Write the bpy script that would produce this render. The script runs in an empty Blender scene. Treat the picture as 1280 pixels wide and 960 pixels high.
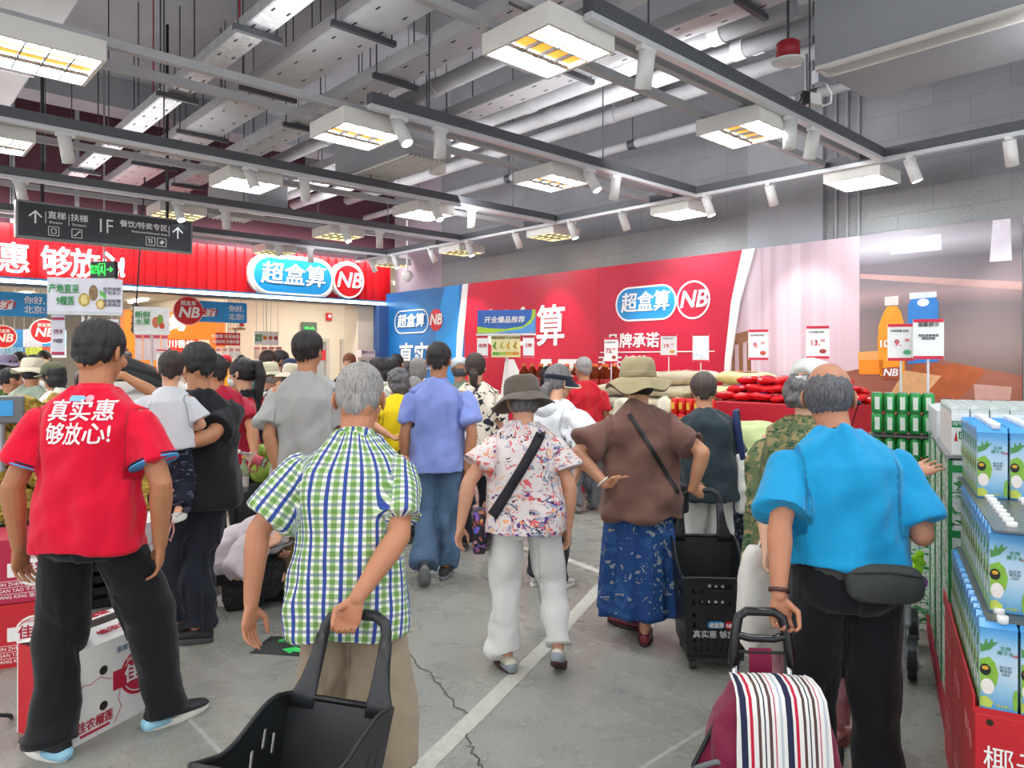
import bpy, bmesh, math, random
import numpy as np
from mathutils import Vector, Matrix, Euler
from mathutils.bvhtree import BVHTree
from math import pi, sin, cos, atan2, radians, sqrt
scene = bpy.context.scene
COL = scene.collection
random.seed(7)
F, HC, HY = 897.0, 1.58, 450.0          # focal length in px (1280 wide), eye height, horizon row
# camera
cam_d = bpy.data.cameras.new('camera')
cam_d.sensor_width = 36.0
cam_d.lens = F / 1280 * 36.0
cam_d.shift_y = -(480 - HY) / 1280
cam_d.clip_start = 0.05
cam_d.clip_end = 200
cam = bpy.data.objects.new('camera', cam_d)
COL.objects.link(cam)
cam.location = (0, 0, HC)
cam.rotation_euler = (pi / 2, 0, 0)
scene.camera = cam
# world / colour
scene.view_settings.view_transform = 'Standard'
scene.view_settings.look = 'None'
scene.view_settings.gamma = 1.0
scene.view_settings.use_curve_mapping = False
scene.view_settings.exposure = 0.68
try:
 scene.cycles.use_denoising = True
 scene.cycles.max_bounces = 8
 scene.cycles.diffuse_bounces = 4
 scene.cycles.sample_clamp_indirect = 6
except Exception:
 pass
world = bpy.data.worlds.new('hall_light')
scene.world = world
world.use_nodes = True
bg = world.node_tree.nodes['Background']
bg.inputs['Color'].default_value = (0.93, 0.96, 1.0, 1)
bg.inputs['Strength'].default_value = 1.0
PANEL_W = 10.0       # watts of each light panel outside the frame
UP_W = 8.5          # watts of each added fill lamp that brightens the ceiling, no fixture there
SPOT_W = 6.5        # watts of each wall-washing spot
STORE_W = 90.0      # watts of the shop light strips
# room axes
UX = Vector((0.7342, 0.6789, 0))        # along the shop front
WX = Vector((-0.6789, 0.7342, 0))       # along the banner wall, away
ANG_F = atan2(UX.y, UX.x)               # frame that looks square at the shop front
ANG_W = atan2(-WX.y, -WX.x)             # frame that looks square at the banner wall
def R(u, w, z=0.0):
 return UX * u + WX * w + Vector((0, 0, z))
def P(px, py, d):
 return Vector(((px - 640) / F * d, d, HC + (HY - py) / F * d))
def G(px, py):
 d = F * HC / (py - HY)
 return Vector(((px - 640) / F * d, d, 0))
# materials
def lin(c):
 if isinstance(c, str):
  c = c.lstrip('#')
  c = [int(c[i:i + 2], 16) / 255 for i in (0, 2, 4)]
  c = [x / 12.92 if x <= 0.04045 else ((x + 0.055) / 1.055) ** 2.4 for x in c]
 return (c[0], c[1], c[2], 1.0)
class NT:
 def __init__(s, name):
  s.m = bpy.data.materials.new(name)
  s.m.use_nodes = True
  s.n = s.m.node_tree.nodes
  s.l = s.m.node_tree.links
  s.b = s.n['Principled BSDF']
 def new(s, t, **kw):
  n = s.n.new(t)
  for k, v in kw.items():
   setattr(n, k, v)
  return n
 def link(s, a, b):
  s.l.new(a, b)
 def math(s, op, a, b=None, c=None):
  n = s.new('ShaderNodeMath', operation=op)
  for i, v in enumerate((a, b, c)):
   if v is None:
    continue
   if hasattr(v, 'links'):
    s.link(v, n.inputs[i])
   else:
    n.inputs[i].default_value = v
  return n.outputs[0]
 def coord(s, kind='Object', scale=(1, 1, 1), rot=(0, 0, 0)):
  if kind == 'cuv':
   a = s.new('ShaderNodeAttribute', attribute_name='cuv')
   o = a.outputs['Vector']
  else:
   t = s.new('ShaderNodeTexCoord')
   o = t.outputs[kind]
  mp = s.new('ShaderNodeMapping')
  mp.inputs['Scale'].default_value = scale
  mp.inputs['Rotation'].default_value = rot
  s.link(o, mp.inputs['Vector'])
  return mp.outputs['Vector']
 def noise(s, vec, scale, detail=3, rough=0.55, dist=0.0):
  n = s.new('ShaderNodeTexNoise')
  n.inputs['Scale'].default_value = scale
  n.inputs['Detail'].default_value = detail
  n.inputs['Roughness'].default_value = rough
  n.inputs['Distortion'].default_value = dist
  s.link(vec, n.inputs['Vector'])
  return n
 def ramp(s, fac, stops, const=False):
  r = s.new('ShaderNodeValToRGB')
  e = r.color_ramp.elements
  while len(e) < len(stops):
   e.new(0.5)
  for el, (p, c) in zip(e, stops):
   el.position = p
   el.color = lin(c)
  if const:
   r.color_ramp.interpolation = 'CONSTANT'
  s.link(fac, r.inputs['Fac'])
  return r.outputs['Color']
 def mix(s, fac, a, b, mode='MIX'):
  n = s.new('ShaderNodeMix', data_type='RGBA', blend_type=mode)
  for sock, v in ((n.inputs['Factor'], fac), (n.inputs['A'], a), (n.inputs['B'], b)):
   pass
  fi, ai, bi = n.inputs[0], n.inputs[6], n.inputs[7]
  for sock, v in ((fi, fac), (ai, a), (bi, b)):
   if hasattr(v, 'links'):
    s.link(v, sock)
   elif isinstance(v, (int, float)):
    sock.default_value = v
   else:
    sock.default_value = lin(v)
  return n.outputs[2]
 def bump(s, height, strength=0.3, dist=0.01):
  b = s.new('ShaderNodeBump')
  b.inputs['Strength'].default_value = strength
  b.inputs['Distance'].default_value = dist
  s.link(height, b.inputs['Height'])
  s.link(b.outputs['Normal'], s.b.inputs['Normal'])
 def out(s, color, rough=0.6, metal=0.0, spec=None):
  if hasattr(color, 'links'):
   s.link(color, s.b.inputs['Base Color'])
  else:
   s.b.inputs['Base Color'].default_value = lin(color)
  if hasattr(rough, 'links'):
   s.link(rough, s.b.inputs['Roughness'])
  else:
   s.b.inputs['Roughness'].default_value = rough
  s.b.inputs['Metallic'].default_value = metal
  if spec is not None:
   s.b.inputs['Specular IOR Level'].default_value = spec
  return s.m
MATS = {}
def mat(color, rough=0.55, metal=0.0, vary=0.06, scale=12.0, bump=0.0, bscale=60.0, name=None):
 """Plain surface with a little procedural unevenness."""
 key = (str(color), rough, metal, vary, scale, bump, bscale)
 if key in MATS:
  return MATS[key]
 t = NT(name or 'surface')
 v = t.coord()
 n = t.noise(v, scale, 3)
 c = lin(color)
 lo = tuple(x * (1 - vary) for x in c[:3])
 hi = tuple(min(1, x * (1 + vary)) for x in c[:3])
 r = t.ramp(n.outputs['Fac'], [(0.3, lo), (0.7, hi)])
 t.out(r, rough, metal)
 if bump:
  t.bump(t.noise(v, bscale, 4).outputs['Fac'], bump, 0.005)
 MATS[key] = t.m
 return t.m
def emit(color, strength, name='lit'):
 key = ('e', str(color), strength)
 if key in MATS:
  return MATS[key]
 t = NT(name)
 t.out(color, 0.5)
 t.b.inputs['Emission Color'].default_value = lin(color)
 t.b.inputs['Emission Strength'].default_value = strength
 MATS[key] = t.m
 return t.m
def cloth(color, vary=0.10, rough=0.85, weave=0.0, streak=0.0):
 """Woven cloth: soft tone changes, fine weave bump."""
 key = ('c', str(color), vary, rough, weave, streak)
 if key in MATS:
  return MATS[key]
 t = NT('cloth')
 v = t.coord('cuv')
 n = t.noise(v, 9, 4, 0.6)
 c = lin(color)
 lo = tuple(x * (1 - vary) for x in c[:3])
 hi = tuple(min(1, x * (1 + vary)) for x in c[:3])
 col = t.ramp(n.outputs['Fac'], [(0.3, lo), (0.7, hi)])
 if streak:
  v2 = t.coord('cuv', (6, 120, 1))
  n2 = t.noise(v2, 1.0, 2)
  k = t.math('GREATER_THAN', n2.outputs['Fac'], 0.62)
  col = t.mix(t.math('MULTIPLY', k, streak), col, (0, 0, 0))
 t.out(col, rough, 0, 0.25)
 t.bump(t.noise(t.coord('cuv', (1, 0.55, 1)), 11, 1.4, 0.45, 0.5).outputs['Fac'], 0.8, 0.022)
 t.b.inputs['Sheen Weight'].default_value = 0.15
 MATS[key] = t.m
 return t.m
def skin(color='#c98f6c'):
 key = ('s', str(color))
 if key in MATS:
  return MATS[key]
 t = NT('skin')
 v = t.coord()
 n = t.noise(v, 14, 4)
 c = lin(color)
 r = t.ramp(n.outputs['Fac'], [(0.3, (c[0] * .9, c[1] * .86, c[2] * .84)), (0.7, (min(1, c[0] * 1.06), c[1] * 1.05, c[2] * 1.04))])
 t.out(r, 0.5)
 t.bump(t.noise(v, 160, 3).outputs['Fac'], 0.12, 0.002)
 t.b.inputs['Subsurface Weight'].default_value = 0.0
 MATS[key] = t.m
 return t.m
def hairmat(color, grey=None):
 key = ('h', str(color), str(grey))
 if key in MATS:
  return MATS[key]
 t = NT('hair')
 v = t.coord('Object', (1, 1, 0.14))
 n = t.noise(v, 190, 3, 0.7)
 c = lin(color)
 hi = lin(grey) if grey else tuple(min(1, x * 1.9 + .006) for x in c[:3])
 r = t.ramp(n.outputs['Fac'], [(0.32, c[:3]), (0.72, hi[:3])])
 t.out(r, 0.5)
 t.bump(n.outputs['Fac'], 0.55, 0.006)
 MATS[key] = t.m
 return t.m
# mesh builder
def frame(d, ref=None):
 d = d.normalized()
 r = Vector(ref) if ref is not None else (Vector((0, 0, 1)) if abs(d.z) < 0.9 else Vector((0, 1, 0)))
 a = r - d * r.dot(d)
 if a.length < 1e-6:
  a = d.orthogonal()
 a.normalize()
 return a, d.cross(a)
class MB:
 def __init__(s):
  s.v, s.f, s.fm = [], [], []
  s.mi = 0
 def add(s, vs, fs):
  o = len(s.v)
  s.v += [tuple(v) for v in vs]
  for f in fs:
   s.f.append(tuple(i + o for i in f))
   s.fm.append(s.mi)
  return s
 def box(s, c, d, rz=0.0, M=None):
  x, y, z = d[0] / 2, d[1] / 2, d[2] / 2
  vs = [Vector(p) for p in ((-x, -y, -z), (x, -y, -z), (x, y, -z), (-x, y, -z), (-x, -y, z), (x, -y, z), (x, y, z), (-x, y, z))]
  if M is None:
   M = Matrix.Rotation(rz, 3, 'Z')
  vs = [M @ v + Vector(c) for v in vs]
  return s.add(vs, [(3, 2, 1, 0), (4, 5, 6, 7), (0, 1, 5, 4), (1, 2, 6, 5), (2, 3, 7, 6), (3, 0, 4, 7)])
 def bar(s, a, b, w, h, up=(0, 0, 1)):
  a, b = Vector(a), Vector(b)
  d = b - a
  n, t = frame(d, up)
  n, t = n * (h / 2), t * (w / 2)
  vs = [a - n - t, a - n + t, a + n + t, a + n - t, b - n - t, b - n + t, b + n + t, b + n - t]
  return s.add(vs, [(0, 1, 2, 3), (7, 6, 5, 4), (4, 5, 1, 0), (5, 6, 2, 1), (6, 7, 3, 2), (7, 4, 0, 3)])
 def loft(s, rings, cap=True, flip=False):
  n = len(rings[0])
  vs = [p for r in rings for p in r]
  fs = []
  for k in range(len(rings) - 1):
   for i in range(n):
    j = (i + 1) % n
    fs.append((k * n + i, k * n + j, (k + 1) * n + j, (k + 1) * n + i))
  if cap:
   fs.append(tuple(range(n - 1, -1, -1)))
   fs.append(tuple((len(rings) - 1) * n + i for i in range(n)))
  if flip:
   fs = [f[::-1] for f in fs]
  return s.add(vs, fs)
 def tube(s, pts, rad, seg=12, ref=None, flat=(False, False), asp=1.0):
  """Tube through pts; rad one number or one per point; round ends unless flat. asp scales the second axis."""
  pts = [Vector(p) for p in pts]
  if not hasattr(rad, '__len__'):
   rad = [rad] * len(pts)
  n = len(pts)
  dirs = []
  for i in range(n):
   a = pts[max(0, i - 1)]
   b = pts[min(n - 1, i + 1)]
   d = (b - a)
   dirs.append(d.normalized() if d.length > 1e-9 else Vector((0, 0, 1)))
  rings = []
  u, v = frame(dirs[0], ref)
  prev = dirs[0]
  def ring(c, r, u, v):
   return [c + u * (r * cos(2 * pi * k / seg)) + v * (r * asp * sin(2 * pi * k / seg)) for k in range(seg)]
  fr = []
  for i in range(n):
   if ref is None and i:
    q = prev.rotation_difference(dirs[i])
    u = q @ u
    v = q @ v
   elif ref is not None:
    u, v = frame(dirs[i], ref)
   prev = dirs[i]
   fr.append((u.copy(), v.copy()))
  if not flat[0]:
   for a in (80, 50, 22):
    rings.append(ring(pts[0] - dirs[0] * rad[0] * sin(radians(a)), rad[0] * cos(radians(a)), *fr[0]))
  for i in range(n):
   rings.append(ring(pts[i], rad[i], *fr[i]))
  if not flat[1]:
   for a in (22, 50, 80):
    rings.append(ring(pts[-1] + dirs[-1] * rad[-1] * sin(radians(a)), rad[-1] * cos(radians(a)), *fr[-1]))
  return s.loft(rings)
 def cyl(s, a, b, r, r2=None, seg=16):
  return s.tube([a, b], [r, r if r2 is None else r2], seg, flat=(True, True))
 def ell(s, c, r, M=None, seg=16, ringn=10):
  c = Vector(c)
  rings = []
  for k in range(1, ringn):
   t = pi * k / ringn
   row = []
   for i in range(seg):
    p = Vector((r[0] * sin(t) * cos(2 * pi * i / seg), r[1] * sin(t) * sin(2 * pi * i / seg), -r[2] * cos(t)))
    row.append(c + (M @ p if M is not None else p))
   rings.append(row)
  return s.loft(rings)
 def lathe(s, prof, c=(0, 0, 0), seg=20, sx=1.0, sy=1.0, M=None, wav=None):
  c = Vector(c)
  rings = []
  for r, z in prof:
   row = []
   for i in range(seg):
    a = 2 * pi * i / seg
    rr = r
    zz = z
    if wav:
     rr, zz = wav(a, r, z)
    p = Vector((rr * sx * cos(a), rr * sy * sin(a), zz))
    row.append(c + (M @ p if M is not None else p))
   rings.append(row)
  return s.loft(rings)
 def prism(s, poly, y0, y1):
  """poly in (x,z), front at y0 (towards the viewer), back at y1."""
  n = len(poly)
  area = sum(poly[i][0] * poly[(i + 1) % n][1] - poly[(i + 1) % n][0] * poly[i][1] for i in range(n))
  if area < 0:
   poly = poly[::-1]
  vs = [(x, y0, z) for x, z in poly] + [(x, y1, z) for x, z in poly]
  fs = [tuple(range(n)), tuple(range(2 * n - 1, n - 1, -1))]
  for i in range(n):
   j = (i + 1) % n
   fs.append((j, i, n + i, n + j))
  return s.add(vs, fs)
 def hoop(s, outer, inner, y0, y1):
  n = len(outer)
  vs = [(x, y0, z) for x, z in outer] + [(x, y0, z) for x, z in inner] + [(x, y1, z) for x, z in outer] + [(x, y1, z) for x, z in inner]
  fs = []
  for i in range(n):
   j = (i + 1) % n
   fs += [(i, j, n + j, n + i), (2 * n + j, 2 * n + i, 3 * n + i, 3 * n + j), (j, i, 2 * n + i, 2 * n + j), (n + i, n + j, 3 * n + j, 3 * n + i)]
  return s.add(vs, fs)
 def mesh(s, name, m=None, smooth=False):
  me = bpy.data.meshes.new(name)
  me.from_pydata(s.v, [], s.f)
  for x in (m if isinstance(m, (list, tuple)) else [m]):
   if x is not None:
    me.materials.append(x)
  if isinstance(m, (list, tuple)) and len(m) > 1:
   me.polygons.foreach_set('material_index', s.fm)
  if smooth:
   me.polygons.foreach_set('use_smooth', [True] * len(me.polygons))
  me.update()
  return me
 def build(s, name, m, parent=None, smooth=False, label=None, loc=None, rz=None, bevel=0.0, kind=None):
  return obj(name, s.mesh(name, m, smooth), parent, label, loc, rz, bevel, kind)
def obj(name, me, parent=None, label=None, loc=None, rz=None, bevel=0.0, kind=None):
 o = bpy.data.objects.new(name, me)
 COL.objects.link(o)
 if parent is not None:
  o.parent = parent
 if loc is not None:
  o.location = loc
 if rz is not None:
  o.rotation_euler = (0, 0, rz)
 if label:
  o['label'] = label
 if kind:
  o['kind'] = kind
 if bevel:
  b = o.modifiers.new('bevel', 'BEVEL')
  b.width = bevel
  b.segments = 2
  b.limit_method = 'ANGLE'
 return o
def thing(name, label, cat, loc=(0, 0, 0), rz=0.0, group=None):
 o = bpy.data.objects.new(name, None)
 o.empty_display_size = 0.1
 COL.objects.link(o)
 o.location = loc
 o.rotation_euler = (0, 0, rz)
 o['label'] = label
 o['category'] = cat
 if group:
  o['group'] = group
 return o
def tag(o, label, cat, group=None):
 o['label'] = label
 o['category'] = cat
 if group:
  o['group'] = group
 return o
def struct(o):
 o['kind'] = 'structure'
 return o
def kids(o):
 return [c for c in COL.objects if c.parent == o]
def dup(root, ch, loc, rz=None, label=None):
 """Copy of a thing with copies of its parts (ch: list of (part, [sub-parts]))."""
 r = root.copy()
 COL.objects.link(r)
 r.location = loc
 if rz is not None:
  r.rotation_euler = (0, 0, rz)
 if label:
  r['label'] = label
 for c, gs in ch:
  k = c.copy()
  COL.objects.link(k)
  k.parent = r
  for g in gs:
   q = g.copy()
   COL.objects.link(q)
   q.parent = k
 return r
ORD = ['first', 'second', 'third', 'fourth', 'fifth', 'sixth', 'seventh', 'eighth', 'ninth', 'tenth', 'eleventh', 'twelfth', 'thirteenth', 'fourteenth', 'fifteenth', 'sixteenth']
def rrect(x0, z0, x1, z1, r, n=5):
 pts = []
 for cx, cz, a0 in ((x1 - r, z0 + r, -90), (x1 - r, z1 - r, 0), (x0 + r, z1 - r, 90), (x0 + r, z0 + r, 180)):
  for k in range(n + 1):
   a = radians(a0 + 90 * k / n)
   pts.append((cx + r * cos(a), cz + r * sin(a)))
 return pts
def disc(cx, cz, rx, rz=None, n=36):
 rz = rz or rx
 return [(cx + rx * cos(2 * pi * k / n), cz + rz * sin(2 * pi * k / n)) for k in range(n)]
def embolden(me, w):
 """Heavier strokes: the letters joined with copies of themselves shifted by w."""
 if w < 0.0004:
  return me
 n = len(me.vertices)
 co = np.empty(n * 3, dtype=np.float32)
 me.vertices.foreach_get('co', co)
 co = co.reshape(-1, 3)
 fs = [tuple(p.vertices) for p in me.polygons]
 vs, out = [], []
 for i, (a, b) in enumerate(((0, 0), (.75, .75), (-.75, .75), (.75, -.75), (-.75, -.75), (1, 0), (-1, 0))):
  q = co.copy()
  q[:, 0] += a * w
  q[:, 1] += b * w
  q[:, 2] += i * 0.0004
  vs += q.tolist()
  out += [tuple(j + i * n for j in f) for f in fs]
 m2 = bpy.data.meshes.new('lettering')
 m2.from_pydata(vs, [], out)
 bpy.data.meshes.remove(me)
 return m2
def text_mesh(body, size, bold=0.0, shear=0.0, extrude=0.0, align='CENTER', space=1.0):
 c = bpy.data.curves.new('lettering', 'FONT')
 c.body = body
 c.size = size
 c.shear = shear
 c.extrude = extrude
 c.align_x = align
 c.align_y = 'CENTER'
 c.space_character = space
 c.resolution_u = 3
 o = bpy.data.objects.new('lettering', c)
 COL.objects.link(o)
 dg = bpy.context.evaluated_depsgraph_get()
 me = bpy.data.meshes.new_from_object(o.evaluated_get(dg))
 bpy.data.objects.remove(o)
 bpy.data.curves.remove(c)
 return embolden(me, bold * size)
TEXTS = []       # lettering is laid out after everything else is built: (args) kept so the graph is evaluated once
def text(parent, body, x, z, size, m, y=-0.004, bold=0.0, shear=0.0, extrude=0.002, align='CENTER', space=1.0, sx=1.0, name='lettering', side=None):
 """Lettering in the parent's face frame (x right, z up, front towards -y). side: optional 3x3 turning the frame."""
 c = bpy.data.curves.new('lettering', 'FONT')
 c.body = body
 c.size = size
 c.shear = shear
 c.extrude = extrude
 c.align_x = align
 c.align_y = 'CENTER'
 c.space_character = space
 c.resolution_u = 3
 o = bpy.data.objects.new('tmp_text', c)
 COL.objects.link(o)
 h = bpy.data.objects.new(name, bpy.data.meshes.new(name))
 COL.objects.link(h)
 h.parent = parent
 TEXTS.append((o, h, m, x, y, z, sx, side, bold * size))
 return h
def flush_text():
 dg = bpy.context.evaluated_depsgraph_get()
 for o, h, m, x, y, z, sx, side, bw in TEXTS:
  me = embolden(bpy.data.meshes.new_from_object(o.evaluated_get(dg)), bw)
  n = len(me.vertices)
  co = np.empty(n * 3, dtype=np.float32)
  me.vertices.foreach_get('co', co)
  co = co.reshape(-1, 3)
  q = np.stack([co[:, 0] * sx + x, -co[:, 2] + y, co[:, 1] + z], 1)
  if side is not None:
   A = np.array(side[0])
   q = q @ A.T + np.array(side[1])
  me.vertices.foreach_set('co', q.astype(np.float32).ravel())
  me.materials.clear()
  me.materials.append(m)
  me.update()
  me.name = h.name
  h.data = me
 for t in TEXTS:
  c = t[0].data
  bpy.data.objects.remove(t[0])
  bpy.data.curves.remove(c)
 TEXTS.clear()
# numpy noise
def vnoise(Pn, seed=0):
 Pn = np.asarray(Pn, dtype=np.float64)
 i = np.floor(Pn).astype(np.int64)
 f = Pn - i
 f = f * f * (3 - 2 * f)
 def h(x, y, z):
  n = (x * 374761393 + y * 668265263 + z * 2147483647 + seed * 1274126177) & 0xffffffff
  n = ((n ^ (n >> 13)) * 1274126177) & 0xffffffff
  n = n ^ (n >> 16)
  return (n & 0xffff) / 65535.0
 r = 0
 for dx in (0, 1):
  wx = f[:, 0] if dx else 1 - f[:, 0]
  for dy in (0, 1):
   wy = f[:, 1] if dy else 1 - f[:, 1]
   for dz in (0, 1):
    wz = f[:, 2] if dz else 1 - f[:, 2]
    r = r + wx * wy * wz * h(i[:, 0] + dx, i[:, 1] + dy, i[:, 2] + dz)
 return r * 2 - 1
# ================================================================== THE ROOM
UW, WF = 7.54, 11.55         # banner wall plane, shop front plane
def floor_material():
 t = NT('polished_concrete')
 v = t.coord()
 big = t.noise(v, 0.7, 4, 0.6).outputs['Fac']
 med = t.noise(v, 3.2, 5, 0.65, 0.6).outputs['Fac']
 fine = t.noise(v, 38, 4, 0.7).outputs['Fac']
 c = t.ramp(big, [(0.3, '#898a84'), (0.5, '#96978f'), (0.7, '#a3a39b')])
 c = t.mix(0.55, c, t.ramp(med, [(0.3, '#8b8b84'), (0.52, '#9b9c94'), (0.75, '#aaaaa2')]))
 c = t.mix(0.25, c, t.ramp(fine, [(0.35, '#64635d'), (0.65, '#a3a19a')]))
 # sawn joints
 rot = t.coord('Object', (1, 1, 1), (0, 0, -ANG_F))
 sep = t.new('ShaderNodeSeparateXYZ')
 t.link(rot, sep.inputs[0])
 def joint(o, per, off):
  k = t.math('ABSOLUTE', t.math('SUBTRACT', t.math('FRACT', t.math('DIVIDE', t.math('ADD', o, off), per)), 0.5))
  return t.math('LESS_THAN', k, 0.0022)
 j = t.math('MAXIMUM', joint(sep.outputs[0], 4.0, 0.9), joint(sep.outputs[1], 4.0, 0.3))
 c = t.mix(t.math('MULTIPLY', j, 0.55), c, '#c9c8c2')
 rough = t.math('ADD', t.math('MULTIPLY', med, 0.16), 0.20)
 m = t.out(c, rough, 0, 0.5)
 t.bump(fine, 0.04, 0.002)
 return m
def block_material():
 """Grey painted concrete blocks in running bond."""
 t = NT('painted_blocks')
 v = t.coord('Object', (1, 1, 1), (pi / 2, 0, 0))
 br = t.new('ShaderNodeTexBrick')
 br.inputs['Color1'].default_value = lin('#9b9ca1')
 br.inputs['Color2'].default_value = lin('#92939a')
 br.inputs['Mortar'].default_value = lin('#7e7f85')
 br.inputs['Scale'].default_value = 1.0
 br.inputs['Mortar Size'].default_value = 0.004
 br.inputs['Mortar Smooth'].default_value = 0.3
 br.inputs['Brick Width'].default_value = 0.62
 br.inputs['Row Height'].default_value = 0.25
 t.link(v, br.inputs['Vector'])
 n = t.noise(t.coord(), 2.2, 5, 0.65).outputs['Fac']
 c = t.mix(0.5, br.outputs['Color'], t.ramp(n, [(0.3, '#8a8b90'), (0.7, '#a3a4a9')]))
 # unpainted lower courses
 sep = t.new('ShaderNodeSeparateXYZ')
 t.link(t.coord(), sep.inputs[0])
 low = t.math('LESS_THAN', t.math('ADD', sep.outputs[2], t.math('MULTIPLY', n, 0.10)), 3.27)
 n2 = t.noise(t.coord(), 55, 4, 0.8).outputs['Fac']
 raw = t.mix(0.6, br.outputs['Color'], t.ramp(n2, [(0.35, '#8b8a85'), (0.65, '#b4b2ac')]))
 c = t.mix(low, c, raw)
 m = t.out(c, 0.8)
 h = t.mix(0.7, br.outputs['Fac'], n2)
 b = t.new('ShaderNodeBump')
 b.inputs['Strength'].default_value = 0.5
 b.inputs['Distance'].default_value = 0.012
 b.invert = True
 t.link(t.math('ADD', t.math('MULTIPLY', br.outputs['Fac'], 1.0), t.math('MULTIPLY', n2, 0.3)), b.inputs['Height'])
 t.link(b.outputs['Normal'], t.b.inputs['Normal'])
 return m
M_FLOOR = floor_material()
M_BLOCK = block_material()
M_GREY = mat('#a2a3a8', 0.7, 0, 0.08, 3)
M_SLAB = mat('#9c9da1', 0.8, 0, 0.10, 1.6)
M_STEEL = mat('#a9abad', 0.38, 0.75, 0.10, 8)
M_GALV = mat('#c6c8ca', 0.34, 0.8, 0.16, 20)
M_TRAY = mat('#b4b5b8', 0.5, 0.35, 0.06, 6)
M_DARK = mat('#4b4d52', 0.45, 0.3, 0.05)
M_BLACK = mat('#17181a', 0.45, 0, 0.1)
M_WHITE = mat('#eceae6', 0.45, 0, 0.03)
M_PIPE = mat('#b4b4b7', 0.85, 0, 0.07, 5)
M_REDPIPE = mat('#9c1f2c', 0.4, 0, 0.1, 6)
M_CHROME = mat('#c8cacc', 0.2, 1.0, 0.03)
fl = MB()
fl.box(R(3.5, 17, -0.05), (30, 64, 0.1), ANG_F)
struct(fl.build('floor', M_FLOOR))
cl = MB()
cl.box(R(0.5, 4.8, 5.35), (14.4, 13.8, 0.3), ANG_F)
struct(cl.build('ceiling', M_SLAB))
# banner wall: blocks, painted pier, conduits
wall = MB()
wall.box((0, 0.1, 2.6), (14.1, 0.2, 5.2))
wr = struct(wall.build('wall_right', M_BLOCK, loc=R(UW, 2.9, 0), rz=ANG_W))
pier = MB()
pier.box((0, -0.0, 2.6), (0.85, 0.10, 5.2))
struct(pier.build('wall_pier', M_GREY, loc=R(UW - 0.03, 3.72, 0), rz=ANG_W))
endp = MB()
endp.box((0, 0.25, 2.6), (1.75, 0.2, 5.2))
struct(endp.build('wall_corner', mat('#c2b7c4', 0.7, 0, 0.04), loc=R(UW, 10.75, 0), rz=ANG_W))
for k in range(3):
 c = MB()
 c.cyl((0, 0, 2.6), (0, 0, 5.2), 0.014)
 tag(c.build('conduit', M_GREY, loc=R(UW - 0.035, 3.18 - k * 0.115, 0)), 'grey vertical conduit on the block wall, %s of three beside the smooth pier' % ('left', 'middle', 'right')[k], 'pipe')
# ceiling beams along the shop front direction and the banner wall direction
for k, w in enumerate((0.6, 5.6, 10.4)):
 b = MB()
 b.box((0, 0, 0), (14.2, 0.45, 0.4))
 struct(b.build('ceiling_beam', M_SLAB, loc=R(0.4, w, 5.01), rz=ANG_F))
for k, u in enumerate((-3.4, 1.3, 6.0)):
 b = MB()
 b.box((0, 0, 0), (0.35, 13.6, 0.5))
 struct(b.build('ceiling_beam', M_SLAB, loc=R(u, 4.8, 4.96), rz=ANG_F))
# lighting grid
ZT = 3.30
US = (0.78, 2.72, 4.75, 6.84)
WS = (0.66, 2.66, 4.60, 6.60, 8.52, 10.46)
TO = (.3, .28, .36, .34, .34, .34)      # how far each row's track lies in front of its panels
ROWW = ('overhead row', 'nearest row', 'second row', 'third row', 'fourth row', 'fifth row')
PLACE = ('far left', 'second from the left', 'third from the left', 'by the banner wall')
M_PANEL = mat('#e9e6e0', 0.5, 0, 0.02)
M_LITW = emit('#f1fbff', 22.0, 'cool_light')
M_LITO = emit('#ff9f2e', 0.85, 'warm_light')
M_LITY = emit('#ffe3a0', 3.0, 'warm_white_light')
M_LOUVRE = mat('#6a7072', 0.6, 0.1, 0.02)
def light_panel(u, w, tone, label):
 t = thing('light_panel', label, 'ceiling light', R(u, w, 3.20), ANG_F, 'square light panels under the ceiling')
 S = 0.248
 fr = MB()
 for sx in (-1, 1):
  fr.box((sx * (S - 0.01), 0, 0.05), (0.02, 2 * S, 0.10))
  fr.box((0, sx * (S - 0.01), 0.05), (2 * S - 0.04, 0.02, 0.10))
 fr.box((0, 0, 0.105), (2 * S, 2 * S, 0.012))
 fr.build('housing', M_PANEL, t)
 mid = {'o': M_LITO, 'w': M_LITW, 'y': M_LITY}[tone]
 for k in (-1, 0, 1):
  s = MB()
  s.box((0, k * 0.151, 0.035), (0.452, 0.149, 0.006))
  s.build('diffuser', mid if k == 0 else (M_LITY if tone == 'y' else M_LITW), t)
 lv = MB()
 for k in range(-1, 2):
  lv.box((k * 0.115, 0, 0.012), (0.007, 0.454, 0.02))
 for k in (-1, 1):
  lv.box((0, k * 0.0755, 0.012), (0.454, 0.008, 0.02))
 lv.build('louvre', M_LOUVRE, t)
 return t
def area(loc, size, watts, color=(1, 1, 1), rot=(0, 0, 0), shape='SQUARE', sy=None, spread=None):
 L = bpy.data.lights.new('lamp', 'AREA')
 L.shape = shape
 L.size = size
 if sy:
  L.shape = 'RECTANGLE'
  L.size_y = sy
 L.energy = watts
 L.color = color
 if spread:
  L.spread = spread
 o = bpy.data.objects.new('lamp', L)
 COL.objects.link(o)
 o.location = loc
 o.rotation_euler = rot
 return o
TONES = {(0, 2): 'o', (1, 1): 'o', (1, 2): 'o', (2, 2): 'o', (2, 1): 'o', (1, 3): 'w', (2, 3): 'w', (3, 1): 'w', (3, 2): 'w', (1, 4): 'y', (2, 4): 'y', (3, 3): 'y', (2, 5): 'y', (3, 4): 'y', (3, 5): 'y', (0, 3): 'o'}
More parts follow.
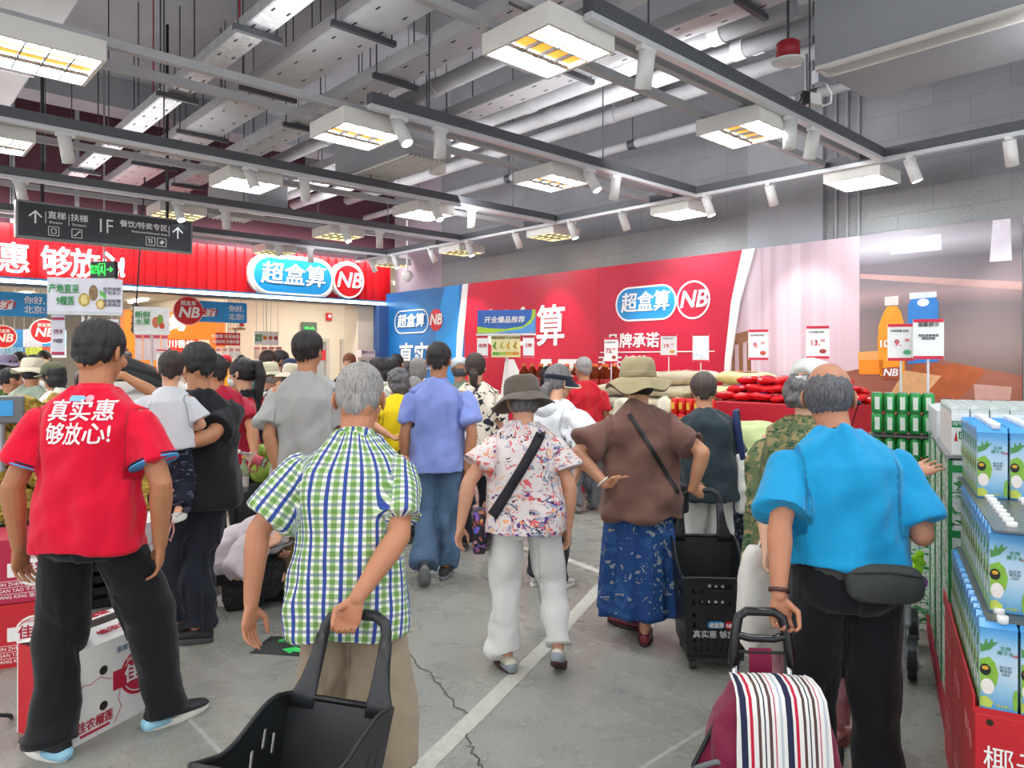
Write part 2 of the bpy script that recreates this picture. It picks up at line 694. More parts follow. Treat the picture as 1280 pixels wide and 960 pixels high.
for i, u in enumerate(US):
 for j, w in enumerate(WS):
  if (i, j) in TONES or j == 0 and i in (1, 2, 3):
   tone = TONES.get((i, j), 'w')
   light_panel(u, w, tone, 'square %s light panel, %s in the %s' % ({'o': 'white and amber', 'w': 'cool white', 'y': 'warm white'}[tone], PLACE[i], ROWW[j]))
  elif i == 0:
   area(R(u, w, 3.19), 0.54, PANEL_W, (1.0, 0.97, 0.93), (0, 0, ANG_F))
for u in (-1.2, 1.8, 4.8):
 for w in (1.4, 4.4, 7.6, 9.8):
  if u > 4 and w < 3:
   continue
  area(R(u, w, 3.50), 1.6, UP_W, (0.97, 0.98, 1.0), (pi, 0, ANG_F))  # added upward fill without a fixture, lifts the dark ceiling
for w in (0.4, 3.4, 6.4, 9.2):
 area(R(4.9, w, 3.46), 0.9, UP_W * 2.2, (0.97, 0.98, 1.0), (UX * -0.85 + Vector((0, 0, -0.53))).to_track_quat('Z', 'Y').to_euler())  # added fill aimed at the upper block wall, no real lamp here
for u in (-1.4, -3.4):
 for w in (0.6, 2.6, 4.55, 6.56, 8.48, 10.4):
  area(R(u, w, 3.19), 0.54, PANEL_W, (1.0, 0.97, 0.93), (0, 0, ANG_F))
# tracks: a dark lighting channel and two pale conduits along every row
M_TRK = mat('#5a5c61', 0.45, 0.2, 0.05)
M_RAIL = mat('#d9dadd', 0.35, 0.2, 0.03)
def track(u0, u1, w, label):
 L = u1 - u0
 t = thing('lighting_track', label, 'lighting track', R((u0 + u1) / 2, w, ZT), ANG_F, 'lighting tracks')
 m = MB(); m.box((0, 0, 0.06), (L, 0.07, 0.075)); m.build('cable_channel', M_TRK, t)
 m = MB(); m.box((0, 0, 0.005), (L, 0.05, 0.034)); m.build('power_rail', M_RAIL, t)
 k = -L / 2 + 0.5
 while k < L / 2:
  m = MB(); m.cyl((k, 0, 0.10), (k, 0, 1.85), 0.006, seg=8); m.build('hanger_rod', M_DARK, t)
  k += 1.95
 return t
def conduit(u0, u1, w, z, label, r=0.026):
 m = MB()
 m.box((0, 0, 0), (u1 - u0, r * 2.1, r * 2.1))
 return tag(m.build('conduit_rail', M_PIPE, loc=R((u0 + u1) / 2, w, z), rz=ANG_F, bevel=0.006), label, 'rail')
starts = (3.0, 2.55, 1.5, -2.5, -3.0, -3.0)
for j, w in enumerate(WS):
 if j == 0:
  continue
 track(starts[j] if j > 2 else (2.72 if j == 1 else 2.6), 6.50, w - TO[j], 'dark lighting track with pale power rail, along the %s' % ROWW[j])
 conduit(-3.6, 6.48, w - 0.10, ZT + 0.06, 'pale square conduit above the panels of the %s' % ROWW[j])
 conduit(-3.6, 6.48, w + 0.20, ZT + 0.05, 'pale square conduit behind the panels of the %s' % ROWW[j])
tt = thing('lighting_track', 'long dark lighting track running beside the block wall', 'lighting track', R(6.55, 4.6, ZT), ANG_F, 'lighting tracks')
m = MB(); m.box((0, 0, 0.06), (0.07, 13.0, 0.075)); m.build('cable_channel', M_TRK, tt)
m = MB(); m.box((0, 0, 0.005), (0.05, 13.0, 0.034)); m.build('power_rail', M_RAIL, tt)
m = MB(); m.box((0.16, 0, 0.1), (0.06, 13.0, 0.05)); m.build('side_rail', M_PIPE, tt)
# spot lamps
M_SPOT = mat('#e7e6e4', 0.4, 0, 0.02)
M_LENS = emit('#f2fbff', 14.0, 'spot_lens')
SP = []
def spot(u, w, aim, lit, label):
 """White cylinder spot clipped under a track, leaning along aim (room axes u,w,down)."""
 t = thing('spot_lamp', label, 'spotlight', R(u, w, ZT), ANG_F, 'white track spot lamps')
 m = MB(); m.box((0, 0, -0.025), (0.13, 0.045, 0.03)); m.build('adapter', M_SPOT, t, bevel=0.004)
 m = MB(); m.box((0, 0, -0.06), (0.03, 0.02, 0.05)); m.build('bracket', M_SPOT, t)
 d = Vector(aim).normalized()
 c0 = Vector((0, 0, -0.08)) - d * 0.05
 c1 = c0 + d * 0.20
 m = MB()
 m.tube([c0, c1], 0.046, 20, flat=(True, True))
 m.build('barrel', M_SPOT, t, True)
 m = MB()
 m.tube([c1 - d * 0.006, c1 + d * 0.002], 0.038, 20, flat=(True, True))
 m.build('lens', M_LENS if lit else M_SPOT, t)
 wd = R(d.x, d.y, d.z)
 L = bpy.data.lights.new('spot_beam', 'SPOT')
 L.energy = SPOT_W * 6
 L.spot_size = radians(62)
 L.spot_blend = 0.7
 L.shadow_soft_size = 0.04
 L.color = (1, 0.98, 0.95)
 o = bpy.data.objects.new('spot_beam', L)
 COL.objects.link(o)
 o.location = R(u, w, ZT) + (R(c1.x, c1.y, c1.z) + wd * 0.02)
 o.rotation_euler = wd.to_track_quat('-Z', 'Y').to_euler()
 return t
LIT = 'lit white spot lamp aimed towards the camera side'
for j, w in enumerate(WS):
 if j == 0:
  continue
 for i, u in enumerate(US):
  if i == 0 and j < 3:
   continue
  if i == 3:
   continue
  if (i, j) != (1, 1):
   spot(u - 0.10 if j > 2 else u + 0.12, w - TO[j], (0.15, -0.55, -1) if j > 1 else (0, 0.05, -1), j > 1, 'white spot lamp left of the panel %s, %s' % (PLACE[i], ROWW[j]))
  spot(u + 0.42 if j > 2 else u + 0.48, w - TO[j], (0.25, 0.35, -1), False, 'white spot lamp right of the panel %s, %s' % (PLACE[i], ROWW[j]))
wl = (0.4, 1.45, 2.15, 3.4, 4.1, 5.2, 6.0, 7.0, 8.0, 8.9, 9.9, 10.6)
for k, w in enumerate(wl):
 spot(6.55, w, (0.55, 0.0, -1) if k % 2 else (0.15, -0.3, -1), k % 2 == 0, 'white spot lamp on the wall side track, %s from the near end' % ORD[k])
# services above the grid
def tray(u, z, wid, w0, w1, label, m=M_TRAY, hgt=0.10):
 t = thing('cable_tray', label, 'cable tray', R(u, (w0 + w1) / 2, z), ANG_F, 'cable trays')
 L = w1 - w0
 fb = MB(); fb.box((0, 0, 0), (wid, L, 0.012))
 for s in (-1, 1):
  b = MB(); b.box((s * wid / 2, 0, hgt / 2), (0.012, L, hgt)); b.build('side_wall', m, t)
 k = -L / 2 + 0.3
 while k < L / 2:
  b = MB()
  b.box((0, k, -0.03), (wid + 0.16, 0.04, 0.04))
  for s in (-1, 1):
   b.cyl((s * (wid / 2 + 0.05), k, -0.03), (s * (wid / 2 + 0.05), k, 5.2 - z), 0.006, seg=6)
  b.build('trapeze_hanger', M_DARK, t)
  k += 1.6
 # pressed slots along the underside
 b = fb
 b.mi = 1
 k = -L / 2 + 0.15
 n = 0
 while k < L / 2 and n < 60:
  for s in (-0.3, 0.3):
   b.box((s * wid, k, -0.0065), (0.014, 0.05, 0.003))
  k += 0.30
  n += 1
 b.build('tray_floor', [m, M_BLACK], t)
 return t
tray(2.02, 3.80, 0.17, 1.2, 10.6, 'narrow shiny galvanised tray below the red pipe', M_GALV, 0.08)
tray(2.72, 3.95, 0.36, 1.0, 10.9, 'wide slotted cable tray right of the red pipe')
tray(3.25, 3.86, 0.26, 3.0, 10.9, 'slotted cable tray beside the thin red sprinkler pipe')
tray(4.55, 4.02, 0.24, -1.0, 10.9, 'pale cable tray between the grey pipes')
def pipe(u, z, r, w0, w1, label, m=M_PIPE, cat='pipe', name='ceiling_pipe'):
 t = thing(name, label, cat, R(u, (w0 + w1) / 2, z), ANG_F)
 L = w1 - w0
 b = MB(); b.cyl((0, -L / 2, 0), (0, L / 2, 0), r, seg=20); b.build('pipe_run', m, t, True)
 k = -L / 2 + 0.6
 while k < L / 2:
  b = MB()
  b.tube([(0, k - 0.05, 0), (0, k + 0.05, 0)], r * 1.12, 20, flat=(True, True))
  b.cyl((0, k, r), (0, k, 5.2 - z), 0.006, seg=6)
  b.build('pipe_clamp', m if r > 0.05 else M_DARK, t)
  k += 2.1
 return t
pipe(2.18, 4.02, 0.062, 0.6, 10.9, 'thick red fire main running to the shop front', M_REDPIPE)
pipe(2.98, 4.22, 0.026, 1.0, 10.9, 'thin red sprinkler pipe between two cable trays', M_REDPIPE)
pipe(-0.9, 4.35, 0.05, 0.6, 10.9, 'red pipe at the top left corner above the cream panel', M_REDPIPE)
for k, (u, z, r) in enumerate(((3.72, 4.22, 0.085), (4.02, 4.12, 0.075), (4.95, 4.12, 0.085), (5.28, 4.08, 0.07), (5.58, 4.2, 0.06), (6.25, 4.3, 0.075), (6.6, 4.05, 0.05))):
 pipe(u, z, r, -1.5 if u < 4.8 else 2.4, 10.9, 'grey lagged pipe under the slab, %s of seven from the left' % ORD[k])
def duct(u, z, wid, hgt, w0, w1, label, m=M_TRAY):
 t = thing('air_duct', label, 'duct', R(u, (w0 + w1) / 2, z), ANG_F)
 L = w1 - w0
 b = MB(); b.box((0, 0, hgt / 2), (wid, L, hgt)); b.build('duct_body', m, t, bevel=0.006)
 k = -L / 2 + 0.02
 while k < L / 2:
  b = MB(); b.box((0, k, hgt / 2), (wid + 0.05, 0.03, hgt + 0.05)); b.build('flange', M_GALV, t)
  k += 1.2
 return t
duct(0.9, 4.3, 0.75, 0.35, 0.9, 10.2, 'broad pale air duct left of the red fire main', mat('#c3c3c4', 0.6, 0, 0.04, 3))
duct(-1.8, 4.2, 0.9, 0.4, 0.9, 10.2, 'broad pale air duct at the far left of the ceiling', mat('#c3c3c4', 0.6, 0, 0.04, 3))
# air handler with a linear grille, top right
M_AC = mat('#a2a5aa', 0.6, 0, 0.05, 2)
ac = thing('air_handler', 'large grey air duct with a long white linear grille at top right', 'duct', R(5.3, 0.3, 3.58), ANG_F)
b = MB(); b.box((0, 0, 0.75), (0.9, 3.8, 1.5)); b.build('casing', M_AC, ac, bevel=0.01)
gf = MB()
for s in (-1, 1):
 gf.box((-0.36 + s * 0.085, 0, -0.012), (0.028, 3.78, 0.024))
for s in (-1, 1):
 gf.box((-0.36, s * 1.88, -0.012), (0.17, 0.03, 0.024))
gf.build('grille_frame', M_WHITE, ac)
gs = MB()
for k in range(7):
 gs.box((-0.43 + k * 0.0235, 0, -0.006), (0.006, 3.7, 0.02))
gs.build('grille_slats', M_WHITE, ac)
b = MB(); b.box((-0.36, 0, 0.002), (0.15, 3.7, 0.004)); b.build('grille_throat', M_DARK, ac)
for q, (u, w, lab) in enumerate(((3.92, 6.0, 'grey fan coil box with louvred grille beyond the second light panel'), (3.72, 9.0, 'grey fan coil box with louvred grille above the shop fascia'))):
 t = thing('fan_coil', lab, 'air conditioner', R(u, w, 3.45), ANG_F)
 b = MB(); b.box((0, 0, 0.2), (0.5, 1.3, 0.4)); b.build('casing', M_AC, t, bevel=0.01)
 b = MB()
 for k in range(9):
  b.box((-0.2 + k * 0.05, 0, -0.01), (0.012, 1.2, 0.02))
 b.build('grille_slats', M_WHITE, t)
 for s in (-1, 1):
  b = MB(); b.cyl((0, s * 0.6, 0.4), (0, s * 0.6, 1.75), 0.006, seg=6); b.build('hanger_rod', M_DARK, t)
# red ceiling speaker, security cameras, small projector
pos = P(985, 78, 5.0)
t = thing('ceiling_speaker', 'round white ceiling speaker with red back can beside the air grille', 'speaker', pos)
b = MB(); b.lathe([(0.105, 0.0), (0.11, 0.012), (0.085, 0.02)], seg=28); b.build('face_plate', M_WHITE, t, True)
b = MB(); b.lathe([(0.08, 0.02), (0.08, 0.13), (0.06, 0.145)], seg=24); b.build('back_can', mat('#a3212b', 0.45), t, True)
b = MB(); b.cyl((0, 0, 0.14), (0, 0, 5.2 - pos.z), 0.01, seg=8); b.build('hanger_rod', M_DARK, t)
pos = P(1008, 124, 5.3)
t = thing('security_camera', 'white bullet security camera with black front hanging under the air grille', 'security camera', pos, radians(20))
b = MB(); b.box((0.05, 0, 0), (0.11, 0.085, 0.085)); b.build('camera_body', M_WHITE, t, bevel=0.008)
b = MB(); b.box((-0.035, 0, 0), (0.07, 0.09, 0.09)); b.build('camera_front', M_BLACK, t, bevel=0.008)
b = MB(); b.tube([(-0.071, 0, 0), (-0.078, 0, 0)], 0.03, 16, flat=(True, True)); b.build('camera_lens', M_DARK, t)
b = MB(); b.cyl((0, 0, 0.04), (0, 0, 0.33), 0.012, seg=10); b.build('drop_stem', M_STEEL, t)
b = MB(); b.box((0.13, 0, 0.18), (0.1, 0.07, 0.1)); b.build('junction_box', M_AC, t, bevel=0.005)
b = MB(); b.tube([(0.1, 0, 0), (0.16, 0, -0.03), (0.23, 0, 0.0), (0.24, 0, 0.08), (0.18, 0, 0.15)], 0.007, 8); b.build('camera_cable', M_WHITE, t, True)
pos = P(547, 210, 7.0)
t = thing('projector', 'small white box lamp on a bracket under the conduits at centre', 'lamp', pos, radians(30))
b = MB(); b.box((0, 0, 0), (0.12, 0.14, 0.12)); b.build('lamp_body', M_WHITE, t, bevel=0.01)
b = MB(); b.cyl((0, 0, 0.06), (0, 0, 0.30), 0.008, seg=8); b.build('bracket', M_STEEL, t)
pos = P(509, 345, 11.6)
t = thing('dome_camera', 'small white dome security camera left of the block wall', 'security camera', pos)
b = MB(); b.lathe([(0.06, 0.08), (0.09, 0.03), (0.085, -0.02), (0.05, -0.08), (0.01, -0.1)], seg=20); b.build('dome', M_WHITE, t, True)
b = MB(); b.cyl((0, 0, 0.08), (0, 0, 0.9), 0.015, seg=8); b.build('drop_stem', M_WHITE, t)
# painted line, floor sticker
ln = MB()
lp = [G(520, 968), G(600, 890), G(690, 800), G(752, 732)]
M_LINE = mat('#bdbcb2', 0.6, 0, 0.12, 30)
def strip(pts, wd, z):
 n = []
 for i, p in enumerate(pts):
  d = (pts[min(i + 1, len(pts) - 1)] - pts[max(i - 1, 0)]).normalized()
  nn = Vector((-d.y, d.x, 0))
  n.append((p + nn * wd / 2, p - nn * wd / 2))
 b = MB()
 top = [a for a, _ in n] + [c for _, c in n[::-1]]
 k = len(top)
 vs = [(p.x, p.y, z) for p in top]
 b.add(vs, [tuple(range(k))][::-1])
 m = len(n)
 return b
def quadstrip(pts, wd, z):
 b = MB()
 prev = None
 L = []
 for i, p in enumerate(pts):
  d = (pts[min(i + 1, len(pts) - 1)] - pts[max(i - 1, 0)]).normalized()
  nn = Vector((-d.y, d.x, 0))
  L.append((p + nn * wd / 2, p - nn * wd / 2))
 for (a, c), (a2, c2) in zip(L, L[1:]):
  b.add([(c.x, c.y, z), (c2.x, c2.y, z), (a2.x, a2.y, z), (a.x, a.y, z)], [(0, 1, 2, 3)])
 return b
struct(quadstrip(lp, 0.085, 0.002).build('floor_marking', M_LINE))
struct(quadstrip([G(752, 716), G(690, 692), G(560, 668)], 0.07, 0.0022).build('floor_marking', M_LINE))
M_CRACK = mat('#4d4b46', 0.8)
random.seed(3)
def crack(a, b, label):
 pts = []
 for k in range(15):
  p = a.lerp(b, k / 14)
  p = p + Vector((random.uniform(-.02, .02), random.uniform(-.02, .02), 0))
  pts.append(p)
 struct(quadstrip(pts, 0.007, 0.0026).build('floor_crack', M_CRACK))
crack(G(510, 815), G(582, 895), '')
crack(G(582, 920), G(598, 962), '')
st = thing('floor_sticker', 'black floor sticker with a green arrow beside the plaid shirt man', 'sticker', G(362, 808), radians(-8))
def flat(poly, z):
 b = MB()
 n = len(poly)
 a = sum(poly[i][0] * poly[(i + 1) % n][1] - poly[(i + 1) % n][0] * poly[i][1] for i in range(n))
 if a < 0:
  poly = poly[::-1]
 b.add([(x, y, 0.0) for x, y in poly] + [(x, y, z) for x, y in poly], [tuple(range(n - 1, -1, -1)), tuple(range(n, 2 * n))] + [(i, (i + 1) % n, n + (i + 1) % n, n + i) for i in range(n)])
 return b
flat([(-0.17, -0.12), (0.17, -0.12), (0.17, 0.12), (-0.17, 0.12)], 0.003).build('sticker_base', mat('#26292a', 0.5), st)
flat([(-0.02, -0.05), (0.05, -0.10), (0.05, -0.07), (0.15, -0.07), (0.15, -0.02), (0.05, -0.02), (0.05, 0.0)], 0.004).build('arrow', mat('#3ee06c', 0.5), st)
text(st, '安全出口', 0.0, 0.06, 0.05, mat('#3ee06c', 0.5), y=0, extrude=0.0005, side=(((1, 0, 0), (0, 0, 1), (0, -1, 0)), (0, 0, 0.0042)))
# ================================================================== SHOP FRONT
def FPt(px, py, w=11.5, u0=1.0):
 den = WX.y + WX.x * (px - 640) / F
 d = w / den
 X = (px - 640) / F * d
 return (UX.x * X + UX.y * d - u0, HC + (HY - py) / F * d)
M_RED = mat('#d51b26', 0.3, 0, 0.03)
M_REDD = mat('#b3121d', 0.35, 0, 0.04)
M_LBLUE = mat('#1f93d6', 0.35, 0, 0.02)
M_TWHITE = mat('#f6f5f3', 0.4, 0, 0.01)
M_NEON = emit('#ffffff', 1.2, 'neon_white')
M_CREAM = mat('#dfd2bf', 0.7, 0, 0.03, 2)
M_ORANGE = mat('#f0801c', 0.45, 0, 0.03)
def logo(parent, x, z, pw, ph, y=0.0, depth=0.0, outline=False, rim=True, gap=0.0, cd=None, emitw=None):
 """Rounded pill with three characters, ring with two letters to its right. x,z: centre of the pill."""
 W = emitw or M_TWHITE
 r = ph / 2
 b = 0.05 * ph
 out = rrect(x - pw / 2, z - r, x + pw / 2, z + r, r * 0.99, 9)
 inn = rrect(x - pw / 2 + b, z - r + b, x + pw / 2 - b, z + r - b, (r - b) * 0.99, 9)
 if rim:
  m = MB(); m.hoop(out, inn, y - depth - 0.004, y); m.build('logo_rim', W, parent)
 if not outline:
  m = MB(); m.prism(inn, y - depth - 0.002, y); m.build('logo_pill', M_LBLUE, parent)
 cd = cd or ph * 0.98
 cx = x + pw / 2 + cd / 2 + gap
 if outline == 'ring':
  m = MB(); m.hoop(disc(cx, z, cd / 2), disc(cx, z, cd / 2 - b), y - depth - 0.004, y); m.build('logo_ring', W, parent)
 else:
  m = MB(); m.prism(disc(cx, z, cd / 2 - (b if rim else 0)), y - depth - 0.003, y); m.build('logo_disc', M_RED, parent)
  if rim and not outline:
   m = MB(); m.hoop(disc(cx, z, cd / 2), disc(cx, z, cd / 2 - b), y - depth - 0.005, y); m.build('logo_ring', W, parent)
 text(parent, '超盒算', x, z, ph * 0.60, W, y - depth - 0.008, bold=0.018, shear=0.08, sx=pw / ph / 2.25, extrude=0.004)
 text(parent, 'NB', cx, z, cd * 0.62, W, y - depth - 0.008, bold=0.02, shear=0.22, sx=0.98, extrude=0.004)
fs = thing('shop_fascia', 'red ribbed shop fascia with glowing white slogan and blue and red round logo', 'shop sign', R(1, 11.5), ANG_F)
m = MB()
k = -7.2
while k < 6.42:                      # ribbed cladding: flat pans with raised seams
 m.box((k + 0.075, 0.06, 3.035), (0.15, 0.04, 0.73))
 m.box((k + 0.15, 0.03, 3.035), (0.022, 0.05, 0.73))
 k += 0.15
m.build('ribbed_cladding', M_RED, fs)
m = MB(); m.box((-0.4, 0.03, 2.665), (13.7, 0.16, 0.03)); m.build('blue_trim', mat('#3c6f9c', 0.3), fs)
m = MB(); m.box((-0.4, -0.04, 2.625), (13.7, 0.03, 0.05)); m.build('light_strip', emit('#d9f3ff', 4.0, 'strip_light'), fs)
m = MB(); m.box((-0.4, 0.05, 2.59), (13.7, 0.2, 0.03)); m.build('lower_trim', M_DARK, fs)
m = MB(); m.box((6.43, 0.0, 3.04), (0.03, 0.2, 0.75)); m.build('end_trim', M_REDD, fs)
lx, lz = FPt(365, 346)
pts = rrect(lx - 0.78, lz - 0.35, lx + 0.78, lz + 0.35, 0.345, 10)
m = MB(); m.prism(pts, -0.05, 0.06); m.build('logo_backing', M_TWHITE, fs)
m = MB(); m.prism(disc(lx + 0.73 + 0.31, lz + 0.02, 0.335), -0.05, 0.06); m.build('logo_backing', M_TWHITE, fs)
logo(fs, lx, lz, 1.46, 0.63, y=-0.055, depth=0.02, cd=0.62)
for ch, px in (('真', -120), ('实', -55), ('惠', 17), ('够', 70), ('放', 106), ('心', 136), ('!', 152)):
 x, z = FPt(px, 325)
 text(fs, ch, x, 2.90, 0.43 if ch != '!' else 0.40, M_NEON, -0.06, bold=0.004, extrude=0.03, sx=0.88, shear=-0.03)
for u in (-2.5, 0.6, 3.7, 6.0):
 area(R(u, 11.12, 3.52), 3.0, 22, (1, .95, .92), (UX * 0 - WX * 0.62 + Vector((0, 0, .78))).to_track_quat('Z', 'Y').to_euler(), sy=0.08)
up = MB(); up.box((0.2, 0.27, 4.3), (14.4, 0.2, 1.8))
struct(up.build('wall_front', mat('#5c3340', 0.7, 0, 0.08, 2), loc=R(1, 11.5), rz=ANG_F))
for k in range(12):
 m = MB(); m.box((0, 0, 4.3), (0.05, 0.05, 1.8))
 struct(m.build('wall_stud', M_GREY, loc=R(-4.4 + k * 0.75, 11.52), rz=ANG_F))
lt = MB(); lt.box((-0.4, 0.44, 2.75), (14.0, 0.45, 0.30))
struct(lt.build('trim_lintel', M_CREAM, loc=R(1, 11.5), rz=ANG_F))
m = MB(); m.box((0, 0.2, 1.29), (0.36, 0.5, 2.58))
struct(m.build('wall_jamb', M_CREAM, loc=R(7.02, 11.6), rz=ANG_F, bevel=0.01))
m = MB(); m.box((0, 0, 1.29), (0.30, 0.3, 2.58))
struct(m.build('trim_blue_post', mat('#41639c', 0.4, 0, 0.03), loc=R(7.32, 11.5), rz=ANG_F))
# inside the shop
M_SCEIL = mat('#d9cbbd', 0.8, 0, 0.05, 1)
m = MB(); m.box(R(1, 23, 3.45), (26, 22.2, 0.1), ANG_F)
struct(m.build('ceiling_shop', M_SCEIL))
m = MB(); m.box((0, 0.1, 1.7), (8.5, 0.2, 3.4))
struct(m.build('wall_shop_back', M_CREAM, loc=R(11.5, 18.7), rz=ANG_F))
m = MB(); m.box((0, 0.1, 1.7), (23, 0.2, 3.4))
struct(m.build('wall_shop_far', mat('#d8d5d0', 0.7), loc=R(-3.5, 33), rz=ANG_F))
m = MB(); m.box((0, 0, 1.7), (0.2, 15, 3.4))
struct(m.build('wall_shop_side', M_CREAM, loc=R(7.35, 26.3), rz=ANG_F))
n = 0
for u in (-8.5, -5.5, -2.5, 0.5, 3.5, 6.4, 9.4):
 for w in (13.4, 16.0, 19.5, 23.5, 27.5):
  if u > 7 and w > 18:
   continue
  m = MB(); m.box((0, 0, 0), (0.16, 1.5, 0.05))
  lab = 'white strip light on the shop ceiling, %s row back' % ORD[(13.4, 16.0, 19.5, 23.5, 27.5).index(w)]
  tag(m.build('strip_light', emit('#fff6e4', 7.0, 'strip_tube'), loc=R(u, w, 3.36), rz=ANG_F), lab + ', %s from the left' % ORD[n % 7], 'ceiling light', 'strip lights inside the shop')
  n += 1
for u, w in ((-6, 15), (-1, 15), (4, 14.6), (8.6, 14.8), (-6, 22), (0, 22), (4.5, 20), (-3, 29), (9.5, 16.8)):
 area(R(u, w, 3.30), 2.0, STORE_W * (0.5 if u > 5 else 1), (1.0, 0.93, 0.84), (0, 0, ANG_F))
# doors in the cream wall
for k, (a, b) in enumerate(((371, 410), (425, 455))):
 x0, _ = FPt(a, 430, 18.68, 0)
 x1, _ = FPt(b, 430, 18.68, 0)
 t = thing('door_%d' % (k + 1), ('grey lift door with red notice in the cream shop wall', 'grey lift door right of the red-haired woman in the shop')[k], 'door', R((x0 + x1) / 2, 18.66), ANG_F)
 t['kind'] = 'structure'
 del t['category']
 wv = (x1 - x0) / 2
 m = MB()
 for s in (-1, 1):
  m.box((s * (wv - 0.05), 0, 1.05), (0.1, 0.12, 2.1))
 m.box((0, 0, 2.14), (2 * wv, 0.12, 0.1))
 m.build('door_frame', mat('#b8b0a6', 0.4), t)
 m = MB(); m.box((0, 0.02, 1.04), (2 * wv - 0.2, 0.04, 2.08)); m.build('door_leaf', mat('#a9a8a4', 0.35, 0.3), t)
 m = MB(); m.box((0.22, -0.01, 1.72), (0.36, 0.01, 0.3)); m.build('notice', M_RED, t)
M_EXITG = mat('#5a6a5a', 0.5)
M_GREENLIT = emit('#37e05b', 0.9, 'exit_green')
for k, (px, py) in enumerate(((387, 413), (447, 412))):
 x, z = FPt(px, py, 18.6, 0)
 t = thing('exit_sign', ('green exit sign above the head of the grey shirt man', 'green exit sign at the right end of the cream wall')[k], 'sign', R(x, 18.6, z), ANG_F)
 m = MB(); m.box((0, 0.03, 0), (0.46, 0.05, 0.46)); m.build('sign_box', M_EXITG, t, bevel=0.01)
 text(t, '安全', 0, 0.02, 0.16, M_GREENLIT, -0.002, 0.01)
 text(t, '出口', 0, -0.14, 0.13, M_GREENLIT, -0.002, 0.01)
x, z = FPt(412, 396, 18.6, 0)
t = thing('fire_alarm', 'small red alarm box high on the cream shop wall', 'alarm', R(x, 18.64, z), ANG_F)
m = MB(); m.box((0, 0, 0), (0.16, 0.08, 0.22)); m.build('alarm_box', M_RED, t, bevel=0.01)
m = MB(); m.prism(disc(0, 0.02, 0.05), -0.055, -0.03); m.build('sounder', M_TWHITE, t)
# orange kiosk
x0, _ = FPt(153, 420, 17, 0)
x1, _ = FPt(279, 420, 17, 0)
kw = (x1 - x0)
ki = thing('food_kiosk', 'orange food kiosk with serving window and red menu boards', 'kiosk', R((x0 + x1) / 2, 17), ANG_F)
m = MB()
m.box((0, 0, 2.35), (kw, 0.3, 0.6)); m.box((-kw / 2 + 0.42, 0, 1.03), (0.84, 0.3, 2.06)); m.box((kw / 2 - 0.13, 0, 1.03), (0.26, 0.3, 2.06))
m.box((0.2, 0, 0.5), (kw - 0.9, 0.3, 1.0))
m.build('kiosk_front', M_ORANGE, ki)
m = MB(); m.box((0.2, 1.0, 1.9), (kw - 0.8, 0.05, 0.5)); m.build('menu_board', mat('#d8312a', 0.5), ki)
m = MB(); m.box((0.2, 1.2, 1.3), (kw - 0.2, 0.05, 2.6)); m.build('back_panel', mat('#e8dccb', 0.6), ki)
m = MB(); m.box((-0.35, 0.96, 1.85), (0.3, 0.02, 0.4)); m.build('menu_picture', mat('#f2b33a', 0.5), ki)
text(ki, '川香烤肉', 0.55, 1.95, 0.2, M_TWHITE, 0.96, 0.02)
text(ki, '小烤', -0.18, 2.38, 0.36, M_NEON, -0.17, 0.03, extrude=0.02)
area(R((x0 + x1) / 2, 17.7, 2.5), 1.0, 30, (1, .9, .75), (0, 0, ANG_F))
# red hanging board and offers by the cream wall
def board(name, label, cat, px, py, d, wpx, hpx, m, rz=ANG_F, group=None, thick=0.02):
 p = P(px, py, d)
 t = thing(name, label, cat, p, rz, group)
 k = d / F
 return t, wpx * k, hpx * k
def rect(t, x, z, w, h, m, name, y=-0.012, th=0.004, r=0.0, label=None):
 b = MB()
 if r:
  b.prism(rrect(x - w / 2, z - h / 2, x + w / 2, z + h / 2, r), y, y + th)
 else:
  b.box((x, y + th / 2, z), (w, th, h))
 return b.build(name, m, t, label=label)
t, w, h = board('menu_sign', 'red hanging sign with white writing left of the ponytail woman', 'sign', 285, 424, 13.0, 30, 16, None)
rect(t, 0, 0, w, h, M_RED, 'sign_panel', th=0.03)
text(t, '超盒算 天天低价', -0.05, 0.045, 0.07, M_TWHITE, -0.02, 0.015)
text(t, '品质好货 价格实惠', -0.05, -0.05, 0.06, M_TWHITE, -0.02, 0.015)
m = MB(); m.cyl((0, 0, h / 2), (0, 0, 3.4 - t.location.z), 0.008, seg=6); m.build('hanger_rod', M_STEEL, t)
for k in range(4):
 t, w, h = board('price_poster', 'white price poster under the red sign, %s from the left' % ORD[k], 'poster', 273 + k * 8, 441, 13.0, 7, 14, None)
 rect(t, 0, 0, w, h, M_TWHITE, 'poster_sheet')
 rect(t, 0, h * 0.25, w * 0.8, h * 0.2, mat('#e59aa0', 0.6), 'poster_header', -0.016)
 m = MB(); m.cyl((0, 0.02, h / 2 - .02), (0, 0.02, 3.41 - t.location.z), 0.004, seg=6); m.build('string', M_STEEL, t)
t, w, h = board('dish_menu', 'white hanging menu with three round dish pictures left of the grey shirt man', 'menu', 333, 423, 12.7, 31, 17, None)
rect(t, 0, 0, w, h, M_TWHITE, 'menu_panel', th=0.03)
for k, c in enumerate(('#e8912a', '#c9573b', '#a83a2d')):
 b = MB(); b.prism(disc(-0.03 + k * 0.10, 0.01, 0.036), -0.018, -0.010); b.build('dish_picture', mat(c, 0.5, 0, 0.3, 60), t)
text(t, '现制\n美食', -0.15, 0.0, 0.07, mat('#2e9a4d', 0.5), -0.016, 0.01)
m = MB(); m.cyl((0, 0, h / 2), (0, 0, 3.4 - t.location.z), 0.008, seg=6); m.build('hanger_rod', M_STEEL, t)
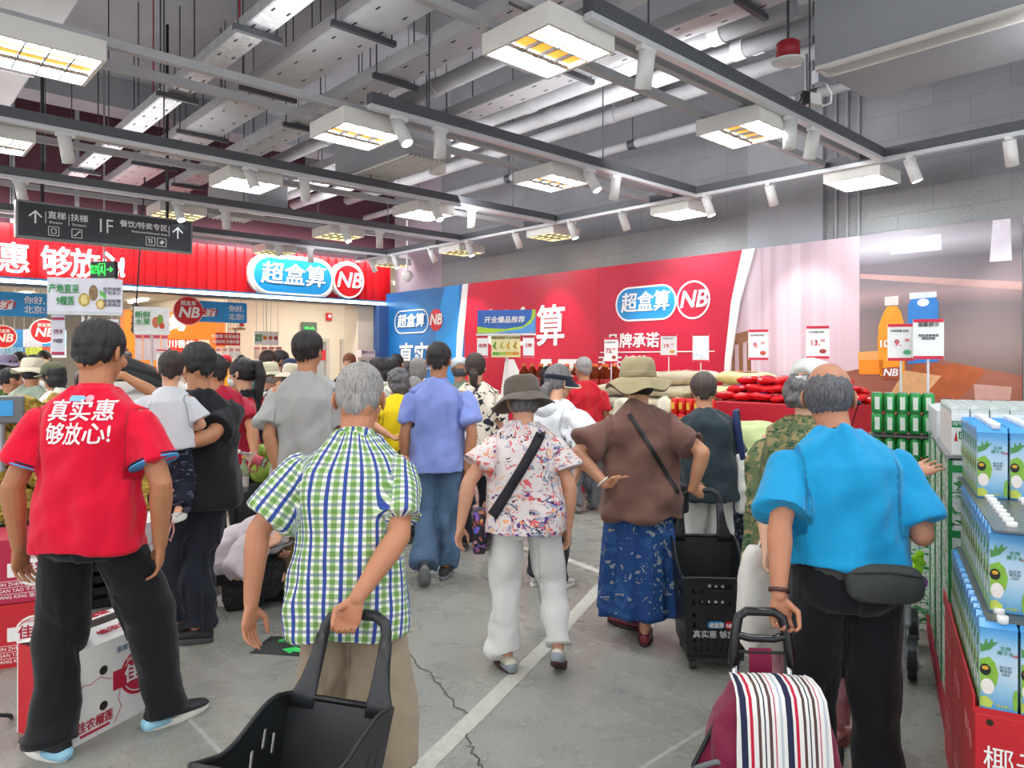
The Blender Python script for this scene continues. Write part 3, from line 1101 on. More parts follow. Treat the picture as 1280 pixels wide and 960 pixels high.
for k in range(4):
 t, w, h = board('price_poster', 'pink price poster under the dish menu, %s from the left' % ORD[k], 'poster', 321 + k * 9, 441, 12.7, 8, 15, None)
 rect(t, 0, 0, w, h, mat('#f5dcd2', 0.6), 'poster_sheet')
 rect(t, 0, h * 0.38, w * 0.9, h * 0.14, mat('#e2707e', 0.6), 'poster_header', -0.016)
 m = MB(); m.cyl((0, 0.02, h / 2 - .02), (0, 0.02, 3.41 - t.location.z), 0.004, seg=6); m.build('string', M_STEEL, t)
t, w, h = board('notice_card', 'pink and white notice fixed to the cream pillar by the blue banner', 'notice', 458, 442, 13.0, 20, 9, None)
rect(t, 0, 0, w, h, mat('#f3dcdc', 0.6), 'notice_sheet', -0.06, 0.2)
text(t, '服务 公告', 0, 0.02, 0.06, mat('#7a5560', 0.6), -0.064, 0.01)
# toy on a small shelf
p = P(299, 411, 13)
t = thing('wall_shelf', 'small wooden shelf on the cream wall', 'shelf', p, ANG_F)
m = MB(); m.box((0, 0.1, 0), (0.24, 0.2, 0.03)); m.build('shelf_board', mat('#b98d5c', 0.5), t, bevel=0.004)
m = MB(); m.box((0, 0.19, -0.05), (0.03, 0.02, 0.10)); m.build('bracket', M_STEEL, t)
t = thing('plush_toy', 'small white and red plush toy sitting on the wooden shelf', 'toy', p + Vector((0, 0.07, 0.015)), ANG_F)
m = MB(); m.ell((0, 0, 0.05), (0.07, 0.06, 0.055)); m.build('body', mat('#eee6da', 0.9), t, True)
m = MB(); m.ell((0, -0.01, 0.13), (0.055, 0.05, 0.05)); m.build('head', mat('#eee6da', 0.9), t, True)
for s in (-1, 1):
 m = MB(); m.ell((s * 0.045, 0, 0.175), (0.018, 0.012, 0.024)); m.build('ear', mat('#e9c9a9', 0.9), t, True)
m = MB(); m.ell((0, -0.05, 0.06), (0.05, 0.02, 0.03)); m.build('scarf', M_RED, t, True)
# NB hanging signs
def nb_sign(px, py, d, label, small=False):
 t = thing('hanging_sign', label, 'sign', P(px, py, d), ANG_F)
 k = d / F
 if not small:
  W, H = 100 * k, 0.34
  m = MB(); m.prism(rrect(-W * 0.12, -H / 2, W * 0.62, H / 2, 0.03), -0.02, 0.02); m.build('blue_panel', mat('#2f9be0', 0.4), t)
  m = MB(); m.prism(disc(-W * 0.12, 0.0, 0.225), -0.035, 0.0); m.build('red_disc', M_RED, t)
  m = MB(); m.hoop(disc(-W * 0.12, 0, 0.232), disc(-W * 0.12, 0, 0.218), -0.037, 0); m.build('disc_rim', mat('#f3b9bc', .5), t)
  text(t, '超盒算', -W * 0.12, 0.115, 0.08, M_TWHITE, -0.04, 0.015)
  text(t, 'NB', -W * 0.12, -0.035, 0.24, M_TWHITE, -0.04, 0.03, 0.2)
  m = MB(); m.prism([(0.02, -0.09), (0.26, -0.075), (0.28, 0.06), (0.05, 0.03)], -0.03, -0.018); m.build('burst', M_TWHITE, t)
  text(t, '来了!', 0.15, -0.02, 0.13, M_RED, -0.034, 0.03, 0.2)
  text(t, '你好,', W * 0.48, 0.06, 0.115, M_TWHITE, -0.024, 0.02)
  text(t, '北京!', W * 0.48, -0.075, 0.115, M_TWHITE, -0.024, 0.02)
  m = MB()
  for s in (-0.05, 0.55):
   m.cyl((W * s, 0, H / 2), (W * s, 0, max(H / 2 + 0.05, 3.38 - t.location.z)), 0.005, seg=6)
  m.build('hanger_wire', M_STEEL, t)
 else:
  r = 0.24
  m = MB(); m.prism(disc(0, 0, r), -0.02, 0.02); m.build('red_disc', M_RED, t)
  m = MB(); m.hoop(disc(0, 0, r * 1.05), disc(0, 0, r * 0.96), -0.022, 0.02); m.build('disc_rim', M_TWHITE, t)
  text(t, '超盒算', 0, 0.12, 0.08, M_TWHITE, -0.024, 0.015)
  text(t, 'NB', 0, -0.03, 0.25, M_TWHITE, -0.024, 0.03, 0.2)
  m = MB(); m.cyl((0, 0, r), (0, 0, 3.38 - t.location.z), 0.005, seg=6); m.build('hanger_wire', M_STEEL, t)
 return t
nb_sign(247, 389, 11.6, 'blue hanging sign with red NB disc left of the cream wall')
nb_sign(-14, 379, 9.9, 'blue hanging sign cut off by the left edge of the photo')
nb_sign(55, 414, 14.5, 'round red hanging NB sign behind the durian price board', True)
nb_sign(4, 421, 15.5, 'round red hanging NB sign at the left edge of the photo', True)
# posters and freezers far inside the shop
random.seed(5)
for k, (px, c1, c2) in enumerate(((18, '#3a8ccc', '#7fb8dd'), (30, '#cfd8e8', '#3d62b5'), (57, '#3f93d0', '#c9503c'), (42, '#c8d3e4', '#b8d054'), (73, '#8fc3e0', '#e4e7ea'), (-4, '#3f7fc0', '#9fc3e0'))):
 t = thing('hanging_poster', 'colourful hanging poster deep inside the shop, %s from the left' % ORD[[5, 0, 1, 3, 2, 4].index(k)], 'poster', P(px, 428, 17 + (k % 3)), ANG_F)
 rect(t, 0, 0.1, 0.34, 0.42, mat(c1, 0.5, 0, 0.2, 20), 'poster_top', th=0.01)
 rect(t, 0, -0.25, 0.34, 0.26, mat(c2, 0.5, 0, 0.4, 25), 'poster_bottom', th=0.01)
 m = MB(); m.cyl((0, 0, 0.3), (0, 0, 3.38 - t.location.z), 0.005, seg=6); m.build('hanger_wire', M_STEEL, t)
for k, u in enumerate((-6.5, -4.0, -1.5, 1.0)):
 t = thing('wall_shelf_unit', 'tall shelf of colourful goods against the far shop wall, %s from the left' % ORD[k], 'shelf', R(u, 32.4), ANG_F)
 m = MB()
 for q in range(5):
  m.box((0, 0, 0.2 + q * 0.45), (2.4, 0.5, 0.04))
 for s in (-1, 1):
  m.box((s * 1.2, 0, 1.1), (0.05, 0.5, 2.2))
 m.box((0, 0.24, 1.1), (2.4, 0.03, 2.2))
 m.build('shelf_frame', M_WHITE, t)
 g = MB()
 for q in range(5):
  x = -1.1
  while x < 1.05:
   wv = random.uniform(0.14, 0.3)
   hv = random.uniform(0.2, 0.36)
   g.mi = random.randrange(4)
   g.box((x + wv / 2, -0.06, 0.22 + q * 0.45 + hv / 2), (wv * 0.92, 0.3, hv))
   x += wv
 o = g.build('packaged_goods', [mat('#c8392f', .5), mat('#e7e1d4', .5), mat('#3f8fc8', .5), mat('#e0ad3a', .5)], t)
 o['kind'] = 'stuff'
# directory sign over the aisle
sg = thing('directory_sign', 'long dark grey hanging direction sign with 1F and white arrows', 'sign', R(0, 0), 0)
a, b_ = P(20, 272, 6.77), P(240, 297, 7.9)
sg.location = (a + b_) / 2
sg.location.z = 2.925
sg.rotation_euler = (0, 0, ANG_F)
SW = (b_ - a).xy.length
m = MB(); m.box((0, 0.05, 0), (SW, 0.1, 0.36)); m.build('sign_frame', mat('#8b8c8e', 0.4, 0.4), sg, bevel=0.006)
m = MB(); m.box((0, -0.002, 0), (SW - 0.04, 0.006, 0.32)); m.build('sign_face', mat('#35383d', 0.45), sg)
def arrow_poly(cx, cz, s):
 return [(cx - .006 * s, cz - .05 * s), (cx + .006 * s, cz - .05 * s), (cx + .006 * s, cz + .03 * s), (cx + .037 * s, cz - .002 * s), (cx + .045 * s, cz + .006 * s), (cx, cz + .052 * s), (cx - .045 * s, cz + .006 * s), (cx - .037 * s, cz - .002 * s), (cx - .006 * s, cz + .03 * s)]
def SX(px):
 d0, d1 = 6.77, 7.9
 # position along the sign of image column px
 den = UX.y * 0 + 1
 base = sg.location
 # solve base + UX*s lies on column px
 k = (px - 640) / F
 return (k * base.y - base.x) / (UX.x - k * UX.y)
for px in (44, 222):
 m = MB(); m.prism(arrow_poly(SX(px), 0.03, 1.25), -0.009, -0.004); m.build('arrow', M_TWHITE, sg)
for px in (57, 86, 211):
 m = MB(); m.box((SX(px), -0.007, 0.035), (0.005, 0.004, 0.11)); m.build('divider', M_TWHITE, sg)
text(sg, '直梯', SX(71), 0.06, 0.078, M_TWHITE, -0.006, 0.012)
text(sg, 'Elevator', SX(70), -0.005, 0.034, M_TWHITE, -0.006)
text(sg, '扶梯', SX(99), 0.06, 0.078, M_TWHITE, -0.006, 0.012)
text(sg, 'Escalator', SX(99), -0.005, 0.034, M_TWHITE, -0.006)
text(sg, '1F', SX(131), 0.01, 0.20, M_TWHITE, -0.006, -0.004, sx=0.8)
text(sg, '餐饮/特卖专区', SX(180), 0.06, 0.074, M_TWHITE, -0.006, 0.012)
text(sg, 'Restaurant/Discount Area', SX(187), -0.005, 0.033, M_TWHITE, -0.006)
for px in (67, 96, 188, 202):
 cx = SX(px)
 m = MB(); m.hoop(rrect(cx - .046, -.135, cx + .046, -.045, .008), rrect(cx - .041, -.13, cx + .041, -.05, .006), -0.009, -0.004); m.build('icon_frame', M_TWHITE, sg)
 m = MB()
 if px == 67:
  m.hoop(rrect(cx - .022, -.115, cx + .022, -.065, .008), rrect(cx - .017, -.11, cx + .017, -.07, .006), -.009, -.004)
 elif px == 96:
  m.prism([(cx - .03, -.115), (cx - .012, -.115), (cx + .02, -.075), (cx + .032, -.075), (cx + .032, -.066), (cx + .016, -.066), (cx - .016, -.106), (cx - .03, -.106)], -.009, -.004)
 elif px == 188:
  m.box((cx - .012, -.006, -.09), (.008, .004, .05)); m.box((cx + .012, -.006, -.09), (.008, .004, .05)); m.box((cx - .012, -.006, -.072), (.024, .004, .008))
 else:
  m.prism([(cx - .025, -.095), (cx, -.115), (cx + .027, -.085), (cx + .005, -.065)], -.009, -.004)
 m.build('icon', M_TWHITE, sg)
for px in (54, 211):
 m = MB(); m.cyl((SX(px), 0.05, 0.18), (SX(px), 0.05, 2.3), 0.016, seg=10); m.build('hanger_rod', M_BLACK, sg)
# exit sign hung in front of the fascia
t = thing('exit_sign', 'black hanging exit sign with green running man and right arrow', 'sign', P(128, 337, 8.6), radians(-8))
m = MB(); m.box((0, 0.03, 0), (0.33, 0.06, 0.2)); m.build('sign_box', mat('#222624', 0.4), t, bevel=0.005)
m = MB(); m.box((0, 0.03, -0.11), (0.34, 0.08, 0.015)); m.build('base_rail', M_STEEL, t)
text(t, '安全\n出口', -0.105, 0.0, 0.055, M_GREENLIT, -0.004, 0.01)
m = MB(); m.hoop(rrect(-.05, -.075, .04, .075, .004), rrect(-.04, -.075, .03, .065, .003), -.005, 0); m.build('door_symbol', M_GREENLIT, t)
m = MB(); m.prism([(-.02, .04), (.0, .05), (.01, .03), (.005, .0), (.02, -.04), (.01, -.05), (-.008, -.015), (-.025, -.05), (-.035, -.045), (-.018, .0)], -.005, 0); m.build('running_figure', M_GREENLIT, t)
m = MB(); m.prism([(.06, -.008), (.115, -.008), (.095, -.03), (.11, -.03), (.142, 0), (.11, .03), (.095, .03), (.115, .008), (.06, .008)], -.005, 0); m.build('arrow', M_GREENLIT, t)
m = MB(); m.cyl((0, 0.03, 0.1), (0, 0.03, 2.45), 0.01, seg=8); m.build('hanger_rod', M_STEEL, t)
# ================================================================== BANNER WALL
BU = 7.36
def BP(px, py):
 den = UX.y + UX.x * (px - 640) / F
 d = BU / den
 X = (px - 640) / F * d
 return (5.0 - (WX.x * X + WX.y * d), HC + (HY - py) / F * d)
def bpoly(*pts):
 return [BP(x, y) for x, y in pts]
BT = 2.815
def bx(px, py=450):
 return BP(px, py)[0]
bn = thing('promotion_banner', 'blue and red printed wall banner with white logos', 'banner', R(BU, 5), ANG_W)
M_BBLUE = mat('#2373b8', 0.32, 0, 0.05, 1.5)
M_BCYAN = mat('#1e97e6', 0.32, 0, 0.03, 1.5)
M_BRED = mat('#cd1338', 0.32, 0, 0.04, 1.5)
M_BRED2 = mat('#c41a3c', 0.32, 0, 0.04, 1.5)
x0, xb, xr, xe = bx(482), bx(580), bx(747), bx(945)
m = MB(); m.box(((x0 + xb) / 2, 0.03, BT / 2), (xb - x0, 0.04, BT)); m.build('blue_panel', M_BBLUE, bn)
m = MB(); m.prism([(bx(556), BT - .002), (bx(545), 2.2), (bx(540), 0.5), (bx(570), 0.5), (bx(574), BT - .002)], 0.004, 0.02); m.build('bright_blue_wedge', M_BCYAN, bn)
m = MB(); m.box(((xb + xr) / 2, 0.03, BT / 2), (xr - xb, 0.04, BT)); m.build('red_panel', M_BRED, bn)
m = MB(); m.prism([(xr + .004, 0), (bx(906), 0), (bx(907), 1.0), (bx(912), 1.75), (bx(922), 2.25), (bx(936), BT), (xr + .004, BT)], 0.01, 0.05); m.build('red_panel', M_BRED2, bn)
m = MB(); m.prism([(bx(585), BT + .001), (bx(578), BT + .001), (bx(571), 2.0), (bx(568), 1.0), (bx(568), 0.2), (bx(578), 0.2), (bx(574), 1.2)], 0.002, 0.012); m.build('white_sweep', M_TWHITE, bn)
m = MB(); m.prism([(bx(928), BT + .002), (bx(914), 2.25), (bx(906), 1.6), (bx(903), 1.0), (bx(903), 0.2), (bx(909), 0.2), (bx(909.5), 1.0), (bx(914), 1.6), (bx(925), 2.25), (bx(944), BT + .002)], -0.002, 0.02); m.build('white_sweep', M_TWHITE, bn)
# blue panel logo
lx, lz = BP(514, 402)
w_ = bx(535) - bx(492.5)
logo(bn, lx, lz, w_, 0.42, y=0.0, outline=True, cd=0.42)
tx, tz = BP(512, 450)
text(bn, '真实惠', bx(497), 1.60, 0.52, M_TWHITE, 0.0, 0.02, 0.1, align='LEFT', sx=0.92)
text(bn, '够放心', bx(497), 0.98, 0.52, M_TWHITE, 0.0, 0.02, 0.1, align='LEFT', sx=0.92)
# huge centre logo
text(bn, '超盒算', bx(652), BP(683, 411)[1], 0.62, M_TWHITE, 0.002, 0.02, 0.05, sx=0.95)
text(bn, 'NB', bx(672), 1.0, 1.45, M_TWHITE, 0.002, 0.035, 0.2, sx=0.98)
# right logo
lx, lz = BP(806, 379)
w_ = bx(844) - bx(768)
logo(bn, lx, lz, w_, 0.44, y=0.006, outline=False, cd=0.46)
rx0 = [o for o in COL.objects if o.parent == bn and o.name.startswith('logo_disc')][-1]
rx0.data.materials[0] = M_BRED2
text(bn, '品牌承诺', bx(790), BP(790, 427)[1], 0.20, M_TWHITE, 0.006, 0.02, sx=1.05)
m = MB(); m.box(((bx(750) + bx(893)) / 2, 0.005, BP(800, 440)[1]), (bx(893) - bx(750), 0.004, 0.012)); m.build('white_rule', M_TWHITE, bn)
text(bn, '天天低价', bx(778), BP(778, 455)[1], 0.20, M_TWHITE, 0.006, 0.02, sx=1.05)
# breakfast mural
def curtain_mat():
 t = NT('printed_curtain')
 v = t.coord('Object')
 s = t.new('ShaderNodeSeparateXYZ')
 t.link(v, s.inputs[0])
 n = t.noise(t.coord('Object', (9, 1, 0.25)), 1.0, 2).outputs['Fac']
 c = t.ramp(n, [(0.3, '#b79ca6'), (0.5, '#c9b0ba'), (0.7, '#d6c2cb')])
 g = t.new('ShaderNodeMapRange')
 g.inputs['From Min'].default_value = 1.35
 g.inputs['From Max'].default_value = 2.2
 t.link(s.outputs[0], g.inputs['Value'])
 c = t.mix(g.outputs[0], c, '#cbb0b8')
 return t.out(c, 0.4)
def room_mat():
 t = NT('printed_kitchen')
 v = t.coord('Object')
 s = t.new('ShaderNodeSeparateXYZ')
 t.link(v, s.inputs[0])
 n = t.noise(t.coord('Object', (0.6, 1, 1.5)), 1.0, 2).outputs['Fac']
 z = t.math('ADD', s.outputs[2], t.math('MULTIPLY', n, 0.12))
 z = t.math('DIVIDE', z, 3.0)
 c = t.ramp(z, [(0.50, '#75605a'), (0.60, '#8d7b78'), (0.71, '#7b6d70'), (0.755, '#a88c8c'), (0.785, '#8a7c80'), (0.86, '#736a70'), (0.91, '#b9b0b8'), (0.97, '#8b8288')])
 return t.out(c, 0.4)
mu = thing('breakfast_mural', 'printed wall mural of juice, milk and bread on a kitchen table', 'poster', R(BU, 5), ANG_W)
x1, x2, x3 = bx(905), bx(1073), bx(1277)
m = MB(); m.box(((x1 + x2) / 2, 0.04, BT / 2), (x2 - x1, 0.03, BT)); m.build('curtain_print', curtain_mat(), mu)
m = MB(); m.box(((x2 + x3) / 2, 0.04, BT / 2), (x3 - x2, 0.03, BT)); m.build('kitchen_print', room_mat(), mu)
M_WOODP = mat('#8a5a3e', 0.45, 0, 0.2, 4)
def mp(name, m_, pts, y=0.022, th=0.004):
 b = MB(); b.prism(bpoly(*pts), y, y + th); return b.build(name, m_, mu)
mp('printed_table', mat('#9a5c4a', 0.4, 0, 0.15, 3), [(905, 497), (1000, 477), (1100, 455), (1160, 447), (1277, 470), (1277, 620), (905, 620)], 0.0235, 0.002)
mp('printed_window', mat('#ded6de', 0.4), [(1112, 300), (1175, 292), (1176, 312), (1112, 318)], 0.0235, 0.002)
mp('printed_window', mat('#e6dde6', 0.4), [(1240, 275), (1262, 272.5), (1264, 325), (1236, 327)], 0.0235, 0.002)
mp('printed_shelf', mat('#c49d97', 0.4), [(1074, 342), (1277, 352), (1277, 362), (1074, 348)], 0.0235, 0.002)
mp('printed_chair', M_WOODP, [(908, 420), (938, 412), (938, 425), (908, 434)], 0.021)
for a_ in (912, 922, 932):
 mp('printed_chair_slat', M_WOODP, [(a_, 428), (a_ + 5, 427), (a_ + 6, 494), (a_ + 1, 495)], 0.0215)
mp('printed_glass', mat('#e0a05a', 0.3), [(1071, 440), (1104, 438), (1102, 468), (1073, 468)])
mp('printed_juice', mat('#f08a1c', 0.3), [(1072, 450), (1103, 450), (1102, 468), (1073, 468)], 0.020)
mp('printed_bottle', mat('#f39a1d', 0.3, 0, 0.1, 6), [(1099, 470), (1096, 430), (1097, 408), (1103, 392), (1108, 383), (1120, 382), (1125, 390), (1129, 405), (1130, 470)], 0.020)
mp('printed_bottle_cap', mat('#e9d9d0', 0.4), [(1105, 371), (1122, 369.5), (1122, 381), (1105, 382)], 0.019)
mp('printed_bottle_label', mat('#a8502a', 0.4), [(1102, 460), (1124, 458), (1124, 474), (1102, 474)], 0.018)
mp('printed_carton', mat('#2d7fcb', 0.35), [(1134, 455), (1134, 381), (1139, 373), (1168, 371), (1172, 378), (1172, 452)], 0.020)
mp('printed_carton_top', mat('#d9dde2', 0.35), [(1136, 374), (1136, 366), (1170, 364), (1170, 371)], 0.019)
b = MB(); q = BP(1153, 378); b.prism(disc(q[0], q[1], 0.05, 0.035), 0.018, 0.024); b.build('printed_carton_lid', M_TWHITE, mu)
M_BREAD = mat('#d9a673', 0.6, 0, 0.12, 20)
M_CRUST = mat('#a8552a', 0.6, 0, 0.15, 10)
for k in range(3):
 dx = 22 * k
 mp('printed_crust', M_CRUST, [(1152 + dx, 500), (1186 + dx, 468 - k), (1182 + dx, 462 - k), (1144 + dx, 454), (1120 + dx, 492)], 0.0215 + (0.0006 if k == 2 else 0.0003 * k), 0.002)
mp('printed_bread', M_BREAD, [(1107, 500), (1130, 463), (1176, 470), (1150, 500)], 0.0195)
mp('printed_bowl', mat('#b99084', 0.4), [(1216, 480), (1264, 484), (1262, 500), (1218, 500)], 0.020)
q = BP(1112, 430)
text(mu, '100%', q[0], q[1], 0.10, M_TWHITE, 0.017, 0.02, side=None)
text(mu, 'NB', BP(1112, 466)[0], BP(1112, 466)[1], 0.10, M_TWHITE, 0.015, 0.02, 0.2)
# perforated upright at the right end
t = thing('shelf_upright', 'pale grey perforated steel upright at the right edge', 'post', R(BU - 0.02, 5 - x3 - 0.02), ANG_W)
m = MB(); m.box((0.05, 0, 1.4), (0.09, 0.05, 2.8))
m.mi = 1
for k in range(40):
 m.box((0.04, -0.026, 0.2 + k * 0.065), (0.014, 0.003, 0.016))
m.build('steel_post', [mat('#b9bfc4', 0.4, 0.3), M_BLACK], t)
# price cards on poles
M_CARDR = mat('#d4233f', 0.4)
def price_card(px, py, d, price, label, wpx=24, hpx=38, base=1.3, tone='#e7b23a', rz=radians(-20), note=None, foil=False):
 p = P(px, py, d)
 t = thing('price_card', label, 'price card', p, rz)
 k = d / F
 w, h = wpx * k, hpx * k
 rect(t, 0, 0, w, h, M_TWHITE, 'card_sheet', th=0.006)
 rect(t, 0, h * 0.46, w * 0.98, h * 0.08, M_CARDR, 'card_header', -0.0145)
 rect(t, 0, -h * 0.46, w * 0.98, h * 0.08, M_CARDR, 'card_footer', -0.0145)
 if foil:
  rect(t, 0, 0.02 * h, w * 0.86, h * 0.78, mat('#e8eaec', 0.16, 0.85, 0.25, 30, 0.6, 9), 'foil_pocket', -0.016)
 elif note:
  text(t, note, 0, h * 0.36, h * 0.12, mat('#3a3a3c', 0.6), -0.0145, 0.012)
  text(t, '雪花清爽啤酒\n限购两箱', 0, h * 0.05, h * 0.075, mat('#55565a', 0.6), -0.0145)
 else:
  a, b = price.split('.')
  text(t, a + '.', -w * 0.12, -h * 0.02, h * 0.24, M_CARDR, -0.0145, 0.012, align='CENTER')
  text(t, b, w * 0.22, h * 0.05, h * 0.12, M_CARDR, -0.0145, 0.01)
  text(t, '今日特惠 好货', -w * 0.06, h * 0.31, h * 0.07, mat('#55565a', 0.6), -0.0145)
  b_ = MB(); b_.prism(disc(w * 0.22, -h * 0.27, w * 0.15, h * 0.07, 14), -0.0155, -0.012); b_.build('product_picture', mat(tone, 0.5, 0, 0.3, 60), t)
 if base is not None:
  m = MB(); m.cyl((0, 0, -h / 2), (0, 0, base - p.z), 0.007, seg=8); m.build('card_pole', mat('#e3e5e7', 0.25), t)
 return t
price_card(948, 431, 6.6, '9.90', 'white and red 9.90 price card on a pole over the red packs', base=1.2, tone='#c8513c')
price_card(1022, 428, 6.3, '13.90', 'white and red 13.90 price card above the white cap', 27, 41, base=1.2, tone='#a5433a')
price_card(1126, 428, 4.6, '9.90', 'white and red 9.90 price card in front of the printed juice bottle', 30, 46, base=1.35, tone='#58b07a')
price_card(1160, 424, 4.5, '', 'white notice card with grey writing in front of the printed milk carton', 34, 50, base=1.35, note='温馨提示')
price_card(764, 438, 8.0, '75.90', 'white and red 75.90 price card over the oil bottles', 17, 32, base=1.3, tone='#b8412a')
price_card(836, 432, 8.0, '19.90', 'white and red 19.90 price card behind the rice sacks', 20, 28, base=1.3)
price_card(876, 435, 7.8, '', 'shiny foil covered price card beside the rice sacks', 20, 36, base=1.3, foil=True)
# stand with the blue and green topper
d = 7.6
p = P(633, 402, d)
t = thing('display_topper', 'blue and green display topper on a pole with a banana chart', 'sign', p, radians(-12))
k = d / F
w, h = 74 * k, 29 * k
rect(t, 0, 0, w, h, mat('#2c62b5', 0.35), 'topper_panel', th=0.03)
b = MB(); b.prism([(-w / 2, -h * .48), (w / 2, -h * .48), (w / 2, h * .5), (w * .45, h * .5), (w * .43, h * .1), (w * .3, -h * .2), (0, -h * .32), (-w * .3, -h * .28), (-w / 2, -h * .2)], -0.018, -0.011); b.build('green_sweep', mat('#a9cc2e', 0.4), t)
b = MB(); b.prism([(-w * .2, -h * .48), (w / 2, -h * .48), (w / 2, h * .2), (w * .42, -h * .1), (w * .25, -h * .32)], -0.02, -0.012); b.build('light_blue_sweep', mat('#5b9bd8', 0.4), t)
text(t, '开业爆品推荐', -w * 0.03, h * 0.06, h * 0.30, M_TWHITE, -0.022, 0.02, 0.1)
b = MB(); b.box((0, -0.02, -h * 0.56), (w * 1.02, 0.05, 0.02)); b.build('topper_rail', M_WHITE, t)
b = MB(); b.cyl((0, 0.02, -h / 2), (0, 0.02, 0.9 - p.z), 0.015, seg=10); b.build('pole', M_WHITE, t)
cy = -31 * k
rect(t, 0.0, cy, 37 * k, 27 * k, mat('#efe3a8', 0.4), 'banana_chart', -0.03)
for q, c in enumerate(('#6a9a34', '#c5c04a', '#dcb43c', '#c99a3c')):
 a_ = MB(); a_.tube([((-13 + q * 8.6) * k, -0.036, cy + 5 * k), ((-15 + q * 8.6) * k, -0.036, cy), ((-12 + q * 8.6) * k, -0.036, cy - 3 * k)], [0.008, 0.014, 0.006], 8); a_.build('banana_picture', mat(c, 0.5), t, True)
for q, c in enumerate(('#6fae4a', '#a6c74e', '#e2b93e', '#d8923a')):
 rect(t, (-12.7 + q * 8.5) * k, cy - 9 * k, 8.4 * k, 4 * k, mat(c, 0.5), 'ripeness_bar', -0.033)
text(t, '香蕉成熟度 什么时候吃', 0, cy + 10.5 * k, 3.6 * k, mat('#5c4a1e', 0.6), -0.034)
for q, (dx, pr) in enumerate(((-30, '10.90'), (29, '7.90'))):
 rect(t, dx * k, cy, 14 * k, 28 * k, M_TWHITE, 'price_sheet', -0.03)
 rect(t, dx * k, cy + 12 * k, 13.6 * k, 3 * k, M_CARDR, 'price_header', -0.033)
 rect(t, dx * k, cy - 12.5 * k, 13.6 * k, 2 * k, M_CARDR, 'price_footer', -0.033)
 text(t, pr, dx * k, cy + 1 * k, 6 * k, M_CARDR, -0.034, 0.02, sx=0.8)
# durian board and fruit board in the shop entrance
d = 5.2
p = P(107, 371, d)
t = thing('durian_board', 'white hanging board with durian pictures and green writing above the red shirt man', 'sign', p, radians(20))
k = d / F
w, h = 82 * k, 46 * k
rect(t, 0, 0, w, h, mat('#dcdce8', 0.5), 'board_panel', -0.012, 0.03)
rect(t, 0, -h * 0.45, w, h * 0.1, mat('#c9cdd2', 0.3), 'board_rail', -0.018, 0.03)
M_GTXT = mat('#2f9a4a', 0.6)
text(t, '产地直采', -w * 0.28, h * 0.18, 12.5 * k, M_GTXT, -0.016, 0.01, sx=0.66)
text(t, '9榴莲', -w * 0.26, -h * 0.14, 12.0 * k, M_GTXT, -0.016, 0.01, sx=0.66)
for (dx, dz, rx, rz_, c) in ((-1, -4, 6.5, 8.5, '#b9a25c'), (9, 5, 5, 10, '#8a6f52'), (17, -9, 5.5, 6.5, '#c3a35e')):
 b = MB(); b.prism(disc(dx * k, dz * k, rx * k, rz_ * k, 18), -0.016, -0.011); b.build('durian_picture', mat(c, 0.6, 0, 0.4, 60), t)
 if dx != 9:
  b = MB(); b.prism(disc(dx * k, dz * k, rx * k * .6, rz_ * k * .7, 14), -0.018, -0.013); b.build('durian_flesh', mat('#e3cf8a', 0.6, 0, 0.2, 50), t)
b = MB(); b.prism([(16 * k, 3 * k), (23 * k, -3 * k), (23 * k, 3 * k), (16 * k, 9 * k)], -0.016, -0.011); b.build('green_label', mat('#5cb544', 0.5), t)
text(t, '自然成熟\n干包多汁\n\n香甜软糯\n品质保证', w * 0.36, 0, 5 * k, mat('#6a6a72', 0.6), -0.016)
b = MB()
for s in (-1, 1):
 b.cyl((s * .02, 0.02, -h / 2), (s * .02, 0.02, .7 - p.z), 0.010, seg=8)
b.build('pole', M_WHITE, t)
for q, (px, py, lab) in enumerate(((73, 419, 'tall price poster left of the head of the red shirt man'), (140, 425, 'tall price poster right of the head of the red shirt man'))):
 t = thing('price_poster', lab, 'poster', P(px, py, 5.25), radians(20))
 w, h = 15 * k, 52 * k
 rect(t, 0, 0, w, h, mat('#d9dbe8', 0.5), 'poster_sheet')
 rect(t, 0, h * 0.40, w * 0.9, h * 0.06, mat('#b0305a', 0.5), 'poster_header', -0.016)
 rect(t, 0, -h * 0.44, w * 0.9, h * 0.07, mat('#b0305a', 0.5), 'poster_footer', -0.016)
 text(t, '19.9', 0, h * 0.08, h * 0.16, mat('#8a2a55', 0.5), -0.016, 0.01, sx=0.7)
 text(t, '金枕榴莲\n产地直采', 0, -h * 0.14, h * 0.05, mat('#5a5a66', 0.5), -0.016)
 b = MB(); b.cyl((0, 0.0, h / 2 - .01), (0, 0.0, h / 2 + .035), 0.004, seg=6); b.build('string', M_STEEL, t)
d = 7.6
k = d / F
p = P(190, 401, d)
t = thing('fruit_board', 'white fruit price board on a pole in front of the orange kiosk', 'sign', p, radians(32))
w, h = 40 * k, 34 * k
rect(t, 0, 0, w, h, mat('#e6e3e0', 0.5), 'board_panel', -0.012, 0.03)
rect(t, 0, -h * 0.46, w, h * 0.09, M_WHITE, 'board_rail', -0.02, 0.05)
text(t, '新鲜\n水果', -w * 0.26, 0.02, 0.075, M_GTXT, -0.016, 0.01)
for (dx, dz, rx, rz_, c) in ((4, -2, 4, 7, '#c86a4a'), (9, 1, 3.5, 7, '#7da03c'), (11, -6, 3, 4, '#c2452e')):
 b = MB(); b.prism(disc(dx * k, dz * k, rx * k, rz_ * k, 14), -0.017 - 0.0004 * dx, -0.011); b.build('fruit_picture', mat(c, 0.6, 0, 0.3, 50), t)
b = MB(); b.cyl((0, 0.02, -h / 2), (0, 0.02, 0.85 - p.z), 0.017, seg=10); b.build('pole', M_WHITE, t)
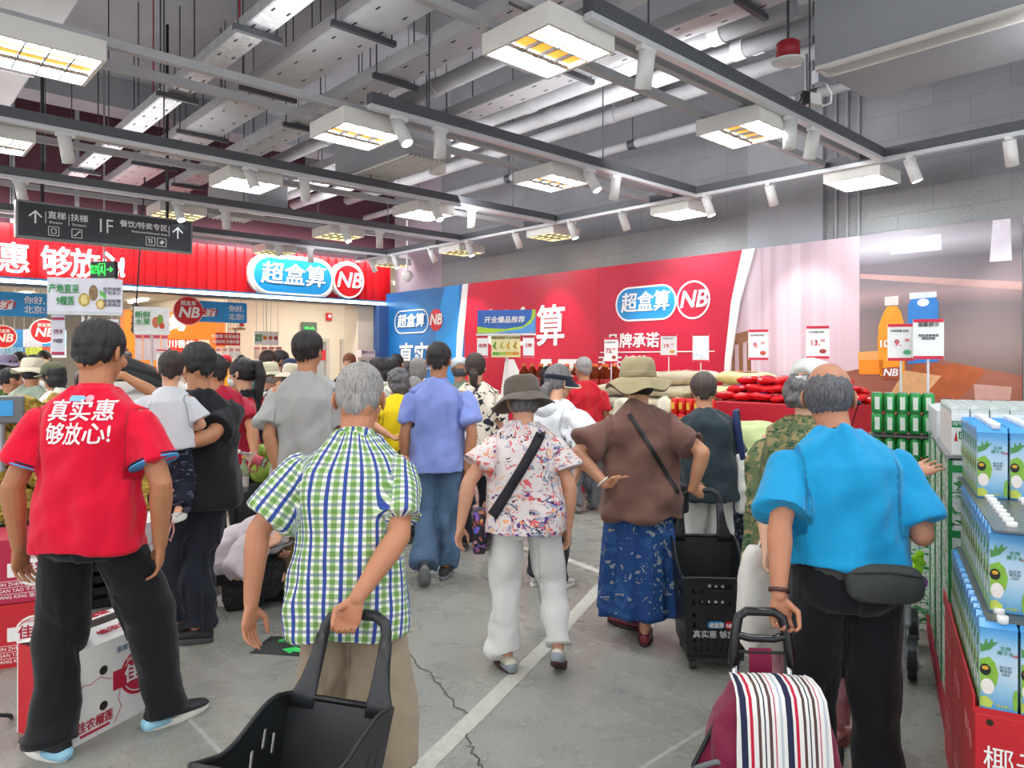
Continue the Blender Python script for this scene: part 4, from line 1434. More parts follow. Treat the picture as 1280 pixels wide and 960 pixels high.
for q, dx in enumerate((-15, -6, 5, 14)):
 rect(t, dx * k, -33 * k, 8 * k, 32 * k, mat('#ead7d6', 0.5), 'price_sheet', -0.02)
 rect(t, dx * k, -20 * k, 7.4 * k, 4 * k, mat('#cf4a58', 0.5), 'price_header', -0.023)
t = thing('board_back', 'black slatted back of a tilted shop board in the entrance', 'sign', P(169, 400, 7.9), radians(-60))
t.rotation_euler = (0, radians(16), radians(-50))
rect(t, 0, 0, 0.3, 0.34, mat('#4b4744', 0.6), 'panel', 0, 0.02)
for q in range(5):
 rect(t, 0, -0.14 + q * 0.07, 0.3, 0.015, M_BLACK, 'slat', -0.01)
b = MB(); b.cyl((0, 0, 0.17), (0, 0, 1.55), 0.008, seg=6); b.build('hanger_rod', M_BLACK, t)
price_card(204, 449, 5.6, '4.90', 'pink price card standing behind the outstretched arm', 15, 24, base=0.0, tone='#b8312e', rz=radians(20))
# ================================================================== PEOPLE
import time as _time
def remesh(mb, voxel, smooth=4, name='body'):
 o = obj('tmp_' + name, mb.mesh('tmp'))
 r = o.modifiers.new('r', 'REMESH')
 r.mode = 'VOXEL'
 r.voxel_size = voxel
 r.use_smooth_shade = True
 if smooth:
  s = o.modifiers.new('s', 'SMOOTH')
  s.factor = 0.5
  s.iterations = smooth
 dg = bpy.context.evaluated_depsgraph_get()
 me = bpy.data.meshes.new_from_object(o.evaluated_get(dg))
 old = o.data
 bpy.data.objects.remove(o)
 bpy.data.meshes.remove(old)
 me.name = name
 me.polygons.foreach_set('use_smooth', [True] * len(me.polygons))
 return me
def get_co(me):
 a = np.empty(len(me.vertices) * 3, dtype=np.float32)
 me.vertices.foreach_get('co', a)
 return a.reshape(-1, 3).astype(np.float64)
def get_no(me):
 a = np.empty(len(me.vertices) * 3, dtype=np.float32)
 me.vertex_normals.foreach_get('vector', a)
 return a.reshape(-1, 3).astype(np.float64)
def set_co(me, a):
 me.vertices.foreach_set('co', a.astype(np.float32).ravel())
 me.update()
def set_cuv(me, uv):
 at = me.attributes.new('cuv', 'FLOAT_VECTOR', 'POINT')
 at.data.foreach_set('vector', uv.astype(np.float32).ravel())
def ik(S, T, l1, l2, pole):
 d = T - S
 L = d.length
 mx = (l1 + l2) * 0.998
 if L > mx:
  T = S + d * (mx / L)
  d = T - S
  L = mx
 a = (l1 * l1 - l2 * l2 + L * L) / (2 * L)
 h = sqrt(max(l1 * l1 - a * a, 0))
 u = d / L
 p = Vector(pole) - u * Vector(pole).dot(u)
 if p.length < 1e-5:
  p = u.orthogonal()
 return S + u * a + p.normalized() * h, T
def spow(x, p):
 return (abs(x) ** p) * (1 if x >= 0 else -1)
class Person:
 def __init__(s, label, x, y, yaw=0, H=1.68, fat=1.0, shw=1.0, lean=4, hunch=8, twist=0, head=(0, 0, 0), hs=None, name='person',
                 feet=None, hands=None, hip=None, tone='#c48d69', voxel=0.011, cat='person', neckf=6, side=0, base_z=0.0, belly=0.0, hipx=0.0, handsize=1.0):
  s.s = k = H / 1.72
  s.hs = hs or (0.55 + 0.45 * k) * 1.10
  s.fat, s.shw = fat, shw
  s.yaw = radians(yaw)
  s.loc = Vector((x, y, base_z))
  s.root = thing(name, label, cat, s.loc, s.yaw)
  s.inv = Matrix.Rotation(-s.yaw, 3, 'Z')
  s.voxel = voxel
  s.tone = tone
  s.belly = belly
  s.fine = voxel < 0.009
  # ---- legs
  feet = feet or {}
  s.ank, s.fy, s.fp = {}, {}, {}
  for sd, sg in (('L', -1), ('R', 1)):
   f = feet.get(sd, {})
   if 'p' in f:
    a = s.loc_of(f['p'])
   else:
    a = Vector((sg * f.get('dx', 0.10) * k, f.get('dy', 0.0), 0))
   a.z = f.get('z', a.z if 'p3' in f else 0.0) + 0.085 * k
   if 'p3' in f:
    a = s.loc_of(f['p3'])
   s.ank[sd] = a
   s.fy[sd] = radians(f.get('yaw', -8 * sg))
   s.fp[sd] = radians(f.get('pitch', 0))
  l1, l2 = 0.41 * k, 0.395 * k
  if hip is None:
   best = 9
   for sd, sg in (('L', -1), ('R', 1)):
    a = s.ank[sd]
    dd = Vector((a.x - hipx - sg * 0.09 * k, a.y, 0)).length
    best = min(best, a.z + sqrt(max(((l1 + l2) * 0.993) ** 2 - dd * dd, 0.01)))
   hip = best + 0.012 * k
  s.p0 = Vector((hipx, 0, hip))
  # ---- spine
  ln, hu = radians(lean), radians(hunch)
  sl = radians(side)
  def dr(a):
   return Vector((sin(sl), sin(a) * cos(sl), cos(a) * cos(sl)))
  s.d0, s.d1, s.d2 = dr(ln * 0.7), dr(ln + hu * 0.5), dr(ln + hu)
  s.dl = dr(ln * 0.25)
  s.tw = radians(twist)
  # ---- shoulders, arms
  s.sh, s.el, s.wr, s.hd = {}, {}, {}, {}
  hands = hands or {}
  u, r, f = s.fr(0.47)
  c = s.at(0.47)
  for sd, sg in (('L', -1), ('R', 1)):
   h = hands.get(sd, {})
   S = c + r * (sg * 0.172 * k * shw) - u * 0.046 * k + f * h.get('sf', 0.0)
   if 'p' in h:
    T = s.loc_of(h['p'])
   elif 'l' in h:
    T = Vector(h['l'])
   else:
    T = S + Vector((sg * h.get('out', 0.05), h.get('fwd', 0.03), -0.522)) * k
   if 'str' in h or not ('p' in h or 'l' in h):
    T = S + (T - S).normalized() * (0.535 * k * h.get('str', .975))
   pole = Vector(h.get('pole', (sg * 0.5, -0.9, -0.2)))
   E, T = ik(S, T, 0.285 * k, 0.25 * k, pole)
   s.sh[sd], s.el[sd], s.wr[sd] = S, E, T
   d = Vector(h['d']).normalized() if 'd' in h else (T - E).normalized()
   th = Vector(h['th']) if 'th' in h else Vector((-sg * 0.25, 1, 0.1))
   th = th - d * th.dot(d)
   th.normalize()
   s.hd[sd] = (d, th, h.get('curl', 0.32), sg, h.get('tc', None))
  s.kn = {}
  for sd, sg in (('L', -1), ('R', 1)):
   hj = s.hipj(sd)
   f = feet.get(sd, {})
   K, A = ik(hj, s.ank[sd], l1, l2, f.get('pole', (sin(-s.fy[sd]) * 0.6, 1, 0)))
   s.kn[sd], s.ank[sd] = K, A
  # ---- head frame
  s.nb = s.at(0.53)
  nd = dr(ln * 0.5 + hu * 0.8 + radians(neckf))
  s.hc = s.nb + nd * (0.050 * k + 0.098 * s.hs)
  hy, hp, hr = [radians(a) for a in head]
  s.HM = Matrix.Rotation(hy, 3, 'Z') @ Matrix.Rotation(-hp, 3, 'X') @ Matrix.Rotation(hr, 3, 'Y')
  s.make_body(handsize)
 def loc_of(s, p):
  return s.inv @ (Vector(p) - s.loc)
 def hipj(s, sd):
  sg = -1 if sd == 'L' else 1
  return s.p0 + Vector((sg * 0.088 * s.s * min(1.15, s.fat), 0, -0.012 * s.s))
 def at(s, h):
  k = s.s
  if h <= 0:
   return s.p0 + s.dl * (h * k)
  p = s.p0 + s.d0 * (min(h, 0.16) * k)
  if h > 0.16:
   p = p + s.d1 * ((min(h, 0.36) - 0.16) * k)
  if h > 0.36:
   p = p + s.d2 * ((h - 0.36) * k)
  return p
 def fr(s, h):
  u = (s.at(h + 0.07) - s.at(h - 0.07)).normalized()
  t = s.tw * max(0, min(1, h / 0.36))
  r = Vector((cos(t), sin(t), 0))
  r = (r - u * r.dot(u)).normalized()
  f = u.cross(r)
  return u, r, f
 def sect(s, h, a, b, n=24, p=0.86, oy=0.0):
  u, r, f = s.fr(h)
  c = s.at(h) + f * oy
  return [c + r * (a * spow(cos(2 * pi * i / n), p)) + f * (b * spow(sin(2 * pi * i / n), p)) for i in range(n)]
 def H(s, p):
  return s.hc + s.HM @ (Vector(p) * s.hs)
 def hand(s, mb, sd, size):
  d, th, curl, sg, tc = s.hd[sd]
  W = s.wr[sd]
  n = d.cross(th) * (-sg)
  z = s.s * size * 0.98
  def pt(a, b, c):
   return W + (d * a + th * b + n * c) * z
  # palm
  mb.loft([[pt(a, b * cos(2 * pi * i / 12), cc * sin(2 * pi * i / 12)) + th * (o * z) for i in range(12)] for a, b, cc, o in ((-0.03, 0.024, 0.018, 0), (0.0, 0.027, 0.018, 0), (0.03, 0.039, 0.019, 0.003), (0.065, 0.045, 0.016, 0.001), (0.085, 0.042, 0.012, 0), (0.092, 0.036, 0.007, 0))])
  L = (0.072, 0.082, 0.076, 0.060)
  for i in range(4):
   b0 = pt(0.085, 0.033 - 0.0218 * i, 0)
   spread = (1.5 - i) * 0.06 * (1 - curl)
   a = curl * (0.55 + 0.06 * i)
   pts = [b0]
   dirv = d + th * spread
   dirv.normalize()
   ang = 0
   for seg, fr_ in enumerate((0.46, 0.30, 0.24)):
    ang += a * (1.25, 1.5, 1.0)[seg] * 1.0
    v = dirv * cos(ang) + n * sin(ang)
    pts.append(pts[-1] + v * (L[i] * fr_ * z))
   r0 = 0.0084 if i < 3 else 0.0074
   mb.tube(pts, [r0 * z, r0 * 0.95 * z, r0 * 0.86 * z, r0 * 0.74 * z], 8)
  tcur = curl if tc is None else tc
  b0 = pt(0.022, 0.022, 0.006)
  v1 = (d * 0.62 + th * (0.80 - 0.35 * tcur) + n * (0.15 + 0.65 * tcur)).normalized()
  v2 = (d * 0.9 + th * (0.30 - 0.75 * tcur) + n * (0.1 + 0.5 * tcur)).normalized()
  p1 = b0 + v1 * 0.052 * z
  p2 = p1 + v2 * 0.030 * z
  p3 = p2 + (v2 + d * 0.1).normalized() * 0.022 * z
  mb.tube([b0, p1, p2, p3], [0.0145 * z, 0.0115 * z, 0.010 * z, 0.0075 * z], 8)
 def make_body(s, handsize):
  k, fat = s.s, s.fat
  mb = MB()
  prof = [(-0.09, .12, .085), (-0.03, .152, .105), (0.03, .155, .105), (0.10, .14, .095), (0.17, .132, .09), (0.26, .145, .10), (0.36, .155, .105), (0.43, .135, .085), (0.475, .10, .07), (0.515, .066, .060), (0.54, .055, .058)]
  mb.loft([s.sect(h, a * k * (0.5 + 0.5 * fat), b * k * (0.5 + 0.5 * fat), 20) for h, a, b in prof])
  hn = s.H((0, -0.012, -0.03))
  mb.tube([s.at(0.49), s.at(0.53), hn], [0.068 * k, 0.061 * k, 0.057 * s.hs], 14)
  for sd, sg in (('L', -1), ('R', 1)):
   S, E, W = s.sh[sd], s.el[sd], s.wr[sd]
   af = 0.6 + 0.4 * fat
   mb.tube([s.at(0.43) + (S - s.at(0.43)) * 0.4, S, S.lerp(E, .35), S.lerp(E, .8), E], [.045 * k, .045 * k, .046 * k * af, .042 * k * af, .040 * k * af], 12)
   mb.tube([E, E.lerp(W, .25), E.lerp(W, .6), W], [.040 * k * af, .043 * k * af, .035 * k * af, .0265 * k], 12)
   s.hand(mb, sd, handsize)
   hj, K, A = s.hipj(sd), s.kn[sd], s.ank[sd]
   mb.tube([hj, hj.lerp(K, .4), hj.lerp(K, .85), K], [.078 * k, .072 * k, .056 * k, .054 * k], 12)
   mb.tube([K, K.lerp(A, .3), K.lerp(A, .75), A], [.053 * k, .055 * k, .038 * k, .034 * k], 12)
   fd, fu, frt = s.footframe(sd)
   mb.tube([A - fd * .03 * k - fu * .045 * k, A - fu * .035 * k + fd * .03 * k, A + fd * .14 * k - fu * .06 * k], [.026 * k, .027 * k, .018 * k], 10)
  # head
  q = s.hs
  HM = s.HM
  def he(c, r, M=None):
   mb.ell(s.H(c), [x * q for x in r], HM @ M if M is not None else HM, 18, 12)
  he((0, -0.006, 0.022), (.074, .092, .093))
  he((0, 0.022, -0.035), (.060, .066, .075))
  he((0, 0.052, -0.088), (.030, .028, .022))
  he((0, -0.045, -0.030), (.056, .045, .055))
  mb.tube([s.H((0, .084, .022)), s.H((0, .096, -.006)), s.H((0, .104, -.026))], [.008 * q, .010 * q, .013 * q], 8)
  for sg in (-1, 1):
   he((sg * .014, .092, -.030), (.009, .010, .008))
   he((sg * .032, .074, .026), (.024, .014, .009))
   he((sg * .040, .062, -.028), (.022, .022, .022))
   E3 = Matrix.Rotation(sg * radians(28), 3, 'Z') @ Matrix.Rotation(radians(-8), 3, 'X')
   he((sg * .079, -.008, -.006), (.007, .019, .030), E3)
   he((sg * .077, .000, -.030), (.006, .009, .011), E3)
  he((0, .083, -.058), (.023, .010, .007))
  he((0, .080, -.070), (.019, .010, .006))
  me = remesh(mb, s.voxel, 1 if s.fine else 2, 'body')
  me.materials.append(skin(s.tone))
  obj('body', me, s.root)
 def footframe(s, sd):
  yw, pt = s.fy[sd], s.fp[sd]
  fd = Vector((-sin(yw) * cos(pt), cos(yw) * cos(pt), -sin(pt)))
  rt = Vector((cos(yw), sin(yw), 0))
  return fd, rt.cross(fd), rt
 def face(s, lips=True, brows='#2a211d'):
  """Eyes, eyebrows and mouth for heads that turn a face to the viewer."""
  q = s.hs
  for sg in (-1, 1):
   m = MB(); m.ell(s.H((sg * .031, .0835, .008)), (.013 * q, .006 * q, .0065 * q), s.HM, 12, 8)
   m.mi = 1
   m.ell(s.H((sg * .031, .0865, .008)), (.006 * q, .004 * q, .006 * q), s.HM, 10, 6)
   m.build('eye', [mat('#e9e4df', 0.3), mat('#1c1410', 0.2)], s.root, True)
   m = MB(); m.tube([s.H((sg * .016, .090, .027)), s.H((sg * .034, .088, .032)), s.H((sg * .050, .078, .027))], [.003 * q, .0042 * q, .002 * q], 6)
   m.build('eyebrow', mat(brows, 0.8), s.root, True)
  if lips:
   m = MB(); m.ell(s.H((0, .090, -.0605)), (.021 * q, .0045 * q, .004 * q), s.HM, 12, 6); m.ell(s.H((0, .089, -.0675)), (.017 * q, .0045 * q, .004 * q), s.HM, 12, 6)
   m.build('lips', mat('#a65650', 0.45), s.root, True)
 # ---------------------------------------------------------------- clothes
 def uv_of(s, co, arms=True, sleeve=2.0):
  """Cloth coordinates: around the trunk and up it; around and along the sleeves."""
  u, r, f = s.fr(0.2)
  p0 = np.array(s.p0)
  rel = co - p0
  U, Rr, Ff = np.array(u), np.array(r), np.array(f)
  h = rel @ U
  x = rel @ Rr
  y = rel @ Ff
  ang = np.arctan2(x, -y / 0.72)
  uv = np.stack([ang * 0.165 * s.s * s.fat, h, np.zeros(len(co))], 1)
  if arms:
   dt = np.abs(x) / (0.165 * s.s * s.shw)
   for sd in 'LR':
    S, E, W = (np.array(v) for v in (s.sh[sd], s.el[sd], s.wr[sd]))
    sgn = -1 if sd == 'L' else 1
    a = (E - S) / np.linalg.norm(E - S)
    b = (W - E) / np.linalg.norm(W - E)
    t1 = (co - S) @ a
    d1 = np.linalg.norm(co - S - np.outer(np.clip(t1, 0, np.linalg.norm(E - S)), a), axis=1)
    t2 = (co - E) @ b
    d2 = np.linalg.norm(co - E - np.outer(np.clip(t2, 0, 9), b), axis=1)
    if sleeve <= 1.0:
     d2 = d2 + 9
     d1 = np.where(t1 > np.linalg.norm(E - S) * sleeve * 1.12, 9, d1)
    near = np.minimum(d1, d2)
    lat = sgn * x
    is_arm = (near < 0.125 * s.s) & ((lat > 0.158 * s.s * s.shw) | (near < 0.06 * s.s) & (lat > 0.14 * s.s * s.shw)) & (t1 > -0.02)
    ax = np.where((d2 < d1), 1, 0)[:, None]
    cen = np.where(ax, E + np.outer(np.clip(t2, 0, 9), b), S + np.outer(np.clip(t1, -1, 9), a))
    q = co - cen
    e1 = np.cross(a, [0, 1, 0]); e1 /= np.linalg.norm(e1) + 1e-9
    e2 = np.cross(a, e1)
    an = np.arctan2(q @ e1, q @ e2)
    ll = np.where(d2 < d1, np.linalg.norm(E - S) + t2, t1)
    uv[is_arm] = np.stack([an * 0.07 * s.s + sgn * 0.5, 0.47 * s.s - ll, np.zeros(len(co))], 1)[is_arm]
  return uv
 def folds(s, me, uv, amp, fu=16, fv=3.5, seed=0, low=None):
  co, no = get_co(me), get_no(me)
  n = vnoise(np.stack([uv[:, 0] * fu + uv[:, 1] * 1.6, uv[:, 1] * fv, uv[:, 2]], 1) + 50, seed)
  n2 = vnoise(np.stack([uv[:, 0] * fu * 1.1 - uv[:, 1] * 9, uv[:, 1] * 8 + uv[:, 0] * 5, uv[:, 2]], 1) + 90, seed + 3)
  w = 1.0
  if low is not None:
   w = low
  n3 = vnoise(np.stack([uv[:, 0] * 7 - uv[:, 1] * 4, uv[:, 1] * 5 + uv[:, 0] * 3, uv[:, 2]], 1) + 130, seed + 5)
  n = np.sign(n) * np.abs(n) ** 0.8
  set_co(me, co + no * ((n * 0.9 + n2 * 0.6 + n3 * 0.8) * amp * 3.3 * w)[:, None])
 def top(s, m, name='shirt', sleeve=0.62, hem=-0.10, ease=1.0, amp=0.005, flare=0.0, seed=0, sl_r=1.0, neck=0.538, voxel=None, drop=0.0, label=None, fu=16, fv=3.5, hem_dip=0.0):
  k, fat = s.s, s.fat
  e = (0.012 * ease + 0.003) * k
  bl = s.belly
  mb = MB()
  prof = [(hem, .182 + flare, .142 + flare * .8), (hem * 0.3, .180 + flare * .7, .139 + flare * .5), (0.05, .174 + flare * .4, .131 + flare * .3), (0.14, .163 + flare * .2, .118), (0.22, .160, .116), (0.30, .166, .118), (0.38, .172, .116), (0.43, .166, .106), (0.462, .150, .094), (0.490, .116, .082), (0.52, .080, .071), (neck, .066, .064)]
  if hem > -0.02:
   prof = [(hem, .170 + flare, .128 + flare), (hem + .04, .168, .124)] + [p for p in prof[3:] if p[0] > hem + .06]
  if hem < -0.25:
   prof.insert(0, (hem, .178 + flare, .135 + flare))
   prof[1] = (-0.12, .176 + flare * .8, .13 + flare * .6)
  rings = []
  for h, a, b in prof:
   g = fat if h < 0.40 else 1 + (fat - 1) * 0.35
   wsh = 1 + (s.shw - 1) * min(1, max(0, h / 0.4)) if h < 0.5 else 1
   oy = bl * k * max(0, 1 - abs(h - 0.1) / 0.2)
   rings.append(s.sect(h, (a * k * g) * wsh + e, b * k * g + e + oy * 0.5, 26, 0.88, oy))
  mb.loft(rings)
  for sd, sg in (('L', -1), ('R', 1)):
   S, E, W = s.sh[sd], s.el[sd], s.wr[sd]
   c = s.at(0.44)
   dn = (E - S).normalized()
   pts = [c + (S - c) * 0.40, c + (S - c) * 0.80, S + dn * (0.022 * k)]
   rd = [.054 * k, .054 * k, (.051 * k + e * .7) * sl_r ** 0.3]
   af = 0.6 + 0.4 * fat
   if sleeve <= 1.0:
    for t in (0.45, 0.75, 1.0):
     pts.append(S.lerp(E, sleeve * t))
     rd.append((.055 * k * af + e * (0.6 + 0.5 * t)) * (1 + (sl_r - 1) * t))
   else:
    pts += [S.lerp(E, .5), S.lerp(E, .93), E]
    rd += [(.053 * k * af + e) * sl_r, (.047 * k * af + e) * sl_r, (.048 * k * af + e) * sl_r]
    for t in (0.3, 0.65, 1.0):
     pts.append(E.lerp(W, (sleeve - 1) * max(t, .12)))
     rd.append((.046 - .008 * t) * k * af * sl_r + e * 0.9)
   mb.tube(pts, rd, 16, flat=(False, True))
  me = remesh(mb, voxel or max(0.0075, s.voxel * 1.15), 7, name)
  uv = s.uv_of(get_co(me), True, sleeve)
  set_cuv(me, uv)
  s.folds(me, uv, amp * min(1, s.s), seed=seed, fu=fu, fv=fv)
  me.materials.append(m)
  o = obj(name, me, s.root, label)
  s.shirt = o
  return o
 def legs(s, m, name='trousers', width=1.0, end=1.0, top=0.06, amp=0.004, seed=0, hemw=None, ease=1.0, label=None, voxel=None):
  """end: 1 = ankle, below 1 a fraction of hip-to-ankle."""
  k, fat = s.s, s.fat
  e = 0.010 * k * ease
  mb = MB()
  prof = [(top, .138, .096), (0.02, .154, .108), (-0.03, .166, .118), (-0.085, .150, .112), (-0.115, .11, .095)]
  mb.loft([s.sect(h, a * k * fat + e, b * k * fat + e + s.belly * k * 0.2, 24, 0.9) for h, a, b in prof][::-1])
  for sd in 'LR':
   hj, K, A = s.hipj(sd), s.kn[sd], s.ank[sd]
   A = A - (A - K).normalized() * 0.0
   pts, rd = [hj + Vector((0, 0, 0.02))], [.092 * k * min(fat, 1.15)]
   hw = hemw or .060
   path = [(0.22, .090), (0.40, .081 * width ** .6), (0.51, .073 * width), (0.56, .070 * width), (0.66, .068 * width), (0.82, (.5 * .064 + .5 * hw) * width), (0.95, hw * width), (1.0, hw * width * 1.02)]
   def pos(t):
    return hj.lerp(K, t / 0.51) if t <= 0.51 else K.lerp(A, (t - 0.51) / 0.49)
   last = None
   for t, r_ in path:
    if t > end:
     break
    pts.append(pos(t)); rd.append(r_ * k * (0.5 + 0.5 * fat) + e * 0.5)
    last = t
   if last < end:
    pts.append(pos(min(end, 1.0)))
    rd.append(rd[-1] * 1.02)
   if end > 1.0:
    pts.append(A + (A - K).normalized() * (end - 1) * 0.8 * k)
    rd.append(rd[-1] * 1.03)
   mb.tube(pts, rd, 18, flat=(False, True))
  me = remesh(mb, voxel or max(0.008, s.voxel * 1.15), 4, name)
  co = get_co(me)
  # coordinates: around each leg, and height
  x = co[:, 0]
  cx = np.where(x < s.p0.x, -1, 1)
  uv = np.stack([np.arctan2(x - s.p0.x - cx * 0.09 * k, -(co[:, 1] - s.p0.y)) * 0.08 * k + cx * 0.4, co[:, 2], np.zeros(len(co))], 1)
  set_cuv(me, uv)
  z = co[:, 2]
  low = 0.55 + 1.3 * np.clip(1 - z / (0.55 * k), 0, 1)
  s.folds(me, uv, amp, 12, 5.0, seed, low)
  co, no = get_co(me), get_no(me)
  n = vnoise(np.stack([uv[:, 0] * 6, uv[:, 1] * 26, np.zeros(len(co))], 1) + 20, seed + 9)
  set_co(me, co + no * (n * amp * 0.8 * np.clip(1.15 - z / (0.62 * k), 0, 1))[:, None])
  me.materials.append(m)
  o = obj(name, me, s.root, label)
  s.pants = o
  return o
 def skirt(s, m, hem_z, w0=0.175, w1=0.235, name='skirt', flutes=9, amp=0.018):
  k = s.s
  mb = MB()
  N = 96
  z0 = s.p0.z + 0.06 * k
  rings = []
  K = 26
  for i in range(K + 1):
   t = i / K
   z = z0 + (hem_z - z0) * t
   a = (w0 + (w1 - w0) * t ** 0.8) * k
   b = a * 0.72
   row = []
   for j in range(N):
    th = 2 * pi * j / N
    w = 1 + amp / a * k * t ** 0.7 * (sin(flutes * th + 0.8) + 0.6 * sin(flutes * 1.7 * th + 2.1 + 1.5 * t))
    row.append(Vector((s.p0.x + a * w * cos(th), s.p0.y + b * w * sin(th) + 0.0, z + 0.006 * sin(5 * th) * t)))
   rings.append(row)
  mb.loft(rings[::-1])
  me = mb.mesh(name, m, True)
  co = get_co(me)
  uv = np.stack([np.arctan2(co[:, 0] - s.p0.x, -(co[:, 1] - s.p0.y)) * 0.19 * k, co[:, 2], np.zeros(len(co))], 1)
  set_cuv(me, uv)
  return obj(name, me, s.root)
 def shoes(s, m, sole, name='shoe', h=0.085, length=1.0, sole_t=0.03, accent=None, labels=None):
  k = s.s
  for sd in 'LR':
   fd, fu, rt = s.footframe(sd)
   A = s.ank[sd]
   B = A - fu * (0.085 * k)          # ground point under the ankle
   def ring(t, wd, ht, c0=0.012):
    c = B + fd * (t * k * length)
    row = []
    for i in range(16):
     a = 2 * pi * i / 16
     row.append(c + rt * (wd * k * spow(cos(a), 0.8)) + fu * (sole_t * 0.8 + (ht * k - sole_t * 0.8) * (0.5 + 0.5 * spow(sin(a), 0.8))))
    return row
   mb = MB()
   mb.loft([ring(-.082, .016, .060), (ring(-.075, .029, .078)), ring(-.05, .036, h), ring(0.0, .039, h + .005), ring(.045, .041, h - .012), ring(.09, .045, .062), ring(.13, .046, .052), ring(.165, .038, .046), ring(.185, .02, .04)])
   me = remesh(mb, 0.007 if s.fine else 0.010, 3, name)
   me.materials.append(m)
   sh = obj(name, me, s.root)
   sb = MB()
   N = 22
   out = []
   for i in range(N):
    a = 2 * pi * i / N
    x = cos(a)
    y = sin(a)
    L0 = 0.052 + 0.139 * x
    W0 = 0.045 * y * (1.0 if x > -0.2 else 0.86) * (1 - 0.08 * x)
    out.append((L0, W0))
   rings = []
   for zz, sc in ((0.0, 0.94), (0.006, 1.0), (sole_t * 0.8, 1.0), (sole_t, 0.96)):
    rings.append([B + fd * (x * k * length * sc) + rt * (y * k * sc * 1.04) + fu * zz for x, y in out])
   sb.loft(rings[::-1] if False else rings, flip=True)
   sb.build('sole', sole, sh, True)
   if accent is not None:
    ab = MB()
    ab.loft([[B + fd * (t * k) + rt * (w * k * spow(cos(2 * pi * i / 12), .8)) + fu * (zc + hh * spow(sin(2 * pi * i / 12), .8)) for i in range(12)] for t, w, zc, hh in ((-.09, .022, .028, .018), (-.075, .034, .03, .026), (-.03, .041, .028, .024), (.02, .043, .022, .014))])
    ab.build('heel_wedge', accent, sh, True)
 # ---------------------------------------------------------------- hair, hats
 def hair(s, m, style='short', seed=0, voxel=None, amp=0.004, name='hair'):
  q = s.hs
  mb = MB()
  def he(c, r, M=None):
   mb.ell(s.H(c), [x * q for x in r], s.HM @ M if M is not None else s.HM, 20, 14)
  def tb(pts, rd):
   mb.tube([s.H(p) for p in pts], [r * q for r in rd], 12)
  if style in ('short', 'crew', 'full'):
   g = {'crew': 0.0, 'short': 0.004, 'full': 0.010}[style]
   he((0, -.012, .036), (.079 + g, .0945 + g, .085 + g))
   he((0, -.034, -.004), (.0725 + g * .4, .066 + g * .4, .060))
   he((0, -.052, -.030), (.050, .044, .046))
   if style == 'full':
    he((0, .03, .075), (.066, .058, .042))
  elif style == 'thin':
   he((0, -.024, .006), (.0795, .088, .084))
   he((0, -.046, -.028), (.062, .052, .050))
   he((0, .035, .07), (.052, .045, .040))
  elif style == 'bob':
   he((0, -.012, .024), (.090, .102, .100))
   he((0, -.036, -.04), (.088, .074, .085))
  elif style == 'curly':
   he((0, -.014, .022), (.094, .108, .104))
   he((0, -.05, -.045), (.086, .066, .075))
  elif style in ('ponytail', 'lowtail', 'bun'):
   he((0, -.012, .026), (.083, .099, .098))
   he((0, -.046, -.018), (.068, .058, .058))
   if style == 'ponytail':
    tb([(0, -.095, .075), (0, -.145, .065), (0, -.155, -.02), (0, -.135, -.13), (0, -.12, -.22), (0, -.115, -.28)], [.022, .034, .040, .036, .028, .010])
   elif style == 'lowtail':
    tb([(0, -.085, -.03), (0, -.11, -.06), (0, -.105, -.12), (0, -.095, -.17)], [.026, .034, .030, .012])
   else:
    he((0, -.115, .02), (.042, .034, .042))
  elif style == 'long':
   he((0, -.012, .026), (.088, .102, .100))
   tb([(0, -.04, 0), (0, -.065, -.10), (0, -.075, -.20)], [.085, .080, .060])
  elif style == 'under':        # hair that shows below a hat
   he((0, -.035, -.022), (.080, .066, .064))
  elif style == 'undercurly':
   he((0, -.036, -.012), (.094, .088, .082))
   he((0, -.06, -.05), (.086, .06, .05))
  me = remesh(mb, voxel or (0.006 if s.fine else 0.009), 2, name)
  co, no = get_co(me), get_no(me)
  if style in ('curly', 'undercurly'):
   n = vnoise(co * 34 / q + 7, seed) + 0.5 * vnoise(co * 75 / q + 3, seed + 1)
   a = 0.011
  else:
   loc = (co - np.array(s.hc)) @ np.array(s.HM)
   an = np.arctan2(loc[:, 0], -loc[:, 1])
   n = vnoise(np.stack([an * 9, loc[:, 2] * 16, loc[:, 1] * 10], 1) + 30, seed) + 0.6 * vnoise(np.stack([an * 26, loc[:, 2] * 20, loc[:, 1] * 24], 1) + 9, seed + 2)
   a = amp
  set_co(me, co + no * (n * a * q)[:, None])
  me.materials.append(m)
  return obj(name, me, s.root)
 def bucket_hat(s, m, brim=0.062, droop=0.035, crown=0.098, wav=0.006, band=None, name='hat', z0=0.03, size=1.0, seed=0):
  q = s.hs * size
  mb = MB()
  def wv(a, r, z):
   return r * (1 + 0.012 * sin(3 * a + seed)), z + (wav * sin(2 * a + seed) + wav * .7 * sin(5 * a + 1 + seed)) * max(0, (r - .095) / .05)
  M = s.HM
  prof = [(.088, z0 - .004), (.091, z0), (.0905, z0 + .02), (.087, z0 + crown * .55), (.080, z0 + crown * .82), (.066, z0 + crown * .94), (.03, z0 + crown), (.004, z0 + crown + .002)]
  mb.lathe([(r * q, z * q) for r, z in prof], s.H((0, -.008, 0)), 40, 1.0, 1.13, M)
  me = mb.mesh(name, m, True)
  co = get_co(me)
  set_cuv(me, co)
  no = get_no(me)
  n = vnoise(co * 22 + 5, seed)
  set_co(me, co + no * (n * 0.003)[:, None])
  o = obj(name, me, s.root)
  b = MB()
  r0, r1 = .089, .090 + brim
